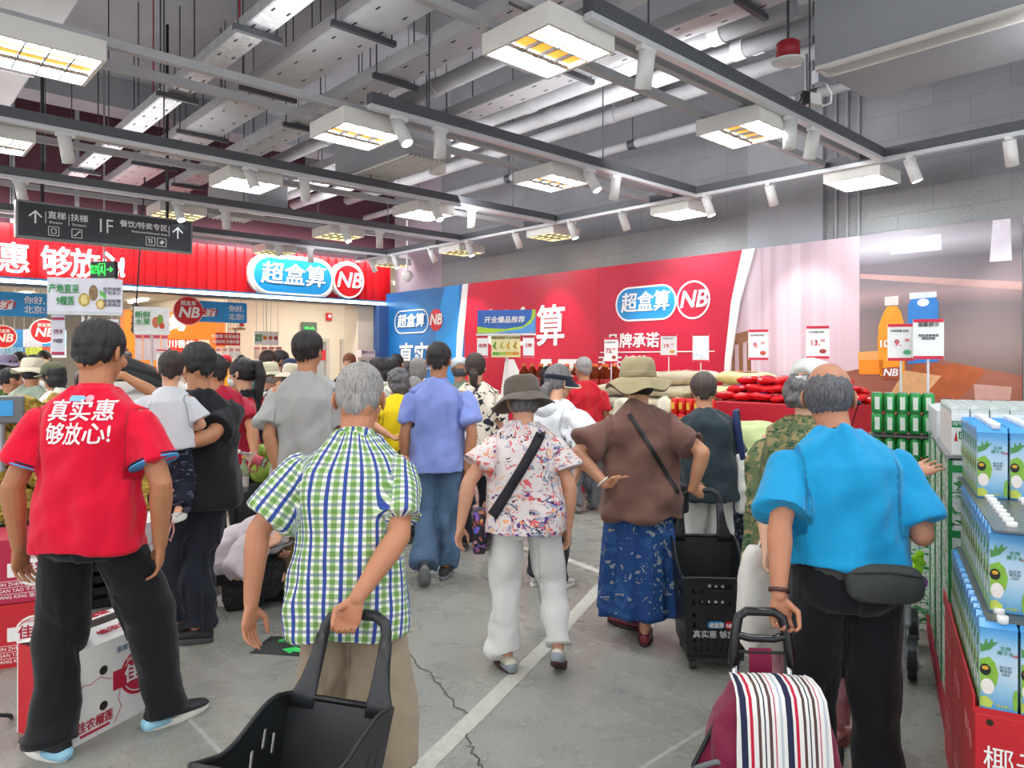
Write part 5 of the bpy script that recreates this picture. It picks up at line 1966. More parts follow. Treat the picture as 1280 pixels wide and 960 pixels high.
  prof = [(r0, z0 + .006), (r0 + brim * .4, z0 - droop * .25), (r1, z0 - droop), (r1 + .002, z0 - droop - .003), (r1 - .002, z0 - droop - .006), (r0 + brim * .4, z0 - droop * .25 - .005), (r0 - .002, z0)]
  b.lathe([(r * q, z * q) for r, z in prof], s.H((0, -.008, 0)), 48, 1.0, 1.10, M, wav=lambda a, r, z: wv(a, r, z))
  me = b.mesh('hat_brim', m, True)
  set_cuv(me, get_co(me))
  obj('hat_brim', me, o)
  if band is not None:
   b = MB()
   b.lathe([(.0925 * q, (z0 + .004) * q), (.094 * q, (z0 + .008) * q), (.0925 * q, (z0 + .03) * q), (.091 * q, (z0 + .034) * q)], s.H((0, -.008, 0)), 40, 1, 1.13, M)
   me = b.mesh('hat_band', band, True)
   set_cuv(me, get_co(me))
   obj('hat_band', me, o)
  return o
 def cap(s, m, name='cap', strap=True, size=1.0):
  q = s.hs * size
  mb = MB()
  N, prof = 36, [(.084, .015), (.0865, .03), (.0855, .06), (.078, .09), (.06, .112), (.03, .124), (.004, .127)]
  def wv(a, r, z):
   # raised arch at the back of the cap
   back = max(0, cos(a + pi / 2)) ** 6
   return r, z + (0.045 * q * back if z < 0.045 * q else (0.012 * q * back if z < 0.065 * q else 0))
  mb.lathe([(r * q, z * q) for r, z in prof], s.H((0, -.008, 0)), N, 1.0, 1.13, s.HM, wav=wv)
  me = mb.mesh(name, m, True)
  set_cuv(me, get_co(me))
  o = obj(name, me, s.root)
  b = MB()
  top = []
  L = []
  for i in range(13):
   a = radians(15 + 150 * i / 12)
   r0 = Vector((.086 * cos(a), .097 * sin(a) - .008, .022))
   ext = .072 * sin(a) ** 0.7
   r1 = Vector((.090 * cos(a) * 1.0, .097 * sin(a) + ext - .008, .012 - .018 * abs(cos(a))))
   L.append((r0, r1))
  vs = []
  for r0, r1 in L:
   vs += [s.H(r0), s.H(r1), s.H(r0 - Vector((0, 0, .004))), s.H(r1 - Vector((0, 0, .004)))]
  fs = []
  for i in range(12):
   a = 4 * i
   fs += [(a, a + 1, a + 5, a + 4), (a + 2, a + 6, a + 7, a + 3), (a + 1, a + 3, a + 7, a + 5)]
  b.add(vs, fs)
  me = b.mesh('visor', m, True)
  set_cuv(me, get_co(me))
  obj('visor', me, o)
  b = MB(); b.ell(s.H((0, -.008, .128)), (.007 * q, .007 * q, .005 * q)); b.build('button', m, o, True)
  if strap:
   b = MB()
   b.tube([s.H((.086 * sin(radians(t)), -.008 - .099 * cos(radians(t)), .022)) for t in range(-44, 45, 8)], .008 * q, 8, asp=0.35, ref=s.HM @ Vector((0, 0, 1)))
   b.build('strap', m, o, True)
   b = MB(); b.box(s.H((.02, -.108, .022)), (.022 * q, .006 * q, .02 * q), M=s.HM); b.build('buckle', M_CHROME, o)
  return o
 def sun_visor(s, m, edge, name='sun_visor', wide=0.085):
  q = s.hs
  b = MB()
  b.tube([s.H((.086 * cos(radians(t)), -.010 + .102 * sin(radians(t)), .028)) for t in range(0, 361, 12)], .016 * q, 8, asp=0.25, ref=s.HM @ Vector((0, 0, 1)))
  o = b.build(name, m, s.root, True)
  b = MB()
  vs, fs = [], []
  for i in range(17):
   a = radians(-5 + 190 * i / 16)
   r0 = Vector((.088 * cos(a), -.010 + .104 * sin(a), .022))
   e = wide * max(0.12, sin(a)) ** 0.6
   r1 = Vector((.088 * cos(a) * (1 + e * 3.0), -.010 + .104 * sin(a) + e * sin(a) ** .5 if sin(a) > 0 else -.010 + .104 * sin(a), .022 - .035 * abs(cos(a)) - .02))
   vs += [s.H(r0), s.H(r1), s.H(r0 - Vector((0, 0, .004))), s.H(r1 - Vector((0, 0, .004)))]
  for i in range(16):
   a = 4 * i
   fs += [(a, a + 1, a + 5, a + 4), (a + 2, a + 6, a + 7, a + 3), (a + 1, a + 3, a + 7, a + 5)]
  b.add(vs, fs)
  b.build('visor_brim', m, o, True)
  b = MB(); b.tube([vs[4 * i + 1] for i in range(17)], .004 * q, 6); b.build('brim_edge', edge, o, True)
  return o
 def face_mask(s, m):
  q = s.hs
  b = MB()
  b.ell(s.H((0, .060, -.050)), (.060 * q, .052 * q, .050 * q), s.HM, 20, 12)
  o = b.build('face_mask', m, s.root, True)
  for sg in (-1, 1):
   b = MB(); b.tube([s.H((sg * .058, .05, -.03)), s.H((sg * .076, .02, -.005)), s.H((sg * .084, -.015, .006))], .0018 * q, 6); b.build('ear_loop', m, o, True)
  return o
 def collar(s, m, name='collar', h0=0.512, h1=0.552, r=0.069, open_=0.0, stripe=None):
  k = s.s
  mb = MB()
  N = 32
  def row(h, rr, t):
   u, rgt, f = s.fr(0.50)
   c = s.at(h)
   return [c + rgt * (rr * k * cos(2 * pi * i / N)) + f * (rr * 0.96 * k * sin(2 * pi * i / N) + .004 * k) - u * (0.022 * k * max(0, sin(2 * pi * i / N)) * t) for i in range(N)]
  prof = [(h0 - .012, r + .022, 1), (h0, r + .016, 1), (h1, r - .003, 1), (h1 + .002, r - .008, 1), (h1 - .004, r - .012, 1), (h0, r - .008, 1)]
  mb.loft([row(*p) for p in prof], cap=True)
  me = mb.mesh(name, m, True)
  set_cuv(me, get_co(me))
  o = obj(name, me, s.root)
  if stripe:
   for dh, mm in stripe:
    b = MB()
    pts = row(h0 + dh, r + .0165 - dh * .45, 1)
    b.tube(pts + [pts[0]], .0028, 6)
    b.build('collar_stripe', mm, o, True)
  return o
 def lanyard(s, m, name='lanyard'):
  k = s.s
  u, rgt, f = s.fr(0.50)
  c = s.at(0.535)
  pts = [c + rgt * (.066 * k * sin(radians(t))) - f * (.066 * k * cos(radians(t))) - u * (.012 * k * (1 - cos(radians(t)))) for t in range(-150, 151, 12)]
  b = MB(); b.tube(pts, .008 * k, 8, asp=.3, ref=u); return b.build(name, m, s.root, True)
 def bvh(s, o=None):
  me = (o or s.shirt).data
  return BVHTree.FromPolygons([v.co[:] for v in me.vertices], [p.vertices[:] for p in me.polygons])
 def on_back(s, x, z, tree, off=0.006):
  h = tree.ray_cast(Vector((x, -2, z)), Vector((0, 1, 0)))
  return h[0] + Vector((0, -off, 0)) if h[0] is not None else None
 def on_front(s, x, z, tree, off=0.006):
  h = tree.ray_cast(Vector((x, 2, z)), Vector((0, -1, 0)))
  return h[0] + Vector((0, off, 0)) if h[0] is not None else None
 def strap(s, a, b, wd, tree=None, front=True, thick=0.003):
  """Strap mesh across the back from a=(x,z) at the shoulder to b=(x,z) at the hip, and down the front too."""
  tree = tree or s.bvh()
  mb = MB()
  def run(fn, A, B, sgn):
   n = 26
   pts = []
   for i in range(n + 1):
    t = i / n
    p = fn(A[0] + (B[0] - A[0]) * t, A[1] + (B[1] - A[1]) * t, tree)
    if p is not None:
     pts.append(p)
   d2 = Vector((B[0] - A[0], 0, B[1] - A[1])).normalized()
   w = Vector((-d2.z, 0, d2.x)) * (wd / 2)
   vs, fs = [], []
   for p in pts:
    q1 = fn(p.x + w.x, p.z + w.z, tree, 0.006)
    q2 = fn(p.x - w.x, p.z - w.z, tree, 0.006)
    q1 = q1 if q1 is not None and abs(q1.y - p.y) < wd else p + w
    q2 = q2 if q2 is not None and abs(q2.y - p.y) < wd else p - w
    o = Vector((0, sgn * thick, 0))
    vs += [q1, p, q2, q1 - o, p - o, q2 - o]
   for i in range(len(pts) - 1):
    a0, b0 = 6 * i, 6 * i + 6
    fs += [(a0, a0 + 1, b0 + 1, b0), (a0 + 1, a0 + 2, b0 + 2, b0 + 1), (a0 + 3, b0 + 3, b0 + 4, a0 + 4), (a0 + 4, b0 + 4, b0 + 5, a0 + 5), (a0, b0, b0 + 3, a0 + 3), (a0 + 2, a0 + 5, b0 + 5, b0 + 2)]
   mb.add(vs, fs)
   return pts
  P1 = run(s.on_back, a, b, 1)
  if front:
   P2 = run(s.on_front, a, b, -1)
   # over the shoulder
   if P1 and P2:
    mid = [P1[0], (P1[0] + P2[0]) / 2 + Vector((0, 0, 0.02)), P2[0]]
    mb.tube(mid, wd / 2, 8, asp=0.15, ref=(1, 0, 0))
  return mb
 def print_back(s, body, x, z, size, m, bold=0.02, space=1.0, sx=1.0, name='slogan_print'):
  """Lettering printed on the back of the shirt, draped over it."""
  tree = s.bvh()
  me = text_mesh(body, size, bold, 0.02, 0.0, 'CENTER', space)
  bm = bmesh.new()
  bm.from_mesh(me)
  for ax in (0, 1):
   for k in range(-34, 35):
    c = k * 0.009
    no = Vector((1, 0, 0)) if ax == 0 else Vector((0, 1, 0))
    g = bm.verts[:] + bm.edges[:] + bm.faces[:]
    bmesh.ops.bisect_plane(bm, geom=g, plane_co=no * c, plane_no=no)
  for v in bm.verts:
   px, pz = v.co.x * sx + x, v.co.y + z
   p = s.on_back(px, pz, tree, 0.005)
   v.co = p if p is not None else Vector((px, -0.1, pz))
  bm.to_mesh(me)
  bm.free()
  me.materials.clear()
  me.materials.append(m)
  return obj(name, me, s.root)
 def patch_back(s, poly, m, name, off=0.003):
  tree = s.bvh()
  mb = MB()
  n = len(poly)
  cx = sum(p[0] for p in poly) / n
  cz = sum(p[1] for p in poly) / n
  vs = [s.on_back(x, z, tree, off) or Vector((x, -.1, z)) for x, z in poly]
  inn = [s.on_back(cx + (x - cx) * .5, cz + (z - cz) * .5, tree, off) or Vector((x, -.1, z)) for x, z in poly]
  c = s.on_back(cx, cz, tree, off)
  mb.add(vs + inn + [c], [(i, (i + 1) % n, n + (i + 1) % n, n + i) for i in range(n)] + [(n + i, n + (i + 1) % n, 2 * n) for i in range(n)])
  return mb.build(name, m, s.root, True)
# cloth patterns
def plaid_mat():
 t = NT('green_blue_check')
 s = t.new('ShaderNodeSeparateXYZ')
 t.link(t.coord('cuv'), s.inputs[0])
 def st(o, per, lo, hi, off=0.0):
  f = t.math('FRACT', t.math('DIVIDE', t.math('ADD', o, 10 + off), per))
  return t.math('MULTIPLY', t.math('GREATER_THAN', f, lo), t.math('LESS_THAN', f, hi))
 per = 0.044
 u, v = s.outputs[0], s.outputs[1]
 c = t.mix(0.0, '#eeeee6', '#eeeee6')
 for o, k in ((u, 1.0), (v, 0.85)):
  c = t.mix(t.math('MULTIPLY', st(o, per, 0.53, 0.87), 0.85 * k), c, '#8fb96a', 'MULTIPLY')
 for o, k in ((v, 0.62), (u, 0.95)):
  c = t.mix(t.math('MULTIPLY', st(o, per, 0.10, 0.33), k), c, '#1f3f96' if o is u else '#4c6484')
 t.out(c, 0.85, 0, 0.2)
 t.bump(t.noise(t.coord('cuv'), 40, 4).outputs['Fac'], 0.25, 0.006)
 return t.m
def blob_mat(base, cols, scale=14, stretch=(1, 0.5, 1), rot=0.7, dens=0.5, name='leaf_print', sharp=0.33):
 """Scattered leaf shapes in several colours on a pale ground."""
 t = NT(name)
 c = t.mix(0.0, base, base)
 for i, (col, sc, ang, th) in enumerate(cols):
  v = t.coord('cuv', (stretch[0] * sc, stretch[1] * sc, 1), (0, 0, ang))
  w = t.noise(t.coord('cuv'), 9 + i, 2).outputs['Color']
  add = t.new('ShaderNodeVectorMath', operation='MULTIPLY_ADD')
  t.link(w, add.inputs[0])
  add.inputs[1].default_value = (0.55, 0.55, 0)
  t.link(v, add.inputs[2])
  vo = t.new('ShaderNodeTexVoronoi')
  vo.inputs['Scale'].default_value = scale
  t.link(add.outputs[0], vo.inputs['Vector'])
  sp = t.new('ShaderNodeSeparateColor')
  t.link(vo.outputs['Color'], sp.inputs[0])
  k = t.math('MULTIPLY', t.math('LESS_THAN', vo.outputs['Distance'], th), t.math('LESS_THAN', sp.outputs[0], dens))
  c = t.mix(k, c, col)
 t.out(c, 0.85, 0, 0.2)
 t.bump(t.noise(t.coord('cuv'), 60, 4).outputs['Fac'], 0.35, 0.006)
 return t.m
def noise_print(base, cols, scale=14, name='blotch_print', rough=0.85):
 t = NT(name)
 c = t.mix(0.0, base, base)
 for i, (col, th, sc) in enumerate(cols):
  n = t.noise(t.coord('cuv', (1, 1, 1 + i)), scale * sc, 3, 0.55, 0.8).outputs['Fac']
  c = t.mix(t.math('GREATER_THAN', t.math('ADD', n, 0.013 * i), th), c, col)
 t.out(c, rough, 0, 0.2)
 t.bump(t.noise(t.coord('cuv'), 50, 4).outputs['Fac'], 0.25, 0.006)
 return t.m
def stripes_mat(stops, per, axis=0, name='stripes'):
 t = NT(name)
 s = t.new('ShaderNodeSeparateXYZ')
 t.link(t.coord('cuv'), s.inputs[0])
 f = t.math('FRACT', t.math('DIVIDE', t.math('ADD', s.outputs[axis], 20), per))
 c = t.ramp(f, stops, True)
 t.out(c, 0.8, 0, 0.2)
 return t.m
def denim(c='#4a6685'):
 t = NT('denim')
 n = t.noise(t.coord('cuv', (1, 0.45, 1)), 7, 4, 0.6).outputs['Fac']
 f = t.noise(t.coord('cuv', (3, 1, 1)), 120, 2).outputs['Fac']
 k = lin(c)
 col = t.ramp(n, [(0.35, tuple(x * .72 for x in k[:3])), (0.65, tuple(min(1, x * 1.35) for x in k[:3]))])
 col = t.mix(0.25, col, t.ramp(f, [(0.3, '#31475f'), (0.7, '#93a9bf')]))
 t.out(col, 0.85, 0, 0.2)
 t.bump(n, 0.3, 0.01)
 return t.m
M_PLAID = plaid_mat()
M_FLORAL = blob_mat('#d9cfcd', [('#b7aeb8', 1.0, 0.5, .34), ('#5b3f86', 1.1, 1.0, .27), ('#d8656a', 1.0, -0.8, .27), ('#8c93a6', 0.9, 0.35, .30), ('#e3a880', 0.95, 1.3, .26), ('#33303c', 1.3, 0.1, .20), ('#d26b60', 1.4, 1.9, .2)], 13, (1, 0.42, 1), 0, 0.8)
M_SKIRT = blob_mat('#27497f', [('#33588f', 0.8, 0.2, .5), ('#8c949c', 2.0, 0.4, .24), ('#a09c8f', 3.2, 1.2, .22), ('#7288a6', 2.6, .9, .2)], 8, (1, 1, 1), 0, 0.75, 'flower_print')
M_CAMO = noise_print('#958560', [('#5f6b4a', .47, 1.0), ('#35523f', .57, 1.7), ('#857650', .66, 1.3)], 21, 'leaf_camouflage')
M_BWFLORAL = noise_print('#e6dac8', [('#33363c', .545, 1.0)], 16, 'dark_flowers')
M_ZEBRA = noise_print('#e2ded8', [('#3a3836', .52, 1.0)], 30, 'zebra_print')
M_JEAN = denim()
M_JEANGREY = denim('#5f6d78')
HB = hairmat('#121013')
HBR = hairmat('#2a1d16')
HGREY = hairmat('#6d6a69', '#b9b4b1')
HDG = hairmat('#2b2a2c', '#77757a')
HSALT = hairmat('#3b393a', '#8f8c8c')
S_M, S_L, S_D, S_F = '#c18a68', '#dba888', '#a9734f', '#d9a583'
C = cloth
M_SOLEW = mat('#e9e6dc', 0.6)
M_SOLED = mat('#3a2a2a', 0.7)
M_SOLEG = mat('#55575a', 0.7)
FW = (0, 1, 0)
# 1 red polo shop man
d = 2.92
red = Person('man in red polo shirt with white slogan, standing over a white carton', (112 - 640) / F * d, d, 3, 1.795, 1.0, 1.02, 2, 6, head=(-14, 10, 0), neckf=9, tone='#b57c58', voxel=0.0048,
 feet={'L': dict(p=G(66, 946), yaw=60), 'R': dict(p=G(206, 905), yaw=-42)},
 hands={'L': dict(p=P(27, 668, 2.93), pole=(-0.6, -0.8, 0), curl=.45, str=.965), 'R': dict(p=P(196, 655, 2.95), pole=(0.8, -0.6, 0), curl=.45, str=.955)})
M_REDS = C('#dc0a34', 0.04)
red.top(M_REDS, sleeve=0.70, hem=-0.085, ease=1.2, amp=0.0045, sl_r=1.22, seed=1, flare=0.004)
red.collar(M_REDS, stripe=[(0.003, mat('#2c3f78', .7)), (0.009, mat('#e8e6e8', .7))])
for sd in 'LR':
 S, E = red.sh[sd], red.el[sd]
 for q, (t0, c) in enumerate(((0.676, '#4aa3dd'), (0.640, '#2d2340'))):
  b = MB(); b.tube([S.lerp(E, t0), S.lerp(E, t0 + 0.022)], (0.0555 + 0.0165) * red.s * 1.275, 28, flat=(True, True)); b.build('cuff_stripe', mat(c, .8), red.root, True)
red.print_back('真实惠', 0.012, red.at(0.452).z, 0.088, M_TWHITE, 0.016, sx=0.94)
red.print_back('够放心!', 0.012, red.at(0.366).z, 0.088, M_TWHITE, 0.016, sx=0.84)
zz = red.at(0.503).z
red.patch_back(rrect(-.045, zz - .011, .02, zz + .011, .0105), mat('#7fc0ea', .6), 'logo_print')
red.patch_back(disc(.034, zz, .013), mat('#f0a8b4', .6), 'logo_print')
red.legs(C('#16171b', .15), width=1.25, end=1.03, amp=0.0035, seed=2, hemw=.066)
red.shoes(mat('#202428', .6), M_SOLEW, accent=mat('#9fd6ee', .45))
red.hair(hairmat('#141214'), 'short', 1)
# 2 plaid shirt elder
d = 2.42
pl = Person('elderly man in green and blue checked shirt pulling a black basket trolley', (438 - 640) / F * d, d, 2, 1.60, 1.06, 1.0, 5, 16, head=(0, 12, 0), neckf=12, tone='#bd8262', voxel=0.0048, hs=1.09,
 feet={'L': dict(dx=.10, dy=0.10), 'R': dict(dx=.13, dy=-0.08, pitch=0)},
 hands={'L': dict(p=P(322, 735, 2.38), pole=(-1, -0.3, 0), curl=.4, th=(0.3, 1, 0), str=.96), 'R': dict(p=P(446, 748, 2.2), pole=(1, -0.3, -0.3), d=(-0.35, -0.2, -0.9), th=(-1, 0.0, 0.05), curl=1.0, tc=.8)})
pl.top(M_PLAID, sleeve=0.80, hem=-0.165, ease=1.5, amp=0.005, sl_r=1.18, flare=0.012, seed=4, voxel=0.0075)
pl.collar(M_PLAID, h0=.515, h1=.56)
pl.legs(C('#9c8b76', .08), 'shorts', width=1.55, end=0.78, amp=0.005, seed=3, ease=1.6)
pl.shoes(mat('#4b4a48', .7), M_SOLEW)
pl.hair(HGREY, 'crew', 3, amp=.003)
# 3 bright blue shirt man
d = 2.5
bl = Person('balding man in bright blue shirt pulling a striped shopping trolley', (1058 - 640) / F * d, d, -6, 1.60, 1.12, 1.02, 5, 16, head=(-22, 10, 0), neckf=14, tone='#bd8364', voxel=0.0048, hs=1.09, belly=0.03,
 feet={'L': dict(dx=.09, dy=0.06), 'R': dict(dx=.11, dy=-0.05)},
 hands={'L': dict(p=P(974, 740, 2.36), str=.985, pole=(-0.6, -.8, 0), d=(0.05, -0.05, -1), th=(1, 0.15, 0), curl=.95, tc=.6), 'R': dict(p=P(1142, 592, 2.58), pole=(0.5, -0.3, -1), d=(0.8, 0.5, 0.22), th=(-0.2, 0.8, 0.35), curl=.06)})
bl.top(C('#0a93c8', .04, .7), sleeve=0.85, hem=0.045, ease=1.7, amp=0.0055, sl_r=1.18, seed=8, flare=0.004)
bl.collar(C('#0a93c8', .04, .7), 'neckline', h0=.518, h1=.535, r=.066)
bl.legs(C('#14151b', .15), width=1.22, end=1.03, amp=0.004, seed=5, hemw=.072, top=0.075)
bl.shoes(mat('#1d1d20', .6), M_SOLEG)
bl.hair(HDG, 'thin', 5, amp=.003)
bl.lanyard(mat('#1b1d22', .6), 'neck_cord')
b = MB(); b.tube([bl.H((.083, .0, -.012)), bl.H((.092, .004, -.018))], .009, 10); b.build('earpiece', M_BLACK, bl.root, True)
b = MB(); b.tube([bl.H((.092, .004, -.018)), bl.H((.085, .06, -.03)), bl.H((.07, .085, -.08)), bl.H((.05, .07, -.16))], .0022, 6); b.build('earpiece_cable', M_BLACK, bl.root, True)
E_, W_ = bl.el['L'], bl.wr['L']
b = MB(); b.tube([E_.lerp(W_, .90), E_.lerp(W_, .96)], .036 * bl.s, 20, flat=(True, True)); b.build('bead_bracelet', mat('#4a2622', .4, 0, .3, 80), bl.root, True)
# waist bag
wb = thing('waist_bag', 'dark grey green waist bag buckled round the bright blue shirt man', 'bag', bl.loc, bl.yaw)
mb = MB()
mb.loft([bl.sect(h, a, b_, 30, .9, bl.belly * .6) for h, a, b_ in ((-.002, .192 * bl.s, .146 * bl.s), (0.006, .197 * bl.s, .151 * bl.s), (0.042, .197 * bl.s, .150 * bl.s), (0.05, .190 * bl.s, .144 * bl.s))])
mb.build('belt', mat('#3b403c', .75, 0, .1, 40), wb, True)
ux, rx, fx = bl.fr(0.0)
mb = MB()
cc = bl.at(0.012) - fx * (.150 * bl.s) + rx * (.075 * bl.s)
mb.loft([[cc + rx * (a * spow(cos(2 * pi * i / 20), .6)) + ux * (z + c_ * spow(sin(2 * pi * i / 20), .6)) - fx * y for i in range(20)] for y, a, c_, z in ((-.03, .11, .055, 0), (0.0, .122, .062, 0), (.022, .12, .06, -.004), (.036, .108, .05, -.006))])
mb.build('pouch', mat('#353a37', .75, 0, .12, 30), wb, True, bevel=0.0)
mb = MB(); mb.tube([cc + rx * (-.11) + ux * .038 - fx * .036, cc + ux * .045 - fx * .042, cc + rx * .10 + ux * .03 - fx * .036], .003, 6); mb.build('zip', M_BLACK, wb, True)
# 4 floral blouse woman
d = 3.7
fl_ = Person('short woman in leaf print blouse, white trousers and brown bucket hat', (655 - 640) / F * d, d, 2, 1.50, 1.16, 1.0, 5, 14, head=(12, 14, -3), neckf=10, tone='#cf9a7c', voxel=0.0075,
 feet={'L': dict(p=G(634, 836), yaw=22), 'R': dict(p=Vector((0.235, 3.62, 0)), z=0.045, pitch=30, yaw=-14)},
 hands={'L': dict(p=P(578, 652, 3.65), pole=(-.9, -.6, 0), curl=.5, th=(.5, 1, 0), str=.97), 'R': dict(p=P(706, 640, 3.75), pole=(.9, -.6, 0), curl=.5, str=.97)})
fl_.top(M_FLORAL, 'blouse', sleeve=0.62, hem=-0.09, ease=1.7, amp=0.005, sl_r=1.5, seed=12, flare=0.014)
fl_.legs(C('#d9d9d6', .04), width=1.18, end=0.985, amp=0.0055, seed=9, hemw=.070, ease=1.3)
fl_.shoes(mat('#cdc4b2', .7), mat('#4a2b28', .7), accent=mat('#8b929a', .7))
fl_.hair(HSALT, 'under', 2)
fl_.bucket_hat(C('#5f554b', .1), brim=.066, droop=.045, crown=.100, z0=.022, size=1.05, band=None)
bg_ = thing('shoulder_bag', 'black beaded crossbody bag on the hip of the leaf print blouse woman', 'bag', fl_.loc, fl_.yaw)
tree = fl_.bvh()
z1, z2 = fl_.at(0.495).z, fl_.at(0.02).z
fl_.strap((0.085, z1), (-0.165, z2), .05, tree).build('bag_strap', mat('#1d1a22', .8), bg_, True)
t = NT('bead_embroidery')
vo = t.new('ShaderNodeTexVoronoi'); vo.inputs['Scale'].default_value = 60; t.link(t.coord(), vo.inputs['Vector'])
sp_ = t.new('ShaderNodeSeparateColor'); t.link(vo.outputs['Color'], sp_.inputs[0])
t.out(t.mix(t.math('GREATER_THAN', sp_.outputs[0], .62), '#1a1220', t.ramp(sp_.outputs[1], [(0, '#b0462c'), (.4, '#2d4fd0'), (.7, '#c98a2a'), (1, '#8a2f5a')])), .6)
mb = MB(); c_ = Vector((-0.225, 0.02, z2 - 0.10))
mb.loft([[c_ + Vector((x_, a * spow(cos(2 * pi * i / 16), .6), b_ * spow(sin(2 * pi * i / 16), .6))) for i in range(16)] for x_, a, b_ in ((-.04, .07, .09), (-.03, .095, .115), (.02, .095, .115), (.035, .07, .09))])
mb.build('bag_body', t.m, bg_, True)
# 5 light blue polo man
d = 5.2
bp = Person('man in light blue polo shirt and jeans walking towards the blue banner', (548 - 640) / F * d, d, 3, 1.72, 1.04, 1.06, 2, 5, head=(-8, 4, 0), tone='#b98160', voxel=0.0085,
 feet={'L': dict(p=Vector(((531 - 640) / F * 5.0, 4.98, 0)), z=0.075, pitch=48, yaw=5), 'R': dict(p=G(556, 722), yaw=-12)},
 hands={'L': dict(out=.06, fwd=.02), 'R': dict(p=P(585, 615, 5.15), pole=(.8, -.7, 0), curl=.4, str=.97)})
bp.top(C('#8394d4', .05), sleeve=0.72, hem=-0.12, ease=1.3, amp=0.0055, sl_r=1.2, seed=15, flare=0.006)
bp.collar(C('#8394d4', .05), stripe=[(0.004, mat('#d98a52', .7))])
bp.legs(M_JEAN, 'jeans', width=1.14, end=1.0, amp=0.006, seed=21, hemw=.066)
bp.shoes(mat('#3a3d40', .7), mat('#7d8082', .6))
bp.hair(hairmat('#1b1614'), 'short', 7)
# 6 bucket hat woman in brown
d = 4.08
br = Person('woman in brown linen shirt, blue flowered skirt and beige bucket hat, hand on hip', (800 - 640) / F * d, d, -3, 1.60, 1.2, 1.06, 3, 10, head=(6, 6, 0), neckf=8, tone='#cf9877', voxel=0.0075,
 feet={'L': dict(p=Vector(((792 - 640) / F * 4.2, 4.22, 0)), yaw=52), 'R': dict(p=G(806, 803), yaw=-10)},
 hands={'L': dict(p=P(757, 606, 3.98), pole=(-1, -0.25, -0.1), d=(0.95, -0.15, 0.25), th=(0.1, -0.6, 0.9), curl=.15), 'R': dict(p=P(866, 612, 4.02), pole=(0.7, -0.8, 0), d=(0.7, 0.35, -0.25), th=(0.2, 0.1, 1), curl=.95, tc=.5)})
br.top(C('#6f5047', .10, .9), sleeve=0.78, hem=-0.13, ease=1.6, amp=0.008, sl_r=1.25, seed=31, flare=0.016, fu=11, fv=9)
br.collar(C('#6b4b42', .10, .9), h0=.515, h1=.545)
br.skirt(M_SKIRT, 0.15, .19, .255)
br.shoes(mat('#6e1f28', .4), M_SOLED, sole_t=.018, h=.06)
br.hair(HB, 'under', 4)
br.bucket_hat(C('#958868', .06), brim=.075, droop=.05, crown=.112, wav=.014, z0=.018, size=1.08, band=C('#97896b', .08), seed=2)
E_, W_ = br.el['L'], br.wr['L']
b = MB()
f1, f2 = frame((W_ - E_).normalized())
pts = [E_.lerp(W_, .9) + f1 * (.036 * cos(2 * pi * i / 20)) + f2 * (.036 * sin(2 * pi * i / 20)) for i in range(21)]
b.tube(pts, .0055, 8); b.build('bangle', mat('#e6e4dc', .3), br.root, True)
sb_ = thing('shoulder_bag', 'black thin strapped bag crossing the back of the brown shirt woman', 'bag', br.loc, br.yaw)
tree = br.bvh()
br.strap((-0.07, br.at(0.50).z), (0.20, br.at(0.03).z), .022, tree).build('bag_strap', M_BLACK, sb_, True)
mb = MB(); mb.box((0.245, 0.08, br.at(-0.03).z), (.06, .2, .16)); mb.build('bag_body', mat('#241f26', .7), sb_, bevel=.02)
# ================================================================== the rest of the near crowd
def at_px(px, d):
 return (px - 640) / F * d
def Hpx(py, d):
 return HC + (HY - py) / F * d
# black shirt father and the toddler
d = 4.0
fa = Person('man in black t-shirt and dark trousers carrying a toddler, seen from behind', at_px(250, d), d, 32, 1.71, 1.10, 1.08, 3, 6, head=(22, 8, 0), tone='#b98160', voxel=0.0085,
 feet={'L': dict(p=G(226, 795), yaw=30), 'R': dict(p=G(246, 803), yaw=62)},
 hands={'L': dict(p=P(205, 512, 3.80), pole=(-.6, -.4, -1), curl=.4), 'R': dict(p=P(212, 560, 3.66), pole=(.9, -.5, -.6), d=(-.8, .5, 0), th=(0, .3, 1), curl=.35)})
fa.top(C('#1b1c20', .1), sleeve=0.78, hem=-0.10, ease=1.3, amp=0.005, sl_r=1.18, seed=41)
fa.legs(C('#20242f', .15), width=1.2, end=0.98, amp=0.007, seed=42, hemw=.066)
fa.shoes(mat('#2e3033', .7), mat('#47494b', .7), length=1.08)
fa.hair(hairmat('#141214'), 'short', 9)
d = 3.72
to = Person('toddler in pale grey t-shirt carried on the arm of the black shirt man', at_px(211, d), d, 14, 0.92, 1.15, .95, 4, 8, head=(6, 4, 4), hs=0.80, hip=1.15, tone='#dba888', voxel=0.007,
 feet={'L': dict(p3=P(196, 625, 3.55), yaw=0), 'R': dict(p3=P(222, 640, 3.55), yaw=-10)}, neckf=4,
 hands={'L': dict(p=P(186, 540, 3.72), pole=(-.8, -.3, -.5)), 'R': dict(p=P(228, 540, 3.82), pole=(.8, -.3, -.5))})
to.top(C('#c9ccd2', .05), sleeve=0.8, hem=-0.05, ease=2.2, amp=0.003, sl_r=1.35, seed=44, voxel=.006)
M_CHK = noise_print('#1c1f2c', [('#5a5f74', .60, 1.4)], 30, 'dark_check')
to.legs(M_CHK, width=1.25, end=0.93, amp=0.004, seed=45, hemw=.07)
to.shoes(mat('#c9c5c0', .7), M_SOLEW)
to.hair(hairmat('#241a16'), 'short', 11)
k5 = thing('key_fob', 'pink key purse with a loop hanging from the hip of the black shirt man', 'key ring', P(212, 622, 3.62))
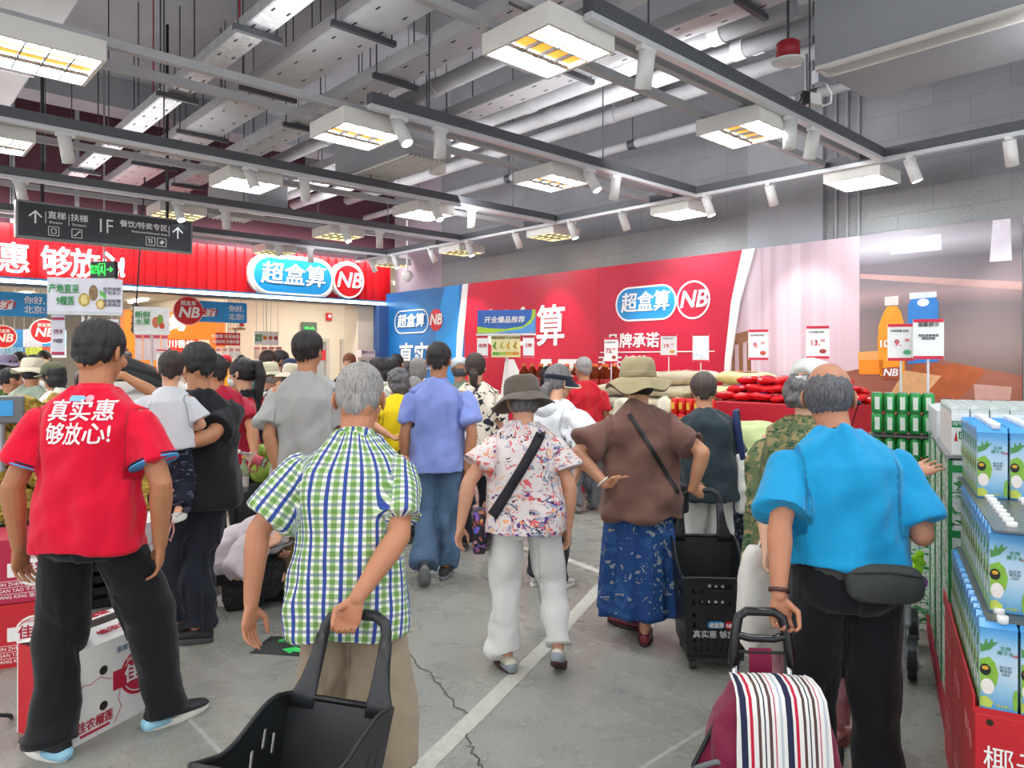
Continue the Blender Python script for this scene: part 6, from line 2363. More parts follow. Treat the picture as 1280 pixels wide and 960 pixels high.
b = MB(); b.loft([[Vector((a * cos(2 * pi * i / 14), .018 * sin(2 * pi * i / 14) * a / .04, z)) for i in range(14)] for z, a in ((-.055, .018), (-.04, .032), (0, .038), (.035, .028), (.05, .012))]); b.build('purse', mat('#d98a90', .6), k5, True)
b = MB(); b.tube([(0.01, 0, -.05), (0.02, -.005, -.10), (.005, -.005, -.155), (-.012, 0, -.20), (.004, 0, -.22), (.022, 0, -.17), (.02, -.005, -.11)], .004, 6); b.build('loop', mat('#e0a49a', .6), k5, True)
# maroon shirt man
d = 5.15
ma = Person('man in crimson t-shirt reaching left with bottles held behind his back', at_px(284, d), d, 22, 1.64, 1.08, 1.05, 4, 10, head=(30, 6, 0), side=-8, tone='#b9805c', voxel=0.0085,
 feet={'L': dict(dx=.1, dy=.05), 'R': dict(dx=.1, dy=-.06)},
 hands={'L': dict(p=P(152, 468, 4.9), pole=(-.4, -.5, -1), d=(-.9, .2, -.1), th=(0, .2, 1), curl=.5), 'R': dict(p=P(322, 585, 4.87), pole=(1, -.35, 0), d=(-.5, -.1, -.85), th=(0, -1, .1), curl=.95)})
ma.top(C('#a81635', .06), sleeve=0.75, hem=-0.12, ease=1.3, amp=0.006, sl_r=1.15, seed=51)
ma.legs(C('#4a4b52', .1), width=1.15, end=1.0, seed=52)
ma.shoes(mat('#2b2b2d', .7), M_SOLEG)
ma.hair(HB, 'short', 13)
def bottle(name, label, p0, ax, r, L, glass, cap, band=None):
 t = thing(name, label, 'bottle', p0)
 z = Vector(ax).normalized()
 M = z.to_track_quat('Z', 'Y').to_matrix()
 m = MB(); m.lathe([(r * .9, 0), (r, .01), (r, L * .55), (r * .8, L * .66), (r * .34, L * .80), (r * .32, L * .95)], seg=20, M=M); m.build('glass_body', glass, t, True)
 m = MB(); m.lathe([(r * .38, L * .93), (r * .40, L * .95), (r * .40, L), (r * .3, L * 1.01)], seg=16, M=M); m.build('cap', cap, t, True)
 m = MB(); m.lathe([(r * 1.01, L * .15), (r * 1.015, L * .16), (r * 1.015, L * .42), (r * 1.01, L * .43)], seg=20, M=M); m.build('label_band', band or M_TWHITE, t, True)
 return t
def glass_mat(tint='#dfe9ea', a=0.35):
 t = NT('clear_glass')
 t.out(tint, 0.05)
 t.b.inputs['Transmission Weight'].default_value = 0.85
 t.b.inputs['IOR'].default_value = 1.25
 return t.m
M_GLASS = glass_mat()
bottle('glass_bottle', 'clear glass bottle with orange cap held upright behind the crimson shirt man', P(303, 614, 4.83), (0.05, 0, 1), .037, .24, M_GLASS, mat('#d9932e', .4), mat('#c9c2b8', .5))
bottle('water_bottle', 'clear plastic bottle held sideways behind the crimson shirt man', P(333, 580, 4.82), (-1, 0, .45), .033, .21, M_GLASS, M_WHITE, mat('#c4505a', .5))
# ponytail woman with mask
d = 5.75
po = Person('woman with black ponytail and white face mask in black and red apron, facing left', at_px(312, d), d, 68, 1.60, .98, .95, 3, 6, head=(12, 4, 0), tone='#d9a789', voxel=0.009)
po.top(C('#1a1a1d', .1), sleeve=0.8, hem=-0.12, amp=0.005, seed=61)
po.legs(C('#1d1e24', .1), seed=62)
po.shoes(mat('#2b2b2d', .7), M_SOLEG)
po.hair(HB, 'ponytail', 15)
po.face(False)
po.face_mask(mat('#e9ecee', .7))
tree = po.bvh()
ap = po.strap((-0.06, po.at(.48).z), (-0.05, po.at(0.05).z), .05, tree)
ap2 = po.strap((0.06, po.at(.48).z), (0.05, po.at(0.05).z), .05, tree)
ap.build('apron_strap', C('#c4142c', .05), po.root, True)
ap2.build('apron_strap', C('#c4142c', .05), po.root, True)
# pink shirt shopper in beige hat
d = 6.3
pk = Person('shopper in pink red shirt and beige hat bending behind the grey shirt man', at_px(349, d), d, -10, 1.58, 1.15, 1.0, 18, 12, head=(-12, 14, 0), tone='#cf9a7c', voxel=0.010)
pk.top(C('#d0224f', .06), sleeve=0.9, hem=-0.14, amp=0.007, seed=63, ease=1.6)
pk.legs(C('#1d2030', .1), seed=64, width=1.2)
pk.shoes(mat('#55504c', .7), M_SOLEG)
pk.hair(HDG, 'under', 16)
pk.bucket_hat(C('#cfc4ab', .06), brim=.05, droop=.04)
# grey shirt man
d = 4.7
gr = Person('tall man in light grey t-shirt holding a phone at his side', at_px(383, d), d, 6, 1.785, 1.06, 1.06, 2, 4, head=(-18, 0, 0), tone='#b98260', voxel=0.008,
 hands={'L': dict(p=P(349, 575, 4.6), pole=(-.8, -.8, 0), curl=.75, th=(.7, .8, 0), str=.97), 'R': dict(out=.04, fwd=.08)})
gr.top(C('#a9a8a6', .04), sleeve=0.78, hem=-0.12, ease=1.3, amp=0.007, sl_r=1.2, seed=71, fu=18, fv=1.6)
gr.collar(C('#a9a8a6', .04), 'neckline', h0=.518, h1=.54, r=.066)
gr.lanyard(mat('#25272b', .6), 'lanyard')
gr.legs(C('#7d6a55', .08), width=1.15, seed=72)
gr.shoes(mat('#3a3a3c', .7), M_SOLEW)
gr.hair(hairmat('#17110f'), 'full', 17)
t = thing('smartphone', 'dark smartphone in the lowered hand of the grey shirt man', 'phone', P(346, 596, 4.55))
b = MB(); b.box((0, 0, 0), (.012, .075, .15), M=Matrix.Rotation(radians(28), 3, 'Y') @ Matrix.Rotation(radians(20), 3, 'Z')); b.build('phone_body', M_BLACK, t, bevel=.004)
b = MB(); b.box((-.007, 0, 0), (.002, .068, .14), M=Matrix.Rotation(radians(28), 3, 'Y') @ Matrix.Rotation(radians(20), 3, 'Z')); b.build('screen', mat('#3a3b42', .1), t)
# squatting woman
d = 4.65
sq = Person('woman in pale pink hooded jacket and black visor squatting on the floor', at_px(283, d), d, -96, 1.56, 1.0, .95, 44, 34, head=(10, 34, 0), hip=.25, tone='#d9a789', voxel=0.009, neckf=20,
 feet={'L': dict(p=G(290, 742), yaw=-6), 'R': dict(p=G(286, 757), yaw=6)},
 hands={'R': dict(p=P(334, 683, 4.42), pole=(.6, -.5, -.6), curl=.5), 'L': dict(p=P(352, 694, 4.7), pole=(-.6, -.4, -.8), curl=.5)})
sq.top(C('#d8cdd2', .05), 'jacket', sleeve=1.9, hem=-0.02, ease=1.9, amp=0.009, sl_r=1.2, seed=81)
mb = MB(); mb.tube([sq.at(.47) - sq.fr(.47)[2] * .08 + sq.fr(.47)[1] * x_ for x_ in (-.07, -.03, .03, .07)], [.03, .045, .045, .03], 14)
me = remesh(mb, .009, 3, 'hood'); set_cuv(me, get_co(me)); me.materials.append(C('#cdbfc6', .05)); obj('hood', me, sq.root)
M_SPARK = NT('speckled_black')
n_ = M_SPARK.noise(M_SPARK.coord(), 160, 1).outputs['Fac']
M_SPARK = M_SPARK.out(M_SPARK.mix(M_SPARK.math('GREATER_THAN', n_, .70), '#15151a', '#8a8fa0'), .8)
sq.legs(M_SPARK, width=1.55, end=.97, seed=82, hemw=.085, ease=1.6)
sq.shoes(mat('#e6e6e4', .6), M_SOLEW)
sq.hair(HB, 'full', 18)
sq.sun_visor(C('#1a1a1d', .05), mat('#d8cfc0', .7), wide=.11)
t = thing('smartphone', 'silver smartphone held flat by the squatting woman', 'phone', P(350, 683, 4.42))
b = MB(); b.box((0, 0, 0), (.15, .075, .010), M=Matrix.Rotation(radians(-18), 3, 'Y')); b.build('phone_body', mat('#9fa2a6', .3, .4), t, bevel=.003)
b = MB(); b.box((0, 0, .006), (.14, .068, .002), M=Matrix.Rotation(radians(-18), 3, 'Y')); b.build('screen', mat('#2b2d33', .1), t)
# yellow shirt woman
d = 6.2
ye = Person('grey curly haired woman in bright yellow shirt left of the blue polo man', at_px(499, d), d, 14, Hpx(460, d), 1.12, .98, 4, 10, head=(16, 6, 0), tone='#c48d6c', voxel=0.010,
 hands={'L': dict(p=P(488, 545, 5.9), pole=(-.8, -.6, -.3), curl=.8), 'R': dict(out=.06)})
ye.top(C('#e3c713', .05), sleeve=0.7, hem=-0.16, amp=0.007, seed=91, ease=1.6, flare=.01)
ye.legs(C('#33343c', .1), seed=92, width=1.1)
ye.shoes(mat('#4a4643', .7), M_SOLEG)
ye.hair(HDG, 'curly', 19)
# white jacket woman with visor
d = 5.0
wj = Person('woman in white hooded jacket and navy sun visor, facing right', at_px(684, d), d, -38, 1.56, 1.08, .98, 6, 12, head=(-16, 8, 0), tone='#d9a789', voxel=0.0085,
 hands={'R': dict(p=P(722, 590, 4.75), pole=(.8, -.5, -.4), curl=.6), 'L': dict(out=.05)})
wj.top(C('#d3d5d9', .03), 'jacket', sleeve=1.75, hem=-0.16, amp=0.010, seed=95, ease=2.0, sl_r=1.25, flare=.012)
mb = MB(); f_, r_ = wj.fr(.47)[2], wj.fr(.47)[1]
mb.tube([wj.at(.48) + r_ * (.095 * sin(radians(a))) - f_ * (.085 * cos(radians(a)) + .012) - Vector((0, 0, .02 * cos(radians(a)) + .005)) for a in range(-100, 101, 20)], [.022, .030, .036, .042, .046, .048, .046, .042, .036, .030, .022], 12)
mb.ell(wj.at(.43) - f_ * .115, (.085, .04, .06), Matrix.Identity(3))
me = remesh(mb, .009, 4, 'hood'); set_cuv(me, get_co(me)); me.materials.append(C('#d3d5d9', .03)); obj('hood', me, wj.root)
wj.legs(C('#2b2c34', .1), seed=96)
wj.shoes(mat('#b8b4ae', .7), M_SOLEW)
wj.hair(HSALT, 'lowtail', 20)
wj.sun_visor(C('#1b2233', .05), mat('#e5dcbc', .7))
wj.face()
# black and white floral woman
d = 6.0
bw = Person('woman with dark low ponytail in cream blouse with black flowers beside the blue polo man', at_px(594, d), d, 2, Hpx(440, d), 1.0, .94, 3, 8, head=(-6, 6, 0), tone='#cf9a7c', voxel=0.010)
bw.top(M_BWFLORAL, 'blouse', sleeve=0.7, hem=-0.13, amp=0.008, seed=97, ease=1.5, sl_r=1.25)
bw.legs(C('#202127', .1), seed=98)
bw.shoes(mat('#3a3432', .7), M_SOLEG)
bw.hair(HBR, 'lowtail', 21)
# red polo elder at the oil
d = 7.4
rp = Person('grey haired man in red polo shirt and grey trousers by the oil bottles', at_px(732, d), d, 8, Hpx(441, d), 1.1, 1.04, 3, 8, head=(10, 2, 0), tone='#b9805f', voxel=0.010,
 feet={'L': dict(p=G(720, 641), yaw=14), 'R': dict(p=G(738, 636), yaw=-10)},
 hands={'L': dict(p=P(694, 500, 7.15), pole=(-.6, -.6, -1), curl=.5), 'R': dict(out=.05)})
rp.top(C('#bf1a28', .06), sleeve=0.75, hem=-0.12, amp=0.008, seed=101, ease=1.5, sl_r=1.2)
rp.collar(C('#bf1a28', .06))
rp.legs(C('#6d7076', .1), width=1.25, seed=102, amp=.007)
rp.shoes(mat('#8b8781', .7), M_SOLEG)
rp.hair(HGREY, 'crew', 22)
d = 8.2
dr_ = Person('woman in dark red patterned top reaching for an oil bottle behind the white jacket woman', at_px(683, d), d, -12, 1.52, 1.0, .96, 10, 8, head=(-10, 0, 0), tone='#d9a789', voxel=0.011,
 hands={'R': dict(p=P(709, 466, 8.35), pole=(.6, -.5, -1), d=(.4, .5, .6), curl=.5)})
dr_.top(noise_print('#8e1424', [('#c23a46', .58, 1)], 30, 'dark_red_print'), 'blouse', sleeve=1.6, hem=-.14, seed=103)
dr_.legs(C('#23242b', .1), seed=104)
dr_.shoes(mat('#3a3432', .7), M_SOLEG)
dr_.hair(HB, 'bob', 23)
# dark green shirt person with tote
d = 4.9
dg = Person('person in dark green t-shirt and white trousers with a white tote bag on the shoulder', at_px(884, d), d, -4, Hpx(466, d), 1.18, 1.06, 5, 12, head=(-4, 6, 0), tone='#c48d6c', voxel=0.0085,
 hands={'R': dict(out=.07, fwd=.10), 'L': dict(out=.05, fwd=.12)})
dg.top(C('#26343a', .10, .85, 0, .25), sleeve=0.85, hem=-0.16, amp=0.006, seed=105, ease=1.7, sl_r=1.25, flare=.012)
dg.legs(C('#d8d7d4', .04), width=1.25, seed=106, amp=.006)
dg.shoes(mat('#8b8781', .7), M_SOLEW)
dg.hair(hairmat('#2a2220', '#5a4a42'), 'full', 24)
tb_ = thing('tote_bag', 'white canvas tote bag with navy straps on the dark green shirt person', 'bag', P(936, 600, 4.82))
mb = MB()
mb.loft([[Vector((x_ + a * spow(cos(2 * pi * i / 24), .5), b_ * spow(sin(2 * pi * i / 24), .6), z)) for i in range(24)] for z, a, b_, x_ in ((-.22, .09, .035, .015), (-.20, .105, .05, .015), (-.05, .10, .06, .01), (.10, .085, .045, 0), (.17, .075, .03, -.01))])
me = remesh(mb, .009, 3, 'bag_body'); co = get_co(me); set_cuv(me, co)
set_co(me, co + get_no(me) * (vnoise(co * 17 + 4, 3) * .010)[:, None])
me.materials.append(C('#dddcd6', .04)); obj('bag_body', me, tb_)
for y_ in (-.03, .03):
 b = MB(); b.tube([(-.05, y_, .15), (-.075, y_, .33), (-.085, .02, .455), (-.06, .07, .47), (-.04, .09, .33)], .020, 8, asp=.2, ref=(1, 0, 0)); b.build('strap', C('#1d2a52', .05), tb_, True)
# light green bending person
d = 5.5
lg = Person('person in pale green t-shirt bent over the red packs, head hidden', at_px(948, d), d, -6, 1.60, 1.25, 1.12, 66, 40, head=(0, 65, 0), tone='#c48d6c', voxel=0.010, neckf=20,
 hands={'L': dict(p=P(905, 545, 5.95), pole=(-.7, 0, -1), curl=.4), 'R': dict(p=P(985, 545, 5.95), pole=(.7, 0, -1), curl=.4)})
lg.top(C('#a4b07c', .05), sleeve=0.85, hem=-0.12, amp=0.006, seed=107, ease=1.6, sl_r=1.2)
lg.legs(M_CHK, width=1.2, seed=108)
lg.shoes(mat('#5b5754', .7), M_SOLEG)
lg.hair(HDG, 'short', 25)
# camouflage jacket woman in white cap
d = 3.05
cm = Person('woman in green leaf camouflage jacket and white baseball cap, facing right', at_px(1004, d), d, -34, 1.60, 1.16, 1.0, 6, 14, head=(-14, 14, 0), tone='#dcae90', voxel=0.0075,
 feet={'R': dict(p=Vector((at_px(1043, 2.95), 2.95, 0)), yaw=-10), 'L': dict(dx=.09, dy=.05)},
 hands={'L': dict(p=P(960, 690, 2.95), pole=(-.8, -.6, 0), curl=.8), 'R': dict(p=P(1095, 600, 3.2), pole=(.8, -.4, -.6))})
cm.top(M_CAMO, 'jacket', sleeve=1.3, hem=-0.20, amp=0.008, seed=109, ease=2.0, sl_r=1.3, flare=.014)
cm.collar(M_CAMO, h0=.512, h1=.55)
cm.legs(C('#b8868f', .06), width=1.15, seed=110)
cm.shoes(mat('#d3a9a4', .7), mat('#8d6a63', .7))
cm.hair(HSALT, 'undercurly', 26)
cm.cap(C('#d9d8d3', .03))
cm.face()
wbag = thing('shopping_bag', 'large soft white shopping bag hanging behind the striped trolley', 'bag', P(955, 742, 3.0))
mb = MB()
mb.loft([[Vector((a * spow(cos(2 * pi * i / 24), .55), b_ * spow(sin(2 * pi * i / 24), .6), z)) for i in range(24)] for z, a, b_ in ((-.24, .06, .04), (-.22, .095, .06), (-.1, .11, .08), (.05, .10, .07), (.16, .08, .045), (.20, .06, .03))])
me = remesh(mb, .009, 3, 'bag_body'); co = get_co(me); set_cuv(me, co)
set_co(me, co + get_no(me) * (vnoise(co * 14 + 8, 5) * .012)[:, None])
me.materials.append(C('#d9d6cf', .04)); obj('bag_body', me, wbag)
b = MB(); b.tube([(-.03, 0, .18), (.0, 0, .26), (.03, 0, .18)], .009, 8, asp=.4); b.build('handle', C('#d9d6cf', .04), wbag, True)
# ================================================================== people further back
def crowd(label, px, top, d, yaw, shirt, hair=('short', HB), tone=S_M, sleeve=.8, hat=None, lean=3, hunch=6, fat=1.05, hy=0, pants='#2a2c33', face=False, hands=None, mask=False, hdp=4, shirt_m=None, arms=None):
 Ht = Hpx(top, d) - (0.03 if hat else 0)
 p = Person(label, at_px(px, d), d, yaw, max(1.3, min(1.85, Ht)), fat, 1.0, lean, hunch, head=(hy, hdp, 0), tone=tone, voxel=0.013, hands=hands)
 p.top(shirt_m or C(shirt, .07), sleeve=sleeve, hem=-.12, amp=.007, seed=int(px) + 200, voxel=.014, ease=1.5)
 p.legs(C(pants, .1), seed=int(px) + 300, voxel=.014)
 p.shoes(mat('#3c3a3a', .7), M_SOLEG)
 p.hair(hair[1], hair[0], int(px))
 if hat:
  if hat[0] == 'bucket':
   p.bucket_hat(C(hat[1], .06), brim=hat[2] if len(hat) > 2 else .055, wav=.010)
  else:
   p.cap(C(hat[1], .06), strap=False)
 if face:
  p.face(not mask)
 if mask:
  p.face_mask(mat('#e4e8ea', .7))
 return p
crowd('shopper in purple grey sun hat at the far left edge', 14, 440, 8.2, 60, '#d9b3b8', ('bob', HB), hat=('bucket', '#7f7890', .06))
crowd('shopper in dark green jacket at the far left edge of the photo', 3, 461, 7.4, -40, '#4c6b35', ('short', HB), sleeve=1.8, hands={'R': dict(p=P(14, 492, 7.1), pole=(.6, -.5, -.8))})
crowd('shopper in pale green jacket and wide cream bucket hat', 36, 444, 6.9, 10, '#a9b7a6', ('under', HB), sleeve=1.8, hat=('bucket', '#e3dac2', .075))
crowd('man facing the camera in the shop beyond the cream bucket hat', 30, 439, 10.5, 170, '#d8c9c0', ('short', HB), tone='#d9a082', face=True)
crowd('man in glasses with a broad face deep in the left of the shop', 48, 443, 9.8, 165, '#8b95a8', ('short', HB), tone='#d39a7c', face=True)
crowd('dark haired man standing behind the man in glasses', 60, 437, 11.4, 175, '#2f3340', ('short', HB), tone='#d39a7c', face=True)
crowd('woman with long black hair and cream hat facing the camera at left', 59, 447, 8.0, 150, '#e4d9c8', ('long', HB), tone='#e4b79b', hat=('bucket', '#dcc9a0', .05), face=True)
crowd('shopper in camouflage cap and mask just left of the red shirt man', 76, 449, 6.6, 85, '#d6d3c4', ('bob', HB), hat=('cap', '#5b5f48'), mask=True, face=True)
crowd('worker in red cap and yellow shirt beneath the red menu sign', 282, 441, 11.5, 20, '#e8a51e', ('under', HB), hat=('cap', '#cf3144'))
crowd('dark haired person seen past the white fruit board in the kiosk', 209, 433, 12.5, 30, '#e9e3da', ('short', HB))
crowd('man in dark green t-shirt with bent arm left of the grey shirt man', 329, 437, 8.2, -25, '#2d5048', ('short', HBR), hands={'R': dict(p=P(346, 468, 8.0), pole=(.8, -.5, -.4))})
crowd('tanned man facing left with dark hair behind the grey shirt man', 358, 437, 8.8, 120, '#6e5a55', ('short', HB), tone='#9a6748', face=True)
crowd('shopper in navy cap close to the left shoulder of the grey shirt man', 367, 445, 7.6, 40, '#7a8697', ('under', HB), hat=('cap', '#1d2747'))
crowd('small shopper in beige bucket hat and striped top under the dish menu', 343, 450, 7.0, 70, '#e2ded8', ('under', HGREY), hat=('bucket', '#b9b399', .05), shirt_m=M_ZEBRA)
crowd('shopper in cream bucket hat beside the small striped shopper', 374, 453, 7.2, 30, '#d9cdb6', ('under', HGREY), hat=('bucket', '#d8d1bc', .055))
crowd('red haired woman facing the camera by the lift door', 439, 441, 11.0, 172, '#2a2425', ('long', hairmat('#6b3a22')), tone='#e2b093', face=True)
crowd('woman with black hair clipped up just above the plaid shirt man', 452, 451, 6.9, 5, '#3b6fd0', ('bun', HB))
crowd('dark haired shopper in grey top to the right of the clipped hair woman', 467, 446, 8.0, -30, '#b7b7bd', ('bob', HB))
crowd('woman with black bob and white flowered blouse left of the blue banner', 479, 447, 7.4, -50, '#e9e7da', ('bob', HB), shirt_m=noise_print('#e6e4d4', [('#8a9a86', .6, 1)], 26, 'pale_flowers'))
crowd('dark haired person standing close against the blue banner', 493, 442, 9.1, -12, '#4d5766', ('short', HB))
crowd('grey haired shopper hidden by the left shoulder of the blue polo man', 523, 446, 7.8, 10, '#9aa8b8', ('bob', HGREY))
crowd('shopper in pale grey cap right of the head of the blue polo man', 575, 443, 7.5, 8, '#7d8d7c', ('under', HDG), hat=('cap', '#c9ced6'))
crowd('grey haired person between the blue polo man and the banner', 512, 452, 9.7, 30, '#c4b7a6', ('curly', HDG))
crowd('bald stooping shopper behind the yellow shirt woman', 508, 470, 6.9, -20, '#8a6e5a', ('crew', HGREY), lean=14)
crowd('shopper in brown top seen between the plaid shirt man and the yellow woman', 470, 468, 8.4, -10, '#9a6f66', ('short', HDG))
crowd('man in dark shirt deep in the shop right of the durian board', 158, 438, 13.5, 20, '#3d4350', ('short', HB))
crowd('shopper in white top deep in the shop near the orange kiosk', 240, 440, 14.0, -20, '#dfe2e6', ('bob', HB))
crowd('shopper in salmon shirt deep in the shop right of the red cap worker', 300, 443, 13.0, 10, '#d98a78', ('short', HB))
# ================================================================== TROLLEYS
M_PLAST = mat('#1d2022', 0.38, 0, 0.08, 20)
M_PLAST2 = mat('#26292c', 0.42, 0, 0.08, 20)
def perf(fn, holes, nx=10, ny=8):
 """Moulded panel with slots: fn(s,t) gives the surface, holes are (s0,t0,s1,t1)."""
 S = sorted(set([i / nx for i in range(nx + 1)] + [h[k] for h in holes for k in (0, 2)]))
 T = sorted(set([i / ny for i in range(ny + 1)] + [h[k] for h in holes for k in (1, 3)]))
 b = MB()
 vs = [fn(s, t) for t in T for s in S]
 n = len(S)
 fs = []
 for j in range(len(T) - 1):
  for i in range(n - 1):
   cs, ct = (S[i] + S[i + 1]) / 2, (T[j] + T[j + 1]) / 2
   if any(h[0] < cs < h[2] and h[1] < ct < h[3] for h in holes):
    continue
   fs.append((j * n + i, j * n + i + 1, (j + 1) * n + i + 1, (j + 1) * n + i))
 b.add(vs, fs)
 return b
def basket(label, loc, rz, tilt, flip_logo=True):
 t = thing('basket_trolley', label, 'shopping basket', loc, rz)
 t.rotation_euler = (radians(tilt), 0, rz)
 wb, wt, z0, zn, zf, D = .140, .172, .07, .48, .60, .40
 def W(z):
  return wb + (wt - wb) * (z - z0) / (zf - z0)
 def yn(z):
  return -D + .035 * (1 - (z - z0) / (zn - z0))
 def yf(z):
  return -.02 + .03 * (z - z0) / (zf - z0)
 def solid(o, th=.005):
  m = o.modifiers.new('thickness', 'SOLIDIFY'); m.thickness = th; m.offset = 0
 hn = []
 for r, tz in enumerate((.07, .19, .38, .50, .66, .80)):
  for c in range(7):
   if r in (2, 3) and c > 0:
    continue
   if r == 5 and c > 1:
    continue
   s = .12 + c * .115
   hn.append((s, tz, s + .05, tz + .07))
 hn.append((.36, .86, .84, .93))
 o = perf(lambda s, q: Vector(((2 * s - 1) * W(z0 + q * (zn - z0)), yn(z0 + q * (zn - z0)), z0 + q * (zn - z0))), hn).build('front_panel', M_PLAST, t); solid(o)
 hf = [(.10 + c * .115, tz, .155 + c * .115, tz + .08) for tz in (.30, .46) for c in range(7)]
 o = perf(lambda s, q: Vector(((1 - 2 * s) * W(z0 + q * (zf - z0)), yf(z0 + q * (zf - z0)), z0 + q * (zf - z0))), hf).build('rear_panel', M_PLAST2, t); solid(o)
 def top(s):          # s 0 near .. 1 far
  k = min(1, max(0, (s - .25) / .6))
  return zn + (zf - zn) * k * k * (3 - 2 * k)
 for sg in (-1, 1):
  hs_ = [(.12 + c * .12, .12 + r * .20 + (c % 2) * .05, .155 + c * .12, .22 + r * .20 + (c % 2) * .05) for c in range(7) for r in range(4)]
  if sg < 0:
   hs_ = [h for h in hs_ if not (h[0] < .5 and h[3] > .7)] + [(.10, .68, .42, .82)]
  def fs(s, q, sg=sg):
   z = z0 + q * (top(s) - z0)
   y = yn(min(z, zn)) * (1 - s) + yf(z) * s
   return Vector((sg * W(z), y, z))
  o = perf(fs, hs_, 12, 8).build('side_panel', M_PLAST, t); solid(o)
 b = MB(); b.box((0, -D / 2, z0), (2 * wb, D - .05, .012)); b.build('base', M_PLAST2, t)
 rim = [Vector((sg * W(top(s)), (yn(zn) * (1 - s) + yf(top(s)) * s), top(s))) for sg, rng in ((-1, range(0, 13)), (1, range(12, -1, -1))) for s in [k / 12 for k in rng]]
 b = MB(); b.tube(rim + [rim[0]], .010, 8, asp=.7); b.build('rim', M_PLAST, t, True)
 # handle: two broad legs and a rounded grip
 b = MB()
 for sg in (-1, 1):
  b.loft([[Vector((sg * x + w * spow(cos(2 * pi * i / 16), .6), y + q * spow(sin(2 * pi * i / 16), .6), z)) for i in range(16)] for x, y, z, w, q in ((.128, .008, zf - .03, .044, .008), (.126, .010, zf + .005, .042, .009), (.118, .018, zf + .05, .030, .012), (.112, .028, zf + .11, .022, .015), (.108, .037, zf + .18, .0175, .0165))])
 b.tube([Vector(p) for p in ((-.108, .036, zf + .17), (-.105, .039, zf + .20), (-.092, .043, zf + .228), (-.06, .046, zf + .245), (.06, .046, zf + .245), (.092, .043, zf + .228), (.105, .039, zf + .20), (.108, .036, zf + .17))], .0168, 14)
 b.build('handle', M_PLAST2, t, True)
 for sx in (-1, 1):
  for y in (-.04, -D + .07):
   b = MB(); b.cyl((sx * (wb - .03) - .012, y, .028), (sx * (wb - .03) + .012, y, .028), .028, seg=18); w = b.build('wheel', mat('#3a3c3f', .6), t)
   b = MB(); b.box((sx * (wb - .03), y, .055), (.035, .04, .035)); b.build('caster_fork', M_PLAST2, w)
 y = yn(.24) - .006
 logo(t, .0, .245, .088, .040, y, cd=.038, rim=False)
 text(t, '真实惠 够放心', .01, .195, .040, mat('#d5d7da', .5), y - .001, .01, extrude=.0008)
 return t
basket('black basket trolley tilted in the foreground, pulled by the checked shirt man', Vector((-.565, 1.94, 0)), radians(-17), -18)
basket('black basket trolley with logo standing upright beside the blue flowered skirt', Vector((1.055, 4.0, 0)), radians(-4), 0)
# striped shopping trolley
tr = thing('shopping_trolley', 'maroon fabric shopping trolley with striped flap and black handle', 'shopping trolley', Vector((.80, 2.25, 0)), radians(-6))
tr.rotation_euler = (radians(-6), 0, radians(-5))
tr.scale = (.96, .92, .865)
M_MAROON = C('#7d1a3e', .06, .6)
mb = MB()
def srow(z, a, b_, x0, y0, n=28):
 return [Vector((x0 + a * spow(cos(2 * pi * i / n), .55), y0 + b_ * spow(sin(2 * pi * i / n), .6), z)) for i in range(n)]
mb.loft([srow(.14, .17, .10, 0, -.13), srow(.17, .185, .115, 0, -.13), srow(.35, .205, .12, -.005, -.13), srow(.50, .195, .115, -.01, -.13), srow(.60, .165, .105, -.005, -.125), srow(.655, .13, .09, 0, -.12), srow(.675, .11, .07, 0, -.12)])
me = remesh(mb, .009, 2, 'bag_body'); co = get_co(me); set_cuv(me, co)
set_co(me, co + get_no(me) * (vnoise(co * 13 + 3, 8) * .010)[:, None]); me.materials.append(M_MAROON); obj('bag_body', me, tr)
mb = MB()                                     # side wing standing out to the left
mb.add([(-.10, -.16, .655), (-.205, -.15, .50), (-.255, -.17, .405), (-.245, -.18, .37), (-.15, -.235, .18), (-.10, -.235, .3), (-.10, -.09, .62), (-.19, -.06, .48), (-.22, -.05, .40), (-.21, -.05, .34), (-.14, -.04, .18)],
       [(0, 1, 2, 3, 4, 5), (0, 6, 7, 1), (1, 7, 8, 2), (2, 8, 9, 3), (3, 9, 10, 4)])
o = mb.build('side_wing', M_MAROON, tr, True)
b = MB(); b.tube([(-.10, -.165, .665), (-.16, -.165, .59), (-.205, -.155, .50), (-.257, -.172, .405), (-.247, -.182, .365)], .0075, 8, asp=.6); b.build('wing_binding', M_BLACK, tr, True)
b = MB(); b.tube([(-.25, -.18, .40), (-.20, -.21, .435), (-.165, -.225, .448)], .009, 8, asp=.5); b.build('zip', mat('#6f7176', .5), tr, True)
M_STRIPE = stripes_mat([(0, '#e4e2de'), (.07, '#2a2c45'), (.10, '#e4e2de'), (.17, '#5b4340'), (.24, '#e4e2de'), (.30, '#c25a72'), (.33, '#e4e2de'), (.42, '#b8bfc9'), (.48, '#e4e2de'), (.56, '#2b2e4a'), (.70, '#e4e2de'), (.76, '#c02440'), (.83, '#e4e2de'), (.93, '#5b4340')], .132, 0)
mb = MB()
N = 15
vs = []
rows = ((-.07, .690), (-.12, .697), (-.19, .690), (-.235, .665), (-.252, .60), (-.258, .50), (-.26, .42), (-.259, .35), (-.257, .30), (-.254, .265), (-.25, .245))
wd = (.118, .124, .127, .130, .133, .137, .138, .133, .118, .090, .045)
for (y, z), w in zip(rows, wd):
 for i in range(N):
  x = -w + 2 * w * i / (N - 1)
  vs.append((x, y + .018 * (x / .14) ** 2, z - .012 * (x / .13) ** 2))
n1 = len(vs)
vs += [(x, y + .006, z - .004) for x, y, z in vs]
fs = []
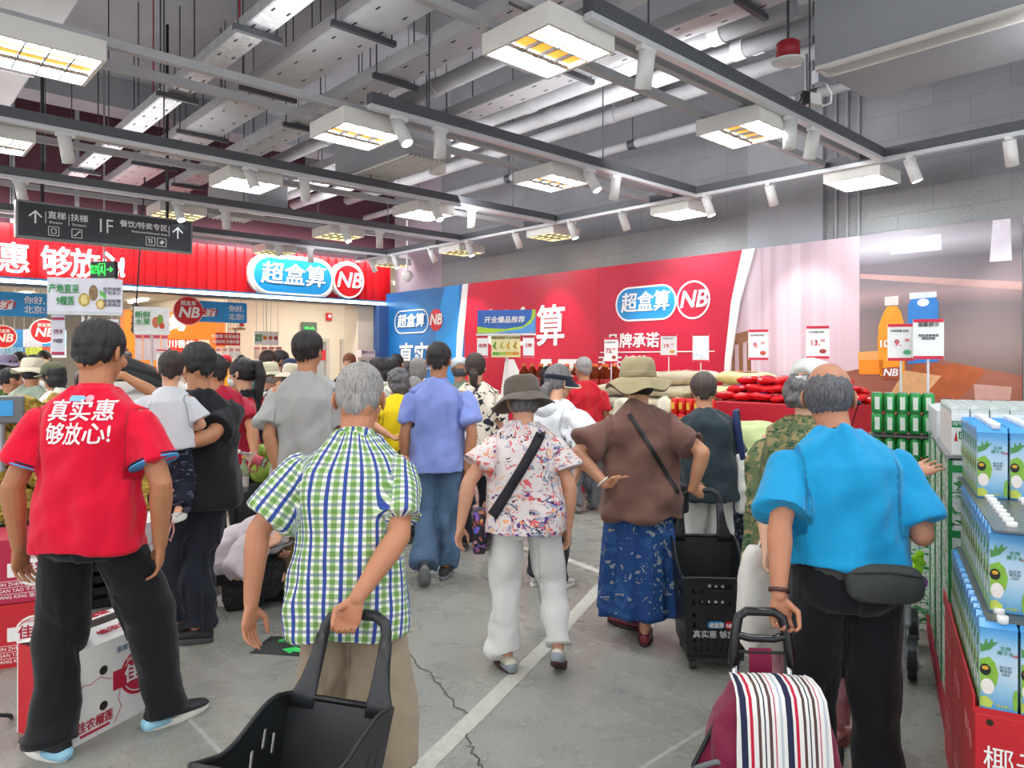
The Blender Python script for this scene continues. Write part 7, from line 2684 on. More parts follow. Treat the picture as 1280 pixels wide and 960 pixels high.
for j in range(len(rows) - 1):
 for i in range(N - 1):
  a = j * N + i
  fs += [(a, a + N, a + N + 1, a + 1), (n1 + a, n1 + a + 1, n1 + a + N + 1, n1 + a + N)]
for j in range(len(rows) - 1):
 for i in (0, N - 1):
  a = j * N + i
  fs.append((a, n1 + a, n1 + a + N, a + N) if i else (a, a + N, n1 + a + N, n1 + a))
mb.add([(x, y - .014, z + .004) for x, y, z in vs], fs)
me = mb.mesh('striped_flap', M_STRIPE, True); set_cuv(me, get_co(me)); fo = obj('striped_flap', me, tr)
b = MB(); b.tube([Vector(vs[j]) + Vector((0, -.014, .004)) for j in [k * N for k in range(11)] + [k * N + N - 1 for k in range(10, -1, -1)]], .004, 6); b.build('flap_piping', mat('#e8e6e2', .6), fo, True)
for sg in (-1, 1):
 b = MB(); b.cyl((sg * .105, -.01, .05), (sg * .088, .0, .74), .0095, seg=12); b.build('frame_tube', M_CHROME, tr, True)
h = [(-.094, .0, .70), (-.085, .004, .80), (-.072, .008, .865), (-.045, .01, .885), (.045, .01, .885), (.072, .008, .865), (.085, .004, .80), (.094, .0, .70)]
b = MB(); b.tube(h, .0165, 14); b.build('handle', mat('#17181b', .25), tr, True)
b = MB(); b.tube([(-.08, .004, .80), (-.04, .0, .79), (.04, .0, .79), (.08, .004, .80)], .0145, 12); b.build('cross_grip', mat('#17181b', .25), tr, True)
b = MB(); b.cyl((-.085, .0, .74), (.085, .0, .74), .006, seg=10); b.build('cross_bar', M_BLACK, tr)
b = MB(); b.box((-.005, .0, .705), (.075, .008, .10)); b.build('hanging_tab', M_MAROON, tr, bevel=.002)
for sg in (-1, 1):
 b = MB(); b.cyl((sg * .15 - .012, -.02, .075), (sg * .15 + .012, -.02, .075), .075, seg=24); b.build('wheel', M_BLACK, tr)
b = MB(); b.cyl((-.16, -.02, .075), (.16, -.02, .075), .006, seg=8); b.build('axle', M_CHROME, tr)
b = MB(); b.box((0, -.13, .10), (.24, .18, .015)); b.build('foot_plate', M_BLACK, tr)
# pushchair past the blue shirt man
sc_ = thing('pushchair', 'grey pushchair with black wheel half hidden behind the bright blue shirt man', 'pushchair', Vector((1.86, 3.62, 0)), radians(-30))
for x, y in ((.14, 0), (-.14, 0), (.14, .45), (-.14, .45)):
 b = MB(); b.tube([(x - .02, y, .11), (x + .02, y, .11)], .105, 26, flat=(True, True)); w = b.build('wheel', M_BLACK, sc_)
 b = MB(); b.tube([(x - .026, y, .11), (x + .026, y, .11)], .06, 20, flat=(True, True)); b.build('hub', mat('#8d9094', .5), w)
 b = MB(); b.tube([(x - .03 * (1 if x > 0 else -1), y, .11), (x - .05 * (1 if x > 0 else -1), y + .03, .26)], .018, 10); b.build('fork', mat('#8d9297', .45), sc_, True)
for x in (-.12, .12):
 b = MB(); b.tube([(x, .03, .26), (x, .20, .45), (x, -.02, .80)], .014, 10); b.build('frame_tube', mat('#8d9297', .45), sc_, True)
 b = MB(); b.tube([(x, .45, .26), (x, .20, .45)], .014, 10); b.build('frame_tube', mat('#8d9297', .45), sc_, True)
b = MB(); b.loft([srow(z, a, b_, 0, .2) for z, a, b_ in ((.36, .10, .12), (.38, .13, .15), (.46, .14, .16), (.5, .12, .14))]); b.build('seat', mat('#5b5f66', .8), sc_, True)
b = MB(); b.tube([(-.12, -.02, .80), (0, -.05, .83), (.12, -.02, .80)], .016, 10); b.build('push_bar', M_BLACK, sc_, True)
ty = thing('hanging_toy', 'lime green and purple toy hanging beside the bright blue shirt man', 'toy', P(1146, 712, 3.5))
b = MB()
for dx, dz, r in ((0, 0, .03), (.01, .04, .026), (.015, .075, .022), (-.02, .055, .016), (.035, .03, .014)):
 b.ell((dx, 0, dz), (r, r * .7, r))
me = remesh(b, .006, 2, 'toy_body'); me.materials.append(mat('#8fd41f', .4)); obj('toy_body', me, ty)
b = MB(); b.tube([(.015, -.01, -.06), (.015, .01, -.06)], .034, 20, flat=(True, True)); b.build('purple_disc', mat('#8a5aa0', .4), ty)
b = MB(); b.tube([(.015, 0, .09), (.005, .03, .20), (-.03, .06, .26)], .004, 6); b.build('cord', mat('#7fb9d8', .5), ty)
# ================================================================== LEFT: DURIANS AND CARTONS
M_CARD = mat('#e9e7e4', .6, 0, .04)
M_CARDPINK = mat('#b91f45', .55, 0, .05)
M_CARDRED = mat('#c8202c', .55, 0, .05)
M_PR = mat('#c01f3c', .5)
M_HOLE = mat('#2c2415', .9)
def carton(label, loc, rz, L, Wd, Hh, m, ink, end=None, flaps=False, table=False, group=None):
 t = thing('fruit_carton', label, 'carton', loc, rz, group)
 th = .006
 b = MB(); b.box((0, -Wd / 2 + th / 2, Hh / 2), (L, th, Hh)); b.build('front_side', m, t)
 b = MB(); b.box((0, Wd / 2 - th / 2, Hh / 2), (L, th, Hh)); b.build('rear_side', m, t)
 for s in (-1, 1):
  b = MB(); b.box((s * (L / 2 - th / 2), 0, Hh / 2), (th, Wd - 2 * th, Hh)); b.build('end_side', end or m, t)
 b = MB(); b.box((0, 0, th / 2), (L - 2 * th, Wd - 2 * th, th)); b.build('bottom', m, t)
 if flaps:
  # long flaps nearly closed, gap in the middle
  for s in (-1, 1):
   b = MB()
   y0 = s * Wd / 2
   y1 = s * .045
   zz = Hh + .03
   b.add([(-L / 2, y0, Hh), (L / 2, y0, Hh), (L / 2, y1, zz), (-L / 2, y1, zz), (-L / 2, y0, Hh + .005), (L / 2, y0, Hh + .005), (L / 2, y1, zz + .005), (-L / 2, y1, zz + .005)], [(0, 1, 2, 3), (7, 6, 5, 4), (0, 4, 5, 1), (1, 5, 6, 2), (2, 6, 7, 3), (3, 7, 4, 0)])
   b.build('flap', m, t)
   text(t, '佳农榴莲', .02, 0, .055, ink, 0, .01, extrude=.0006, side=(((1, 0, 0), (0, 0, 1), (0, -.0, 0)), (0, (y0 + y1) / 2, Hh + .022)) if False else (((1, 0, 0), (0, 0, 1), (0, -1, s * -.0)), (0, (y0 + y1) / 2, Hh + .024)))
  b = MB(); b.ell((.0, 0, Hh - .06), (.18, .10, .07)); b.build('durian_in_box', mat('#7d6a2c', .8, 0, .3, 40), t, True)
 else:
  b = MB(); b.box((0, 0, Hh - th / 2), (L - .002, Wd - .002, th)); b.build('lid', m, t)
 y = -Wd / 2
 b = MB(); b.hoop(disc(L * .14, Hh * .52, Hh * .27), disc(L * .14, Hh * .52, Hh * .235), y - .0012, y); b.build('print_ring', ink, t)
 b = MB(); b.prism(disc(L * .14, Hh * .52, Hh * .22), y - .0010, y); b.build('print_disc', ink, t)
 b = MB(); b.prism(rrect(L * .14 - Hh * .36, Hh * .41, L * .14 + Hh * .36, Hh * .63, .004), y - .0016, y); b.build('print_band', ink, t)
 W_ = m if ink is not M_TWHITE else M_PR
 text(t, '佳农', L * .14, Hh * .52, Hh * .22, W_, y - .0022, .02, extrude=.0005)
 text(t, 'GOODFARMER', L * .14, Hh * .70, Hh * .055, W_, y - .0022, .0, extrude=.0005)
 if table:
  for q, (zz, s_) in enumerate(((.30, 'JIN ZHEN 金枕'), (.20, 'GAN YAO 干尧'), (.10, 'MUSANG KING 猫山王'))):
   text(t, s_, 0, Hh * zz, Hh * .075, W_ if ink is M_TWHITE and False else ink, y - .0018, 0, extrude=.0005)
   b = MB(); b.box((0, y - .0006, Hh * (zz + .05)), (L * .9, .0012, .002)); b.build('print_rule', ink, t)
 else:
  text(t, '佳农榴莲', -L * .30, Hh * .16, Hh * .13, ink, y - .0018, .01, extrude=.0005, sx=.85)
  b = MB(); b.box((-L * .30, y - .0006, Hh * .07), (L * .27, .0012, Hh * .03)); b.build('print_bar', ink, t)
  text(t, '金枕头榴莲', L * .05, Hh * .86, Hh * .08, mat('#46688f', .6), y - .0018, .01, extrude=.0005)
  text(t, '天然 营养', L * .33, Hh * .12, Hh * .07, ink, y - .0018, .01, extrude=.0005)
  pts = [(-L * .45, Hh * .55), (-L * .40, Hh * .62), (-L * .34, Hh * .6), (-L * .25, Hh * .64), (-L * .16, Hh * .57), (-L * .09, Hh * .58), (-L * .06, Hh * .40), (-L * .08, Hh * .3), (-L * .05, Hh * .2), (-L * .09, Hh * .1), (-L * .12, Hh * .04)]
  b = MB(); b.tube([(x, y - .0004, z) for x, z in pts], .0016, 5); b.build('print_outline', ink, t)
  for x, z in ((-L * .22, Hh * .70), (-L * .22, Hh * .30)):
   b = MB(); b.prism(disc(x, z, Hh * .05), y - .0013, y); b.build('vent_hole', M_HOLE, t)
 for s in (-1, 1):
  b = MB(); b.box((s * (L / 2 + .0006), 0, Hh * .78), (.0012, Wd * .28, Hh * .06)); b.build('hand_hole', M_HOLE, t)
 return t
xd = Vector((.383, .924, 0))
carton('open white durian carton between the legs of the red polo man', Vector((-1.85, 3.215, 0)), atan2(.924, .383), .50, .34, .375, M_CARD, M_PR, M_CARDRED, True)
for k in range(2):
 carton(('lower of the two red durian cartons at the left edge', 'upper of the two red durian cartons at the left edge')[k], Vector((-2.62, 3.86, k * .33)), radians(24), .52, .36, .325, M_CARDPINK if k else M_CARDRED, M_TWHITE, table=True)
for k in range(2):
 carton(('lower white durian carton stacked behind the red shirt man', 'upper white durian carton stacked behind the red shirt man')[k], Vector((-2.22, 4.62, k * .30)), radians(58), .50, .34, .295, M_CARD, M_PR, M_CARDRED if k == 0 else None)
# black crates with durians
def crate(label, loc, rz, L=.60, Wd=.40, Hh=.30):
 t = thing('plastic_crate', label, 'crate', loc, rz, 'black crates under the durians')
 for s in (-1, 1):
  b = MB()
  for q in range(4):
   b.box((0, s * Wd / 2, .035 + q * .075), (L, .012, .045))
  for q in range(7):
   b.box((-L / 2 + q * L / 6, s * Wd / 2, Hh / 2), (.022, .02, Hh))
  b.build('long_side', M_PLAST, t)
  b = MB()
  for q in range(4):
   b.box((s * L / 2, 0, .035 + q * .075), (.012, Wd, .045))
  for q in range(5):
   b.box((s * L / 2, -Wd / 2 + q * Wd / 4, Hh / 2), (.02, .022, Hh))
  b.build('short_side', M_PLAST, t)
 b = MB(); b.box((0, 0, .01), (L - .02, Wd - .02, .02)); b.build('crate_floor', M_PLAST2, t)
 return t
CR = radians(30)
cx, cy = Vector((cos(CR), sin(CR), 0)), Vector((-sin(CR), cos(CR), 0))
base = Vector((-3.05, 4.55, 0))
for i in range(2):
 for j in range(2):
  for q in range(2):
   crate('black slatted crate, %s layer, %s pair, %s' % (('bottom', 'top')[q], ('left', 'right')[i], ('front', 'back')[j]), base + cx * (i * .63 - .1) + cy * (j * .43) + Vector((0, 0, q * .305)), CR)
def durian_mesh():
 b = MB()
 N, K = 22, 15
 rows = []
 for k in range(1, K):
  t = pi * k / K
  row = []
  for i in range(N):
   a = 2 * pi * (i + .5 * (k % 2)) / N
   sp = 1 + (.16 if (i + k) % 2 == 0 else -.02)
   w = 1 + .07 * sin(5 * a)
   row.append(Vector((.105 * sin(t) * cos(a) * sp * w, .105 * sin(t) * sin(a) * sp * w, -.135 * cos(t) * (1 + (sp - 1) * .5))))
  rows.append(row)
 b.loft(rows)
 return b
tD = NT('durian_rind')
nD = tD.noise(tD.coord(), 30, 3, .6).outputs['Fac']
tD.out(tD.ramp(nD, [(.3, '#6b5f22'), (.5, '#a5872f'), (.7, '#d0b45a')]), .7)
M_DURIAN = tD.m
M_STALK = mat('#5a4a28', .8)
dm = durian_mesh().mesh('rind', M_DURIAN)
sb = MB(); sb.tube([(0, 0, .12), (.005, 0, .16), (.015, 0, .19)], [.016, .012, .015], 8)
smh = sb.mesh('stalk', M_STALK, True)
random.seed(11)
spots = []
for q in range(4):
 n0, n1 = ((5, 4), (5, 3), (4, 2), (2, 1))[q]
 for i in range(n0):
  for j in range(n1):
   p = base + cx * (-.30 + (i + .5 * (q % 2)) * .235 + .03 * q) + cy * (-.12 + j * .22 + .09 * q) + Vector((random.uniform(-.02, .02), random.uniform(-.02, .02), 0.68 + q * .185))
   spots.append((q, i, j, p))
for q, i, j, p in spots:
 r = obj('durian', dm); r.location = p; r.rotation_euler = (random.uniform(.3, 1.4), random.uniform(-.6, .6), random.uniform(0, 6))
 tag(r, 'golden spiky durian in layer %s of the pile, %s from left, %s row' % (('one', 'two', 'three', 'four')[q], ORD[i], ORD[j]), 'durian', 'durians piled on the black crates')
 k = obj('stalk', smh, r)
b = MB(); b.tube([(0, 0, 0), (.03, -.05, .03), (.0, -.1, .06), (-.05, -.15, .02), (-.16, -.20, .004), (-.40, -.22, .004)], .009, 8)
tag(b.build('floor_cable', M_BLACK, loc=G(20, 898) + Vector((-.02, 0, .006)), smooth=True), 'black cable lying on the floor by the red cartons', 'cable')
t = thing('scale', 'small grey shop scale with blue screen at the left edge', 'scale', P(2, 512, 4.2), radians(30))
b = MB(); b.box((0, 0, 0), (.22, .10, .16)); b.build('scale_head', mat('#6d7072', .5), t, bevel=.01)
b = MB(); b.box((0, -.052, .01), (.12, .006, .09)); b.build('screen', mat('#3aa0e0', .3), t)
b = MB(); b.cyl((0, 0, -.08), (0, 0, -.36), .02, seg=10); b.build('pole', M_STEEL, t)
# ================================================================== RIGHT: COCONUT WATER, BEER, MILK
A0 = Vector((1.302, 2.0, 0))
E1, E2 = Vector((.455, .8905, 0)), Vector((.8905, -.455, 0))
AE = atan2(E2.y, E2.x)           # front faces look back at the camera
def Q(a, b_, z=0.0):
 return A0 + E1 * a + E2 * b_ + Vector((0, 0, z))
def coco_mat():
 t = NT('printed_carton')
 s = t.new('ShaderNodeSeparateXYZ')
 t.link(t.coord(), s.inputs[0])
 z = t.math('DIVIDE', s.outputs[2], .24)
 n = t.noise(t.coord(), 14, 3).outputs['Fac']
 z2 = t.math('ADD', z, t.math('MULTIPLY', t.math('SUBTRACT', n, .5), .18))
 return t.out(t.ramp(z2, [(0, '#3f8fc8'), (.18, '#8fbfdf'), (.42, '#c3d9e8'), (.7, '#a9cdE8'), (.86, '#5fa8dd'), (1, '#3d90d6')]), .3)
M_COCO = coco_mat()
M_COCOTOP = mat('#4d9fe0', .3)
M_COCOG = mat('#86b93f', .4, 0, .15, 40)
M_PALM = mat('#4f8f4a', .5)
M_FLESH = mat('#efe6e2', .4)
CW, CD, CH = .091, .066, .225
pm = MB()
pm.box((0, 0, CH / 2), (CW - .003, CD - .003, CH))
body_me = pm.mesh('juice_carton', M_COCO)
tm = MB()
tm.add([(-CW / 2, -CD / 2, CH), (CW / 2, -CD / 2, CH), (CW / 2, CD / 2, CH), (-CW / 2, CD / 2, CH), (-CW / 2 * .94, -CD * .1, CH + .018), (CW / 2 * .94, -CD * .1, CH + .018), (CW / 2 * .94, CD / 2 * .9, CH + .014), (-CW / 2 * .94, CD / 2 * .9, CH + .014)], [(0, 1, 5, 4), (1, 2, 6, 5), (2, 3, 7, 6), (3, 0, 4, 7), (4, 5, 6, 7), (3, 2, 1, 0)])
top_me = tm.mesh('gable_top', M_COCOTOP)
cm_ = MB(); cm_.lathe([(.014, CH + .012), (.0145, CH + .03), (.013, CH + .033)], (.012, -.012, 0), 14)
cap_me = cm_.mesh('cap', M_TWHITE, True)
def side_poly(pts, y0, y1):
 b = MB(); b.prism(pts, y0, y1); return b
def left_face(b):           # turn a front-face print onto the left side
 b.v = [(-CW / 2 + (y + CD / 2), -x * .95, z) for x, y, z in b.v]
 return b
prints = []
yF = -CD / 2 + .0012
def pr(name, m_, pts, lift=.0008):
 b = side_poly(pts, yF - lift, yF)
 prints.append((name, b.mesh(name, m_)))
 b = left_face(side_poly([(x * .72 + .012, z) for x, z in pts], yF - lift, yF))
 prints.append((name, b.mesh(name, m_)))
pr('printed_coconut', M_COCOG, [(-.043, .05), (-.02, .045), (-.005, .07), (.0, .10), (-.008, .13), (-.022, .145), (-.043, .135)])
pr('printed_flesh', M_FLESH, disc(-.026, .062, .016, .022, 16), .0014)
pr('printed_palm', M_PALM, [(-.042, .155), (-.02, .165), (.0, .19), (-.012, .185), (-.014, .198), (-.024, .18), (-.03, .195), (-.034, .175), (-.043, .18)], .0012)
pr('printed_badge', mat('#1c1b18', .4), disc(-.031, .108, .013, .016, 16), .0018)
pr('printed_badge_mark', mat('#d9a42c', .4), disc(-.031, .113, .008, .006, 10), .0022)
pr('printed_leaf', mat('#c3cf5a', .5), [(-.043, .006), (-.018, .004), (-.012, .02), (-.028, .035), (-.043, .03)], .001)
pr('printed_pod', M_COCOG, [(.034, .008), (.043, .006), (.043, .065), (.036, .06), (.032, .035)], .001)
proto_text = thing('tmp', '', '')
tx1 = text(proto_text, '生榨\n椰子水', .016, .165, .013, mat('#2f8a55', .5), yF - .001, .01, extrude=.0003)
tx2 = text(proto_text, '纯天然\n零添加\n100%', .016, .11, .0095, mat('#5d7a86', .5), yF - .001, .0, extrude=.0003)
tx3 = text(proto_text, 'NB', .036, .155, .011, M_RED, yF - .001, .02, .2, extrude=.0003)
tx4 = text(proto_text, '净含量1L', .012, .012, .009, mat('#c9d85a', .5), yF - .001, .01, extrude=.0003)
flush_text()
TX = [(o.name.split('.')[0], o.data) for o in (tx1, tx2, tx3, tx4)]
for o in (tx1, tx2, tx3, tx4, proto_text):
 bpy.data.objects.remove(o)
def juice(p, label, full):
 r = obj('juice_carton', body_me)
 r.location = p
 r.rotation_euler = (0, 0, AE)
 tag(r, label, 'drink carton', 'blue coconut water cartons')
 obj('gable_top', top_me, r)
 obj('cap', cap_me, r)
 if full:
  for n, me in prints:
   obj(n, me, r)
  if full > 1:
   for n, me in TX:
    obj('lettering', me, r)
 return r
TIER = (('lower', .612, .002, .0, 13, 3), ('middle', .858, .088, .033, 12, 3), ('upper', 1.105, .575, .053, 8, 5))
for nm, z, a0, b0, nr, nc in TIER:
 for i in range(nr):
  for j in range(nc):
   juice(Q(a0 + CD / 2 + i * (CD + .001), b0 + CW / 2 + j * (CW + .004), z), 'blue coconut water carton, %s tier, %s row from the front, %s from left' % (nm, ORD[i], ORD[j]), 2 if i == 0 else (1 if j == 0 else 0))
for nm, z, a0, b0, nr, nc in TIER[1:]:
 L_ = nr * CD + (.55 if nm == 'upper' else .08)
 a1 = a0 + nr * (CD + .001)
 b = MB(); b.box((0, 0, 0), (nc * (CW + .004) + .03, L_, .006))
 tag(b.build('shelf_board', mat('#6b6f72', .3, .3), loc=Q(a1 - L_ / 2, b0 + nc * (CW + .004) / 2, z - .0045), rz=AE), 'grey board under the %s tier of coconut water cartons' % nm, 'board')
M_RB = mat('#c31a26', .5, 0, .05)
for q in range(2):
 for i in range(3):
  t = thing('drink_box', 'red drink box under the coconut water, %s layer, %s from the front' % (('bottom', 'top')[q], ORD[i]), 'box', Q(.17 + i * .343, .24, q * .30), AE, 'red boxes under the coconut water')
  b = MB(); b.box((0, 0, .148), (.50, .338, .296)); b.build('box_body', M_RB, t, bevel=.004)
  text(t, '椰子水', -.12, .17, .075, M_TWHITE, -.1705, .0, extrude=.0004)
  text(t, '椰子水', 0, .17, .06, mat('#d98a8a', .6), 0, .0, extrude=.0004, side=(((0, 1, 0), (-1, 0, 0), (0, 0, 1)), (-.2506, 0, 0)))
  b = MB(); b.prism(disc(-.215, .275, .009), -.1702, -.165); b.build('hand_hole', M_HOLE, t)
t = thing('box_tray', 'red cardboard lip around the lower tier of coconut water', 'tray', Q(.52, .24, .60), AE)
b = MB(); b.box((-.252, 0, .02), (.006, 1.03, .05)); b.build('side_lip', M_RB, t)
b = MB(); b.box((0, -.515, .003), (.50, .006, .018)); b.build('front_lip', M_RB, t)
# green and white beer boxes, milk on top
def beer_mat():
 t = NT('printed_beer_box')
 n = t.noise(t.coord('Object', (3, 3, 9), (0.5, .3, 0)), 3, 2, .5, 1.2).outputs['Fac']
 c = t.ramp(n, [(0, '#d8e2da'), (.45, '#e9eeea'), (.52, '#58a866'), (.58, '#2c8a45'), (.63, '#dfe8e0')], True)
 return t.out(c, .4)
M_BEERBOX = beer_mat()
M_GREENP = mat('#1d8a43', .4)
for q in range(4):
 for i in range(4):
  for j in range(1):
   t = thing('beer_box', 'green and white beer box in the tall stack, layer %s, %s from front' % (('one', 'two', 'three', 'four')[q], ORD[i]), 'box', Q(1.27 + i * .402, .31, .10 + q * .268), AE, 'green and white beer boxes')
   b = MB(); b.box((0, 0, .133), (.60, .398, .264)); b.build('box_body', M_BEERBOX, t, bevel=.004)
   b = MB(); b.box((-.298, -.197, .133), (.014, .014, .266)); b.build('corner_strip', M_GREENP, t)
   b = MB(); b.box((0, -.1995, .23), (.60, .002, .03)); b.build('front_band', M_GREENP, t)
   text(t, '雪花', -.1, .13, .10, M_GREENP, -.2005, .02, extrude=.0004)
b = MB(); b.box((0, 0, .05), (.64, 1.66, .10))
tag(b.build('pallet', mat('#b01f3a', .6), loc=Q(1.87, .32, 0), rz=AE), 'red skirted pallet under the green and white beer boxes', 'pallet')
b = MB(); b.box((0, 0, 0), (.64, .86, .012))
tag(b.build('shelf_board', mat('#8f9396', .25, .4), loc=Q(1.49, .315, 1.184), rz=AE), 'shiny grey board under the white milk cartons', 'board')
mm = MB(); mm.box((0, 0, .085), (.062, .062, .17)); mk_body = mm.mesh('milk_carton', M_TWHITE)
mm = MB(); mm.add([(-.031, -.031, .17), (.031, -.031, .17), (.031, .031, .17), (-.031, .031, .17), (-.031, 0, .20), (.031, 0, .20)], [(0, 1, 5, 4), (2, 3, 4, 5), (1, 2, 5), (3, 0, 4), (3, 2, 1, 0)]); mk_top = mm.mesh('gable_top', mat('#c9d0cc', .25, .3, .25, 40))
mm = MB(); mm.box((0, -.0313, .125), (.06, .001, .026)); mk_band = mm.mesh('green_band', M_GREENP)
mm = MB(); mm.prism([(-.022, .055), (-.010, .055), (-.014, .10)], -.0325, -.031); mk_red = mm.mesh('red_mark', M_RED)
pt_ = thing('tmp', '', '')
tq = text(pt_, 'DI', .010, .078, .045, M_GREENP, -.0318, .01, extrude=.0003, sx=.8)
tw = text(pt_, '纯牛奶', .0, .126, .018, M_TWHITE, -.0324, .01, extrude=.0003)
flush_text()
tqd, twd = tq.data, tw.data
for o in (tq, tw, pt_):
 bpy.data.objects.remove(o)
for i in range(9):
 for j in range(8):
  r = obj('milk_carton', mk_body); r.location = Q(1.13 + i * .0665, .05 + j * .068, 1.19); r.rotation_euler = (0, 0, AE)
  tag(r, 'white milk carton on the grey board, %s row, %s from the left' % (ORD[i], ORD[j]), 'milk carton', 'white milk cartons')
  obj('gable_top', mk_top, r)
  if i == 0 or j == 0:
   obj('green_band', mk_band, r)
   obj('red_mark', mk_red, r)
   if i == 0:
    obj('lettering', tqd, r)
    obj('lettering', twd, r)
# white flat boxes further back, on the same stack
for i in range(2):
 for j in range(2):
  b = MB(); b.box((0, 0, .075), (.30, .38, .15))
  t = tag(b.build('white_box', mat('#dcdde0', .5), loc=Q(2.0 + i * .40 + .0, .16 + j * .315, 1.175), rz=AE, bevel=.004), 'flat white box behind the milk cartons, %s row, %s' % (ORD[i], ('left', 'right')[j]), 'box', 'white boxes behind the milk')
  b = MB(); b.box((0, 0, .1505), (.05, .38, .001)); b.build('packing_tape', mat('#b9bcc0', .3), t)
# beer cans
mm = MB(); mm.lathe([(.022, 0), (.031, .006), (.033, .014), (.033, .106), (.028, .117), (.027, .120)], seg=16); can_b = mm.mesh('beer_can', mat('#2f9a4e', .25, .3, .2, 25), True)
mm = MB(); mm.lathe([(.026, .120), (.0265, .1225), (.02, .121)], seg=16); can_t = mm.mesh('can_top', M_STEEL, True)
mm = MB(); mm.box((0, -.0325, .06), (.026, .004, .075)); can_l = mm.mesh('can_label', mat('#dfeadf', .3))
CB = P(1128, 492, 4.28)
for q in range(4):
 z = 1.262 - q * .122 - (.02 if q > 1 else 0)
 for i in range(5):
  for j in range(2):
   r = obj('beer_can', can_b); r.location = (CB.x + (i - 2) * .067 * cos(AE) - j * .067 * sin(AE), CB.y + (i - 2) * .067 * sin(AE) + j * .067 * cos(AE), z); r.rotation_euler = (0, 0, AE)
   tag(r, 'green beer can in the stack, %s layer from top, %s row, %s from left' % (ORD[q], ORD[j], ORD[i]), 'beer can', 'green beer cans')
   obj('can_top', can_t, r)
   if j == 0:
    obj('can_label', can_l, r)
b = MB(); b.box((0, .034, 0), (.36, .16, .010))
tag(b.build('can_tray', mat('#5a5f60', .5), loc=(CB.x, CB.y, 1.127), rz=AE), 'dark tray between the layers of green beer cans', 'tray')
b = MB(); b.box((0, .034, .425), (.36, .16, .85))
tag(b.build('beer_box', M_BEERBOX, loc=(CB.x, CB.y, .0), rz=AE, bevel=.004), 'tall green and white box block under the green beer cans', 'box')
# ================================================================== BY THE WALL: RICE, OIL, RED PACKS
def sack_mesh(L, Wd, Hh, seed, m, printm=None):
 mb = MB()
 N = 22
 rows = []
 for k in range(15):
  t = -1 + 2 * k / 14
  w = max(.02, (1 - abs(t) ** 5)) ** .5
  ww = Wd / 2 * (.86 + .14 * w) if abs(t) < .97 else Wd / 2 * .80
  hh = Hh / 2 * max(.10, w)
  rows.append([Vector((t * L / 2, ww * spow(cos(2 * pi * i / N), .7), Hh / 2 + hh * spow(sin(2 * pi * i / N), .8))) for i in range(N)])
 mb.loft(rows, flip=True)
 me = mb.mesh('rice_sack', m, True)
 co = get_co(me)
 me2 = me
 set_co(me2, co + get_no(me2) * (vnoise(co * 9 + seed * 3, seed) * .016 + vnoise(co * 24 + seed, seed) * .006)[:, None])
 set_cuv(me2, co)
 return me2
M_SACK = [cloth('#d6cbb0', .1, .7), cloth('#cdbfa4', .12, .7), cloth('#d9d4bf', .1, .6)]
M_SACKY = cloth('#d9c98e', .12, .5)
SM = [sack_mesh(.62, .40, .145, k, M_SACK[k % 3]) for k in range(4)] + [sack_mesh(.60, .38, .14, 9, M_SACKY)]
mm = MB(); mm.prism(rrect(-.14, -.07, .14, .07, .03), 0, .004)
mm.v = [(x, z, .143 + (0.004 if y else 0)) for x, y, z in mm.v]
sack_print = mm.mesh('printed_panel', mat('#d08a6a', .6, 0, .2, 20))
RB = P(846, 640, 7.85); RB.z = 0
ra = ANG_W
rux, ruy = Vector((cos(ra), sin(ra), 0)), Vector((-sin(ra), cos(ra), 0))
t = thing('pallet', 'red skirted pallet under the rice sacks', 'pallet', RB + ruy * .11, ra)
b = MB(); b.box((0, 0, .09), (1.95, 1.05, .18)); b.build('pallet_skirt', mat('#c0183a', .5), t)
random.seed(21)
for lay in range(9):
 for i in range(3):
  for j in range(2):
   if lay == 8 and (i == 0 or j == 0 and i == 2):
    continue
   r = obj('rice_sack', SM[(lay + i + j) % 4] if not (lay > 5 and i == 2) else SM[4])
   r.location = RB + ruy * (.11 + (j - .5) * .44 + random.uniform(-.02, .02)) + rux * ((i - 1) * .635 + random.uniform(-.02, .02)) + Vector((0, 0, .18 + lay * .142))
   r.rotation_euler = (random.uniform(-.02, .02), random.uniform(-.03, .03), ra + random.uniform(-.05, .05))
   tag(r, 'cream rice sack on the pallet, %s layer from bottom, %s column, %s row' % (ORD[lay], ('left', 'middle', 'right')[i], ('front', 'back')[j]), 'rice sack', 'rice sacks stacked on the pallet')
   if lay == 8:
    obj('printed_panel', sack_print, r)
for k, (px, py, d, rz, lab) in enumerate(((787, 520, 7.3, 1.2, 'white rice sack standing left of the beige bucket hat'), (838, 512, 7.35, 1.4, 'white rice sack standing upright right of the beige bucket hat'), (856, 516, 7.3, 1.65, 'pale yellow rice sack standing upright nearest the dark green shirt person'))):
 p = P(px, py, d)
 r = obj('rice_sack', sack_mesh(.42, .34, .16, 30 + k, M_SACK[2] if k < 2 else M_SACKY)); r.location = (p.x, p.y, .80 + .18)
 r.rotation_euler = (0, -1.45, rz - .9 + ra)
 tag(r, lab, 'rice sack')
 obj('printed_panel', sack_print, r)
b = MB(); b.box((0, 0, .39), (1.0, .34, .78))
tag(b.build('display_box', mat('#c9c0aa', .6), loc=P(822, 600, 7.3) * Vector((1, 1, 0)) if False else Vector((P(822, 600, 7.3).x, 7.35, 0)), rz=ra, bevel=.006), 'low cream display block in front of the rice pallet', 'box')
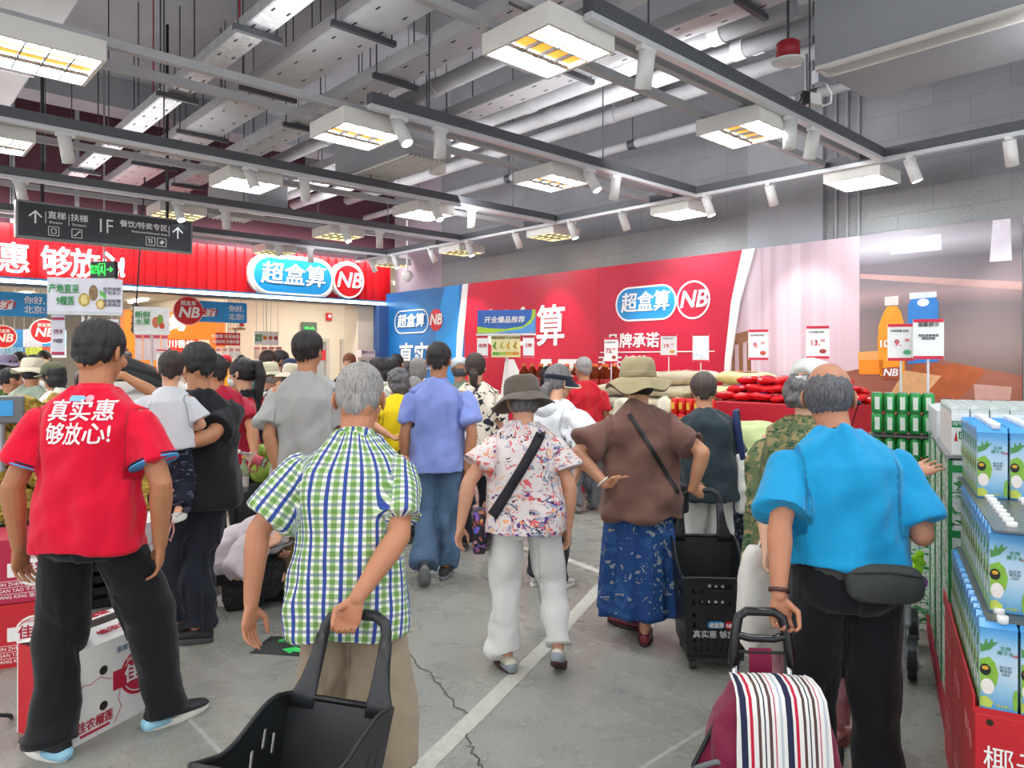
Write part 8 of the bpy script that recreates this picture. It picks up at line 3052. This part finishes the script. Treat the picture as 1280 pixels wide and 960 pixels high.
# oil bottles
tO = NT('cooking_oil'); tO.out('#7a2a0c', .1); tO.b.inputs['Transmission Weight'].default_value = .35; tO.b.inputs['IOR'].default_value = 1.2
mm = MB(); mm.lathe([(.055, 0), (.068, .012), (.07, .05), (.064, .10), (.07, .16), (.066, .22), (.04, .26), (.022, .285), (.02, .30)], seg=18); oil_b = mm.mesh('oil_bottle', tO.m, True)
mm = MB(); mm.lathe([(.026, .295), (.027, .30), (.027, .328), (.022, .332)], seg=16); oil_c = mm.mesh('cap', mat('#e0702a', .4), True)
mm = MB(); mm.lathe([(.0695, .06), (.0715, .065), (.0715, .155), (.0695, .16)], seg=18); oil_l = mm.mesh('label_band', mat('#b31b22', .4), True)
OB = P(707, 600, 8.95); OB.z = 0
t = thing('oil_display', 'red promotional display block under the oil bottles', 'display', OB + ruy * .2, ra)
b = MB(); b.box((0, 0, .60), (1.6, .75, 1.20)); b.build('display_body', mat('#b8182c', .5), t, bevel=.01)
b = MB(); b.box((0, -.36, 1.215), (1.6, .02, .05)); b.build('front_lip', mat('#d9a23a', .4), t)
for i in range(10):
 for j in range(3):
  r = obj('oil_bottle', oil_b); r.location = OB + rux * ((i - 4.5) * .155) + ruy * (-.05 + j * .16) + Vector((0, 0, 1.20)); r.rotation_euler = (0, 0, ra)
  tag(r, 'amber cooking oil bottle with orange cap, %s row, %s from the left' % (('front', 'second', 'back')[j], ORD[i]), 'oil bottle', 'oil bottles on the red display')
  obj('cap', oil_c, r); obj('label_band', oil_l, r)
# red packs
def pack_mesh(seed):
 mb = MB()
 N = 16
 rows = []
 for k in range(11):
  t = -1 + 2 * k / 10
  w = max(.05, 1 - abs(t) ** 4) ** .5
  rows.append([Vector((t * .11, .075 * (.8 + .2 * w) * spow(cos(2 * pi * i / N), .8), .035 * w * sin(2 * pi * i / N))) for i in range(N)])
 mb.loft(rows, flip=True)
 me = mb.mesh('snack_pack', mat('#d3141e', .18, 0, .12, 15), True)
 co = get_co(me)
 set_co(me, co + get_no(me) * (vnoise(co * 28 + seed, seed) * .009)[:, None])
 return me
PM = [pack_mesh(k) for k in range(4)]
mm = MB(); mm.prism(rrect(-.05, -.025, .05, .025, .02), 0, .003); mm.v = [(x, z, .034 - y) for x, y, z in mm.v]
M_PW = mat('#e6e2ea', .3)
pk_print = mm.mesh('printed_badge', mat('#3a54b0', .3))
PB = P(955, 560, 6.5) + rux * .2; PB.z = 0
t = thing('pack_display', 'red display block under the shiny red packs', 'display', PB + ruy * .25, ra)
b = MB(); b.box((0, 0, .60), (1.2, .85, 1.20)); b.build('display_body', mat('#b8182c', .5), t, bevel=.01)
random.seed(31)
n = 0
for q in range(3):
 for i in range(7 - q):
  for j in range(3 if q < 2 else 2):
   r = obj('snack_pack', PM[n % 4]); n += 1
   r.location = PB + rux * ((i - (6 - q) / 2) * .178 + random.uniform(-.02, .02)) + ruy * (-.05 + j * .21 + .05 * q) + Vector((0, 0, 1.245 + q * .072))
   r.rotation_euler = (random.uniform(-.35, .2), random.uniform(-.25, .25), ra + random.uniform(-.3, .3))
   tag(r, 'shiny red foil pack in the pile, %s layer, %s row, %s from left' % (ORD[q], ORD[j], ORD[i]), 'snack pack', 'red foil packs by the mural')
   obj('printed_badge', pk_print, r)
# red tins beside the dark green shirt person
mm = MB(); mm.lathe([(.03, 0), (.036, .006), (.036, .12), (.03, .13)], seg=16); tin = mm.mesh('drink_tin', mat('#d8231c', .3, .1, .1), True)
mm = MB(); mm.box((0, -.0352, .065), (.03, .005, .06)); tin_l = mm.mesh('tin_label', mat('#e6b23a', .4))
TB = P(866, 530, 6.3); TB.z = 0
b = MB(); b.box((0, 0, .49), (.46, .3, 0.98)); tag(b.build('display_box', mat('#b8182c', .5), loc=TB, rz=ra, bevel=.006), 'narrow red display block under the red drink tins', 'box')
for q in range(2):
 for i in range(5):
  for j in range(2):
   r = obj('drink_tin', tin); r.location = TB + rux * ((i - 2) * .078) + ruy * ((j - .5) * .08) + Vector((0, 0, 0.98 + q * .131)); r.rotation_euler = (0, 0, ra)
   tag(r, 'red drink tin by the rice sacks, %s layer, %s row, %s from left' % (('lower', 'upper')[q], ('front', 'back')[j], ORD[i]), 'drink tin', 'red drink tins')
   if j == 0:
    obj('tin_label', tin_l, r)
# entrance counter with fruit under the fruit board
t = thing('fruit_counter', 'white slanted fruit counter with black cover in the shop entrance', 'counter', P(172, 480, 7.4) * Vector((1, 1, 0)), radians(35))
b = MB(); b.add([(-.5, -.4, 0), (.5, -.4, 0), (.5, .4, 0), (-.5, .4, 0), (-.5, -.4, 1.05), (.5, -.4, 1.05), (.5, .4, 1.35), (-.5, .4, 1.35)], [(3, 2, 1, 0), (4, 5, 6, 7), (0, 1, 5, 4), (1, 2, 6, 5), (2, 3, 7, 6), (3, 0, 4, 7)]); b.build('counter_body', M_WHITE, t)
b = MB(); b.loft([[Vector((-.55, -.05 + .2 * cos(2 * pi * i / 14), 1.38 + .08 * sin(2 * pi * i / 14))) for i in range(14)], [Vector((-.1, .1 + .26 * cos(2 * pi * i / 14), 1.52 + .11 * sin(2 * pi * i / 14))) for i in range(14)], [Vector((.3, .2 + .2 * cos(2 * pi * i / 14), 1.36 + .1 * sin(2 * pi * i / 14))) for i in range(14)]]); b.build('black_cover', M_PLAST2, t, True)
random.seed(41)
mm = MB(); mm.ell((0, 0, 0), (.085, .085, .08)); mel = mm.mesh('melon', mat('#8aa63a', .5, 0, .25, 25), True)
mm = MB(); mm.tube([(0, 0, .075), (.005, 0, .10)], .008, 6); mst = mm.mesh('stalk', M_STALK)
t = thing('fruit_bin', 'black fruit bin of melons left of the grey shirt man', 'bin', Vector((at_px(336, 5.25), 5.25, 0)), radians(20))
b = MB(); b.box((0, 0, .36), (.46, .42, .72)); b.build('bin_body', M_PLAST, t, bevel=.02)
for k in range(14):
 a = (k % 5 - 2) * .075
 c_ = (k // 5 - 1) * .11 + (k % 2 - .5) * .09
 r = obj('melon', mel); r.location = t.location + Vector((a + random.uniform(-.02, .02), c_ + random.uniform(-.02, .02), .78 + (.0 if k < 10 else .09)))
 tag(r, 'green melon in the fruit bin, %s row, %s from the left' % (ORD[k // 5], ORD[k % 5]), 'melon', 'melons in the fruit bin')
 obj('stalk', mst, r)
# low shelves and freezers inside the shop that the crowd stands among
for k, (px, d) in enumerate(((20, 11.8), (80, 13.8), (140, 11.5))):
 t = thing('display_table', 'white display table deep in the shop, %s from the left' % ORD[k], 'table', Vector((at_px(px, d), d, 0)), ANG_F)
 b = MB(); b.box((0, 0, .75), (1.3, .7, .06)); b.build('table_top', M_WHITE, t)
 for sx in (-1, 1):
  for sy in (-1, 1):
   b = MB(); b.box((sx * .58, sy * .28, .36), (.06, .06, .72)); b.build('leg', M_WHITE, t)
 b = MB(); b.box((0, 0, .86), (1.15, .55, .16)); b.build('goods_tray', mat(('#d0a04a', '#c8513c', '#8aa63a')[k], .6, 0, .4, 30), t)
flush_text()
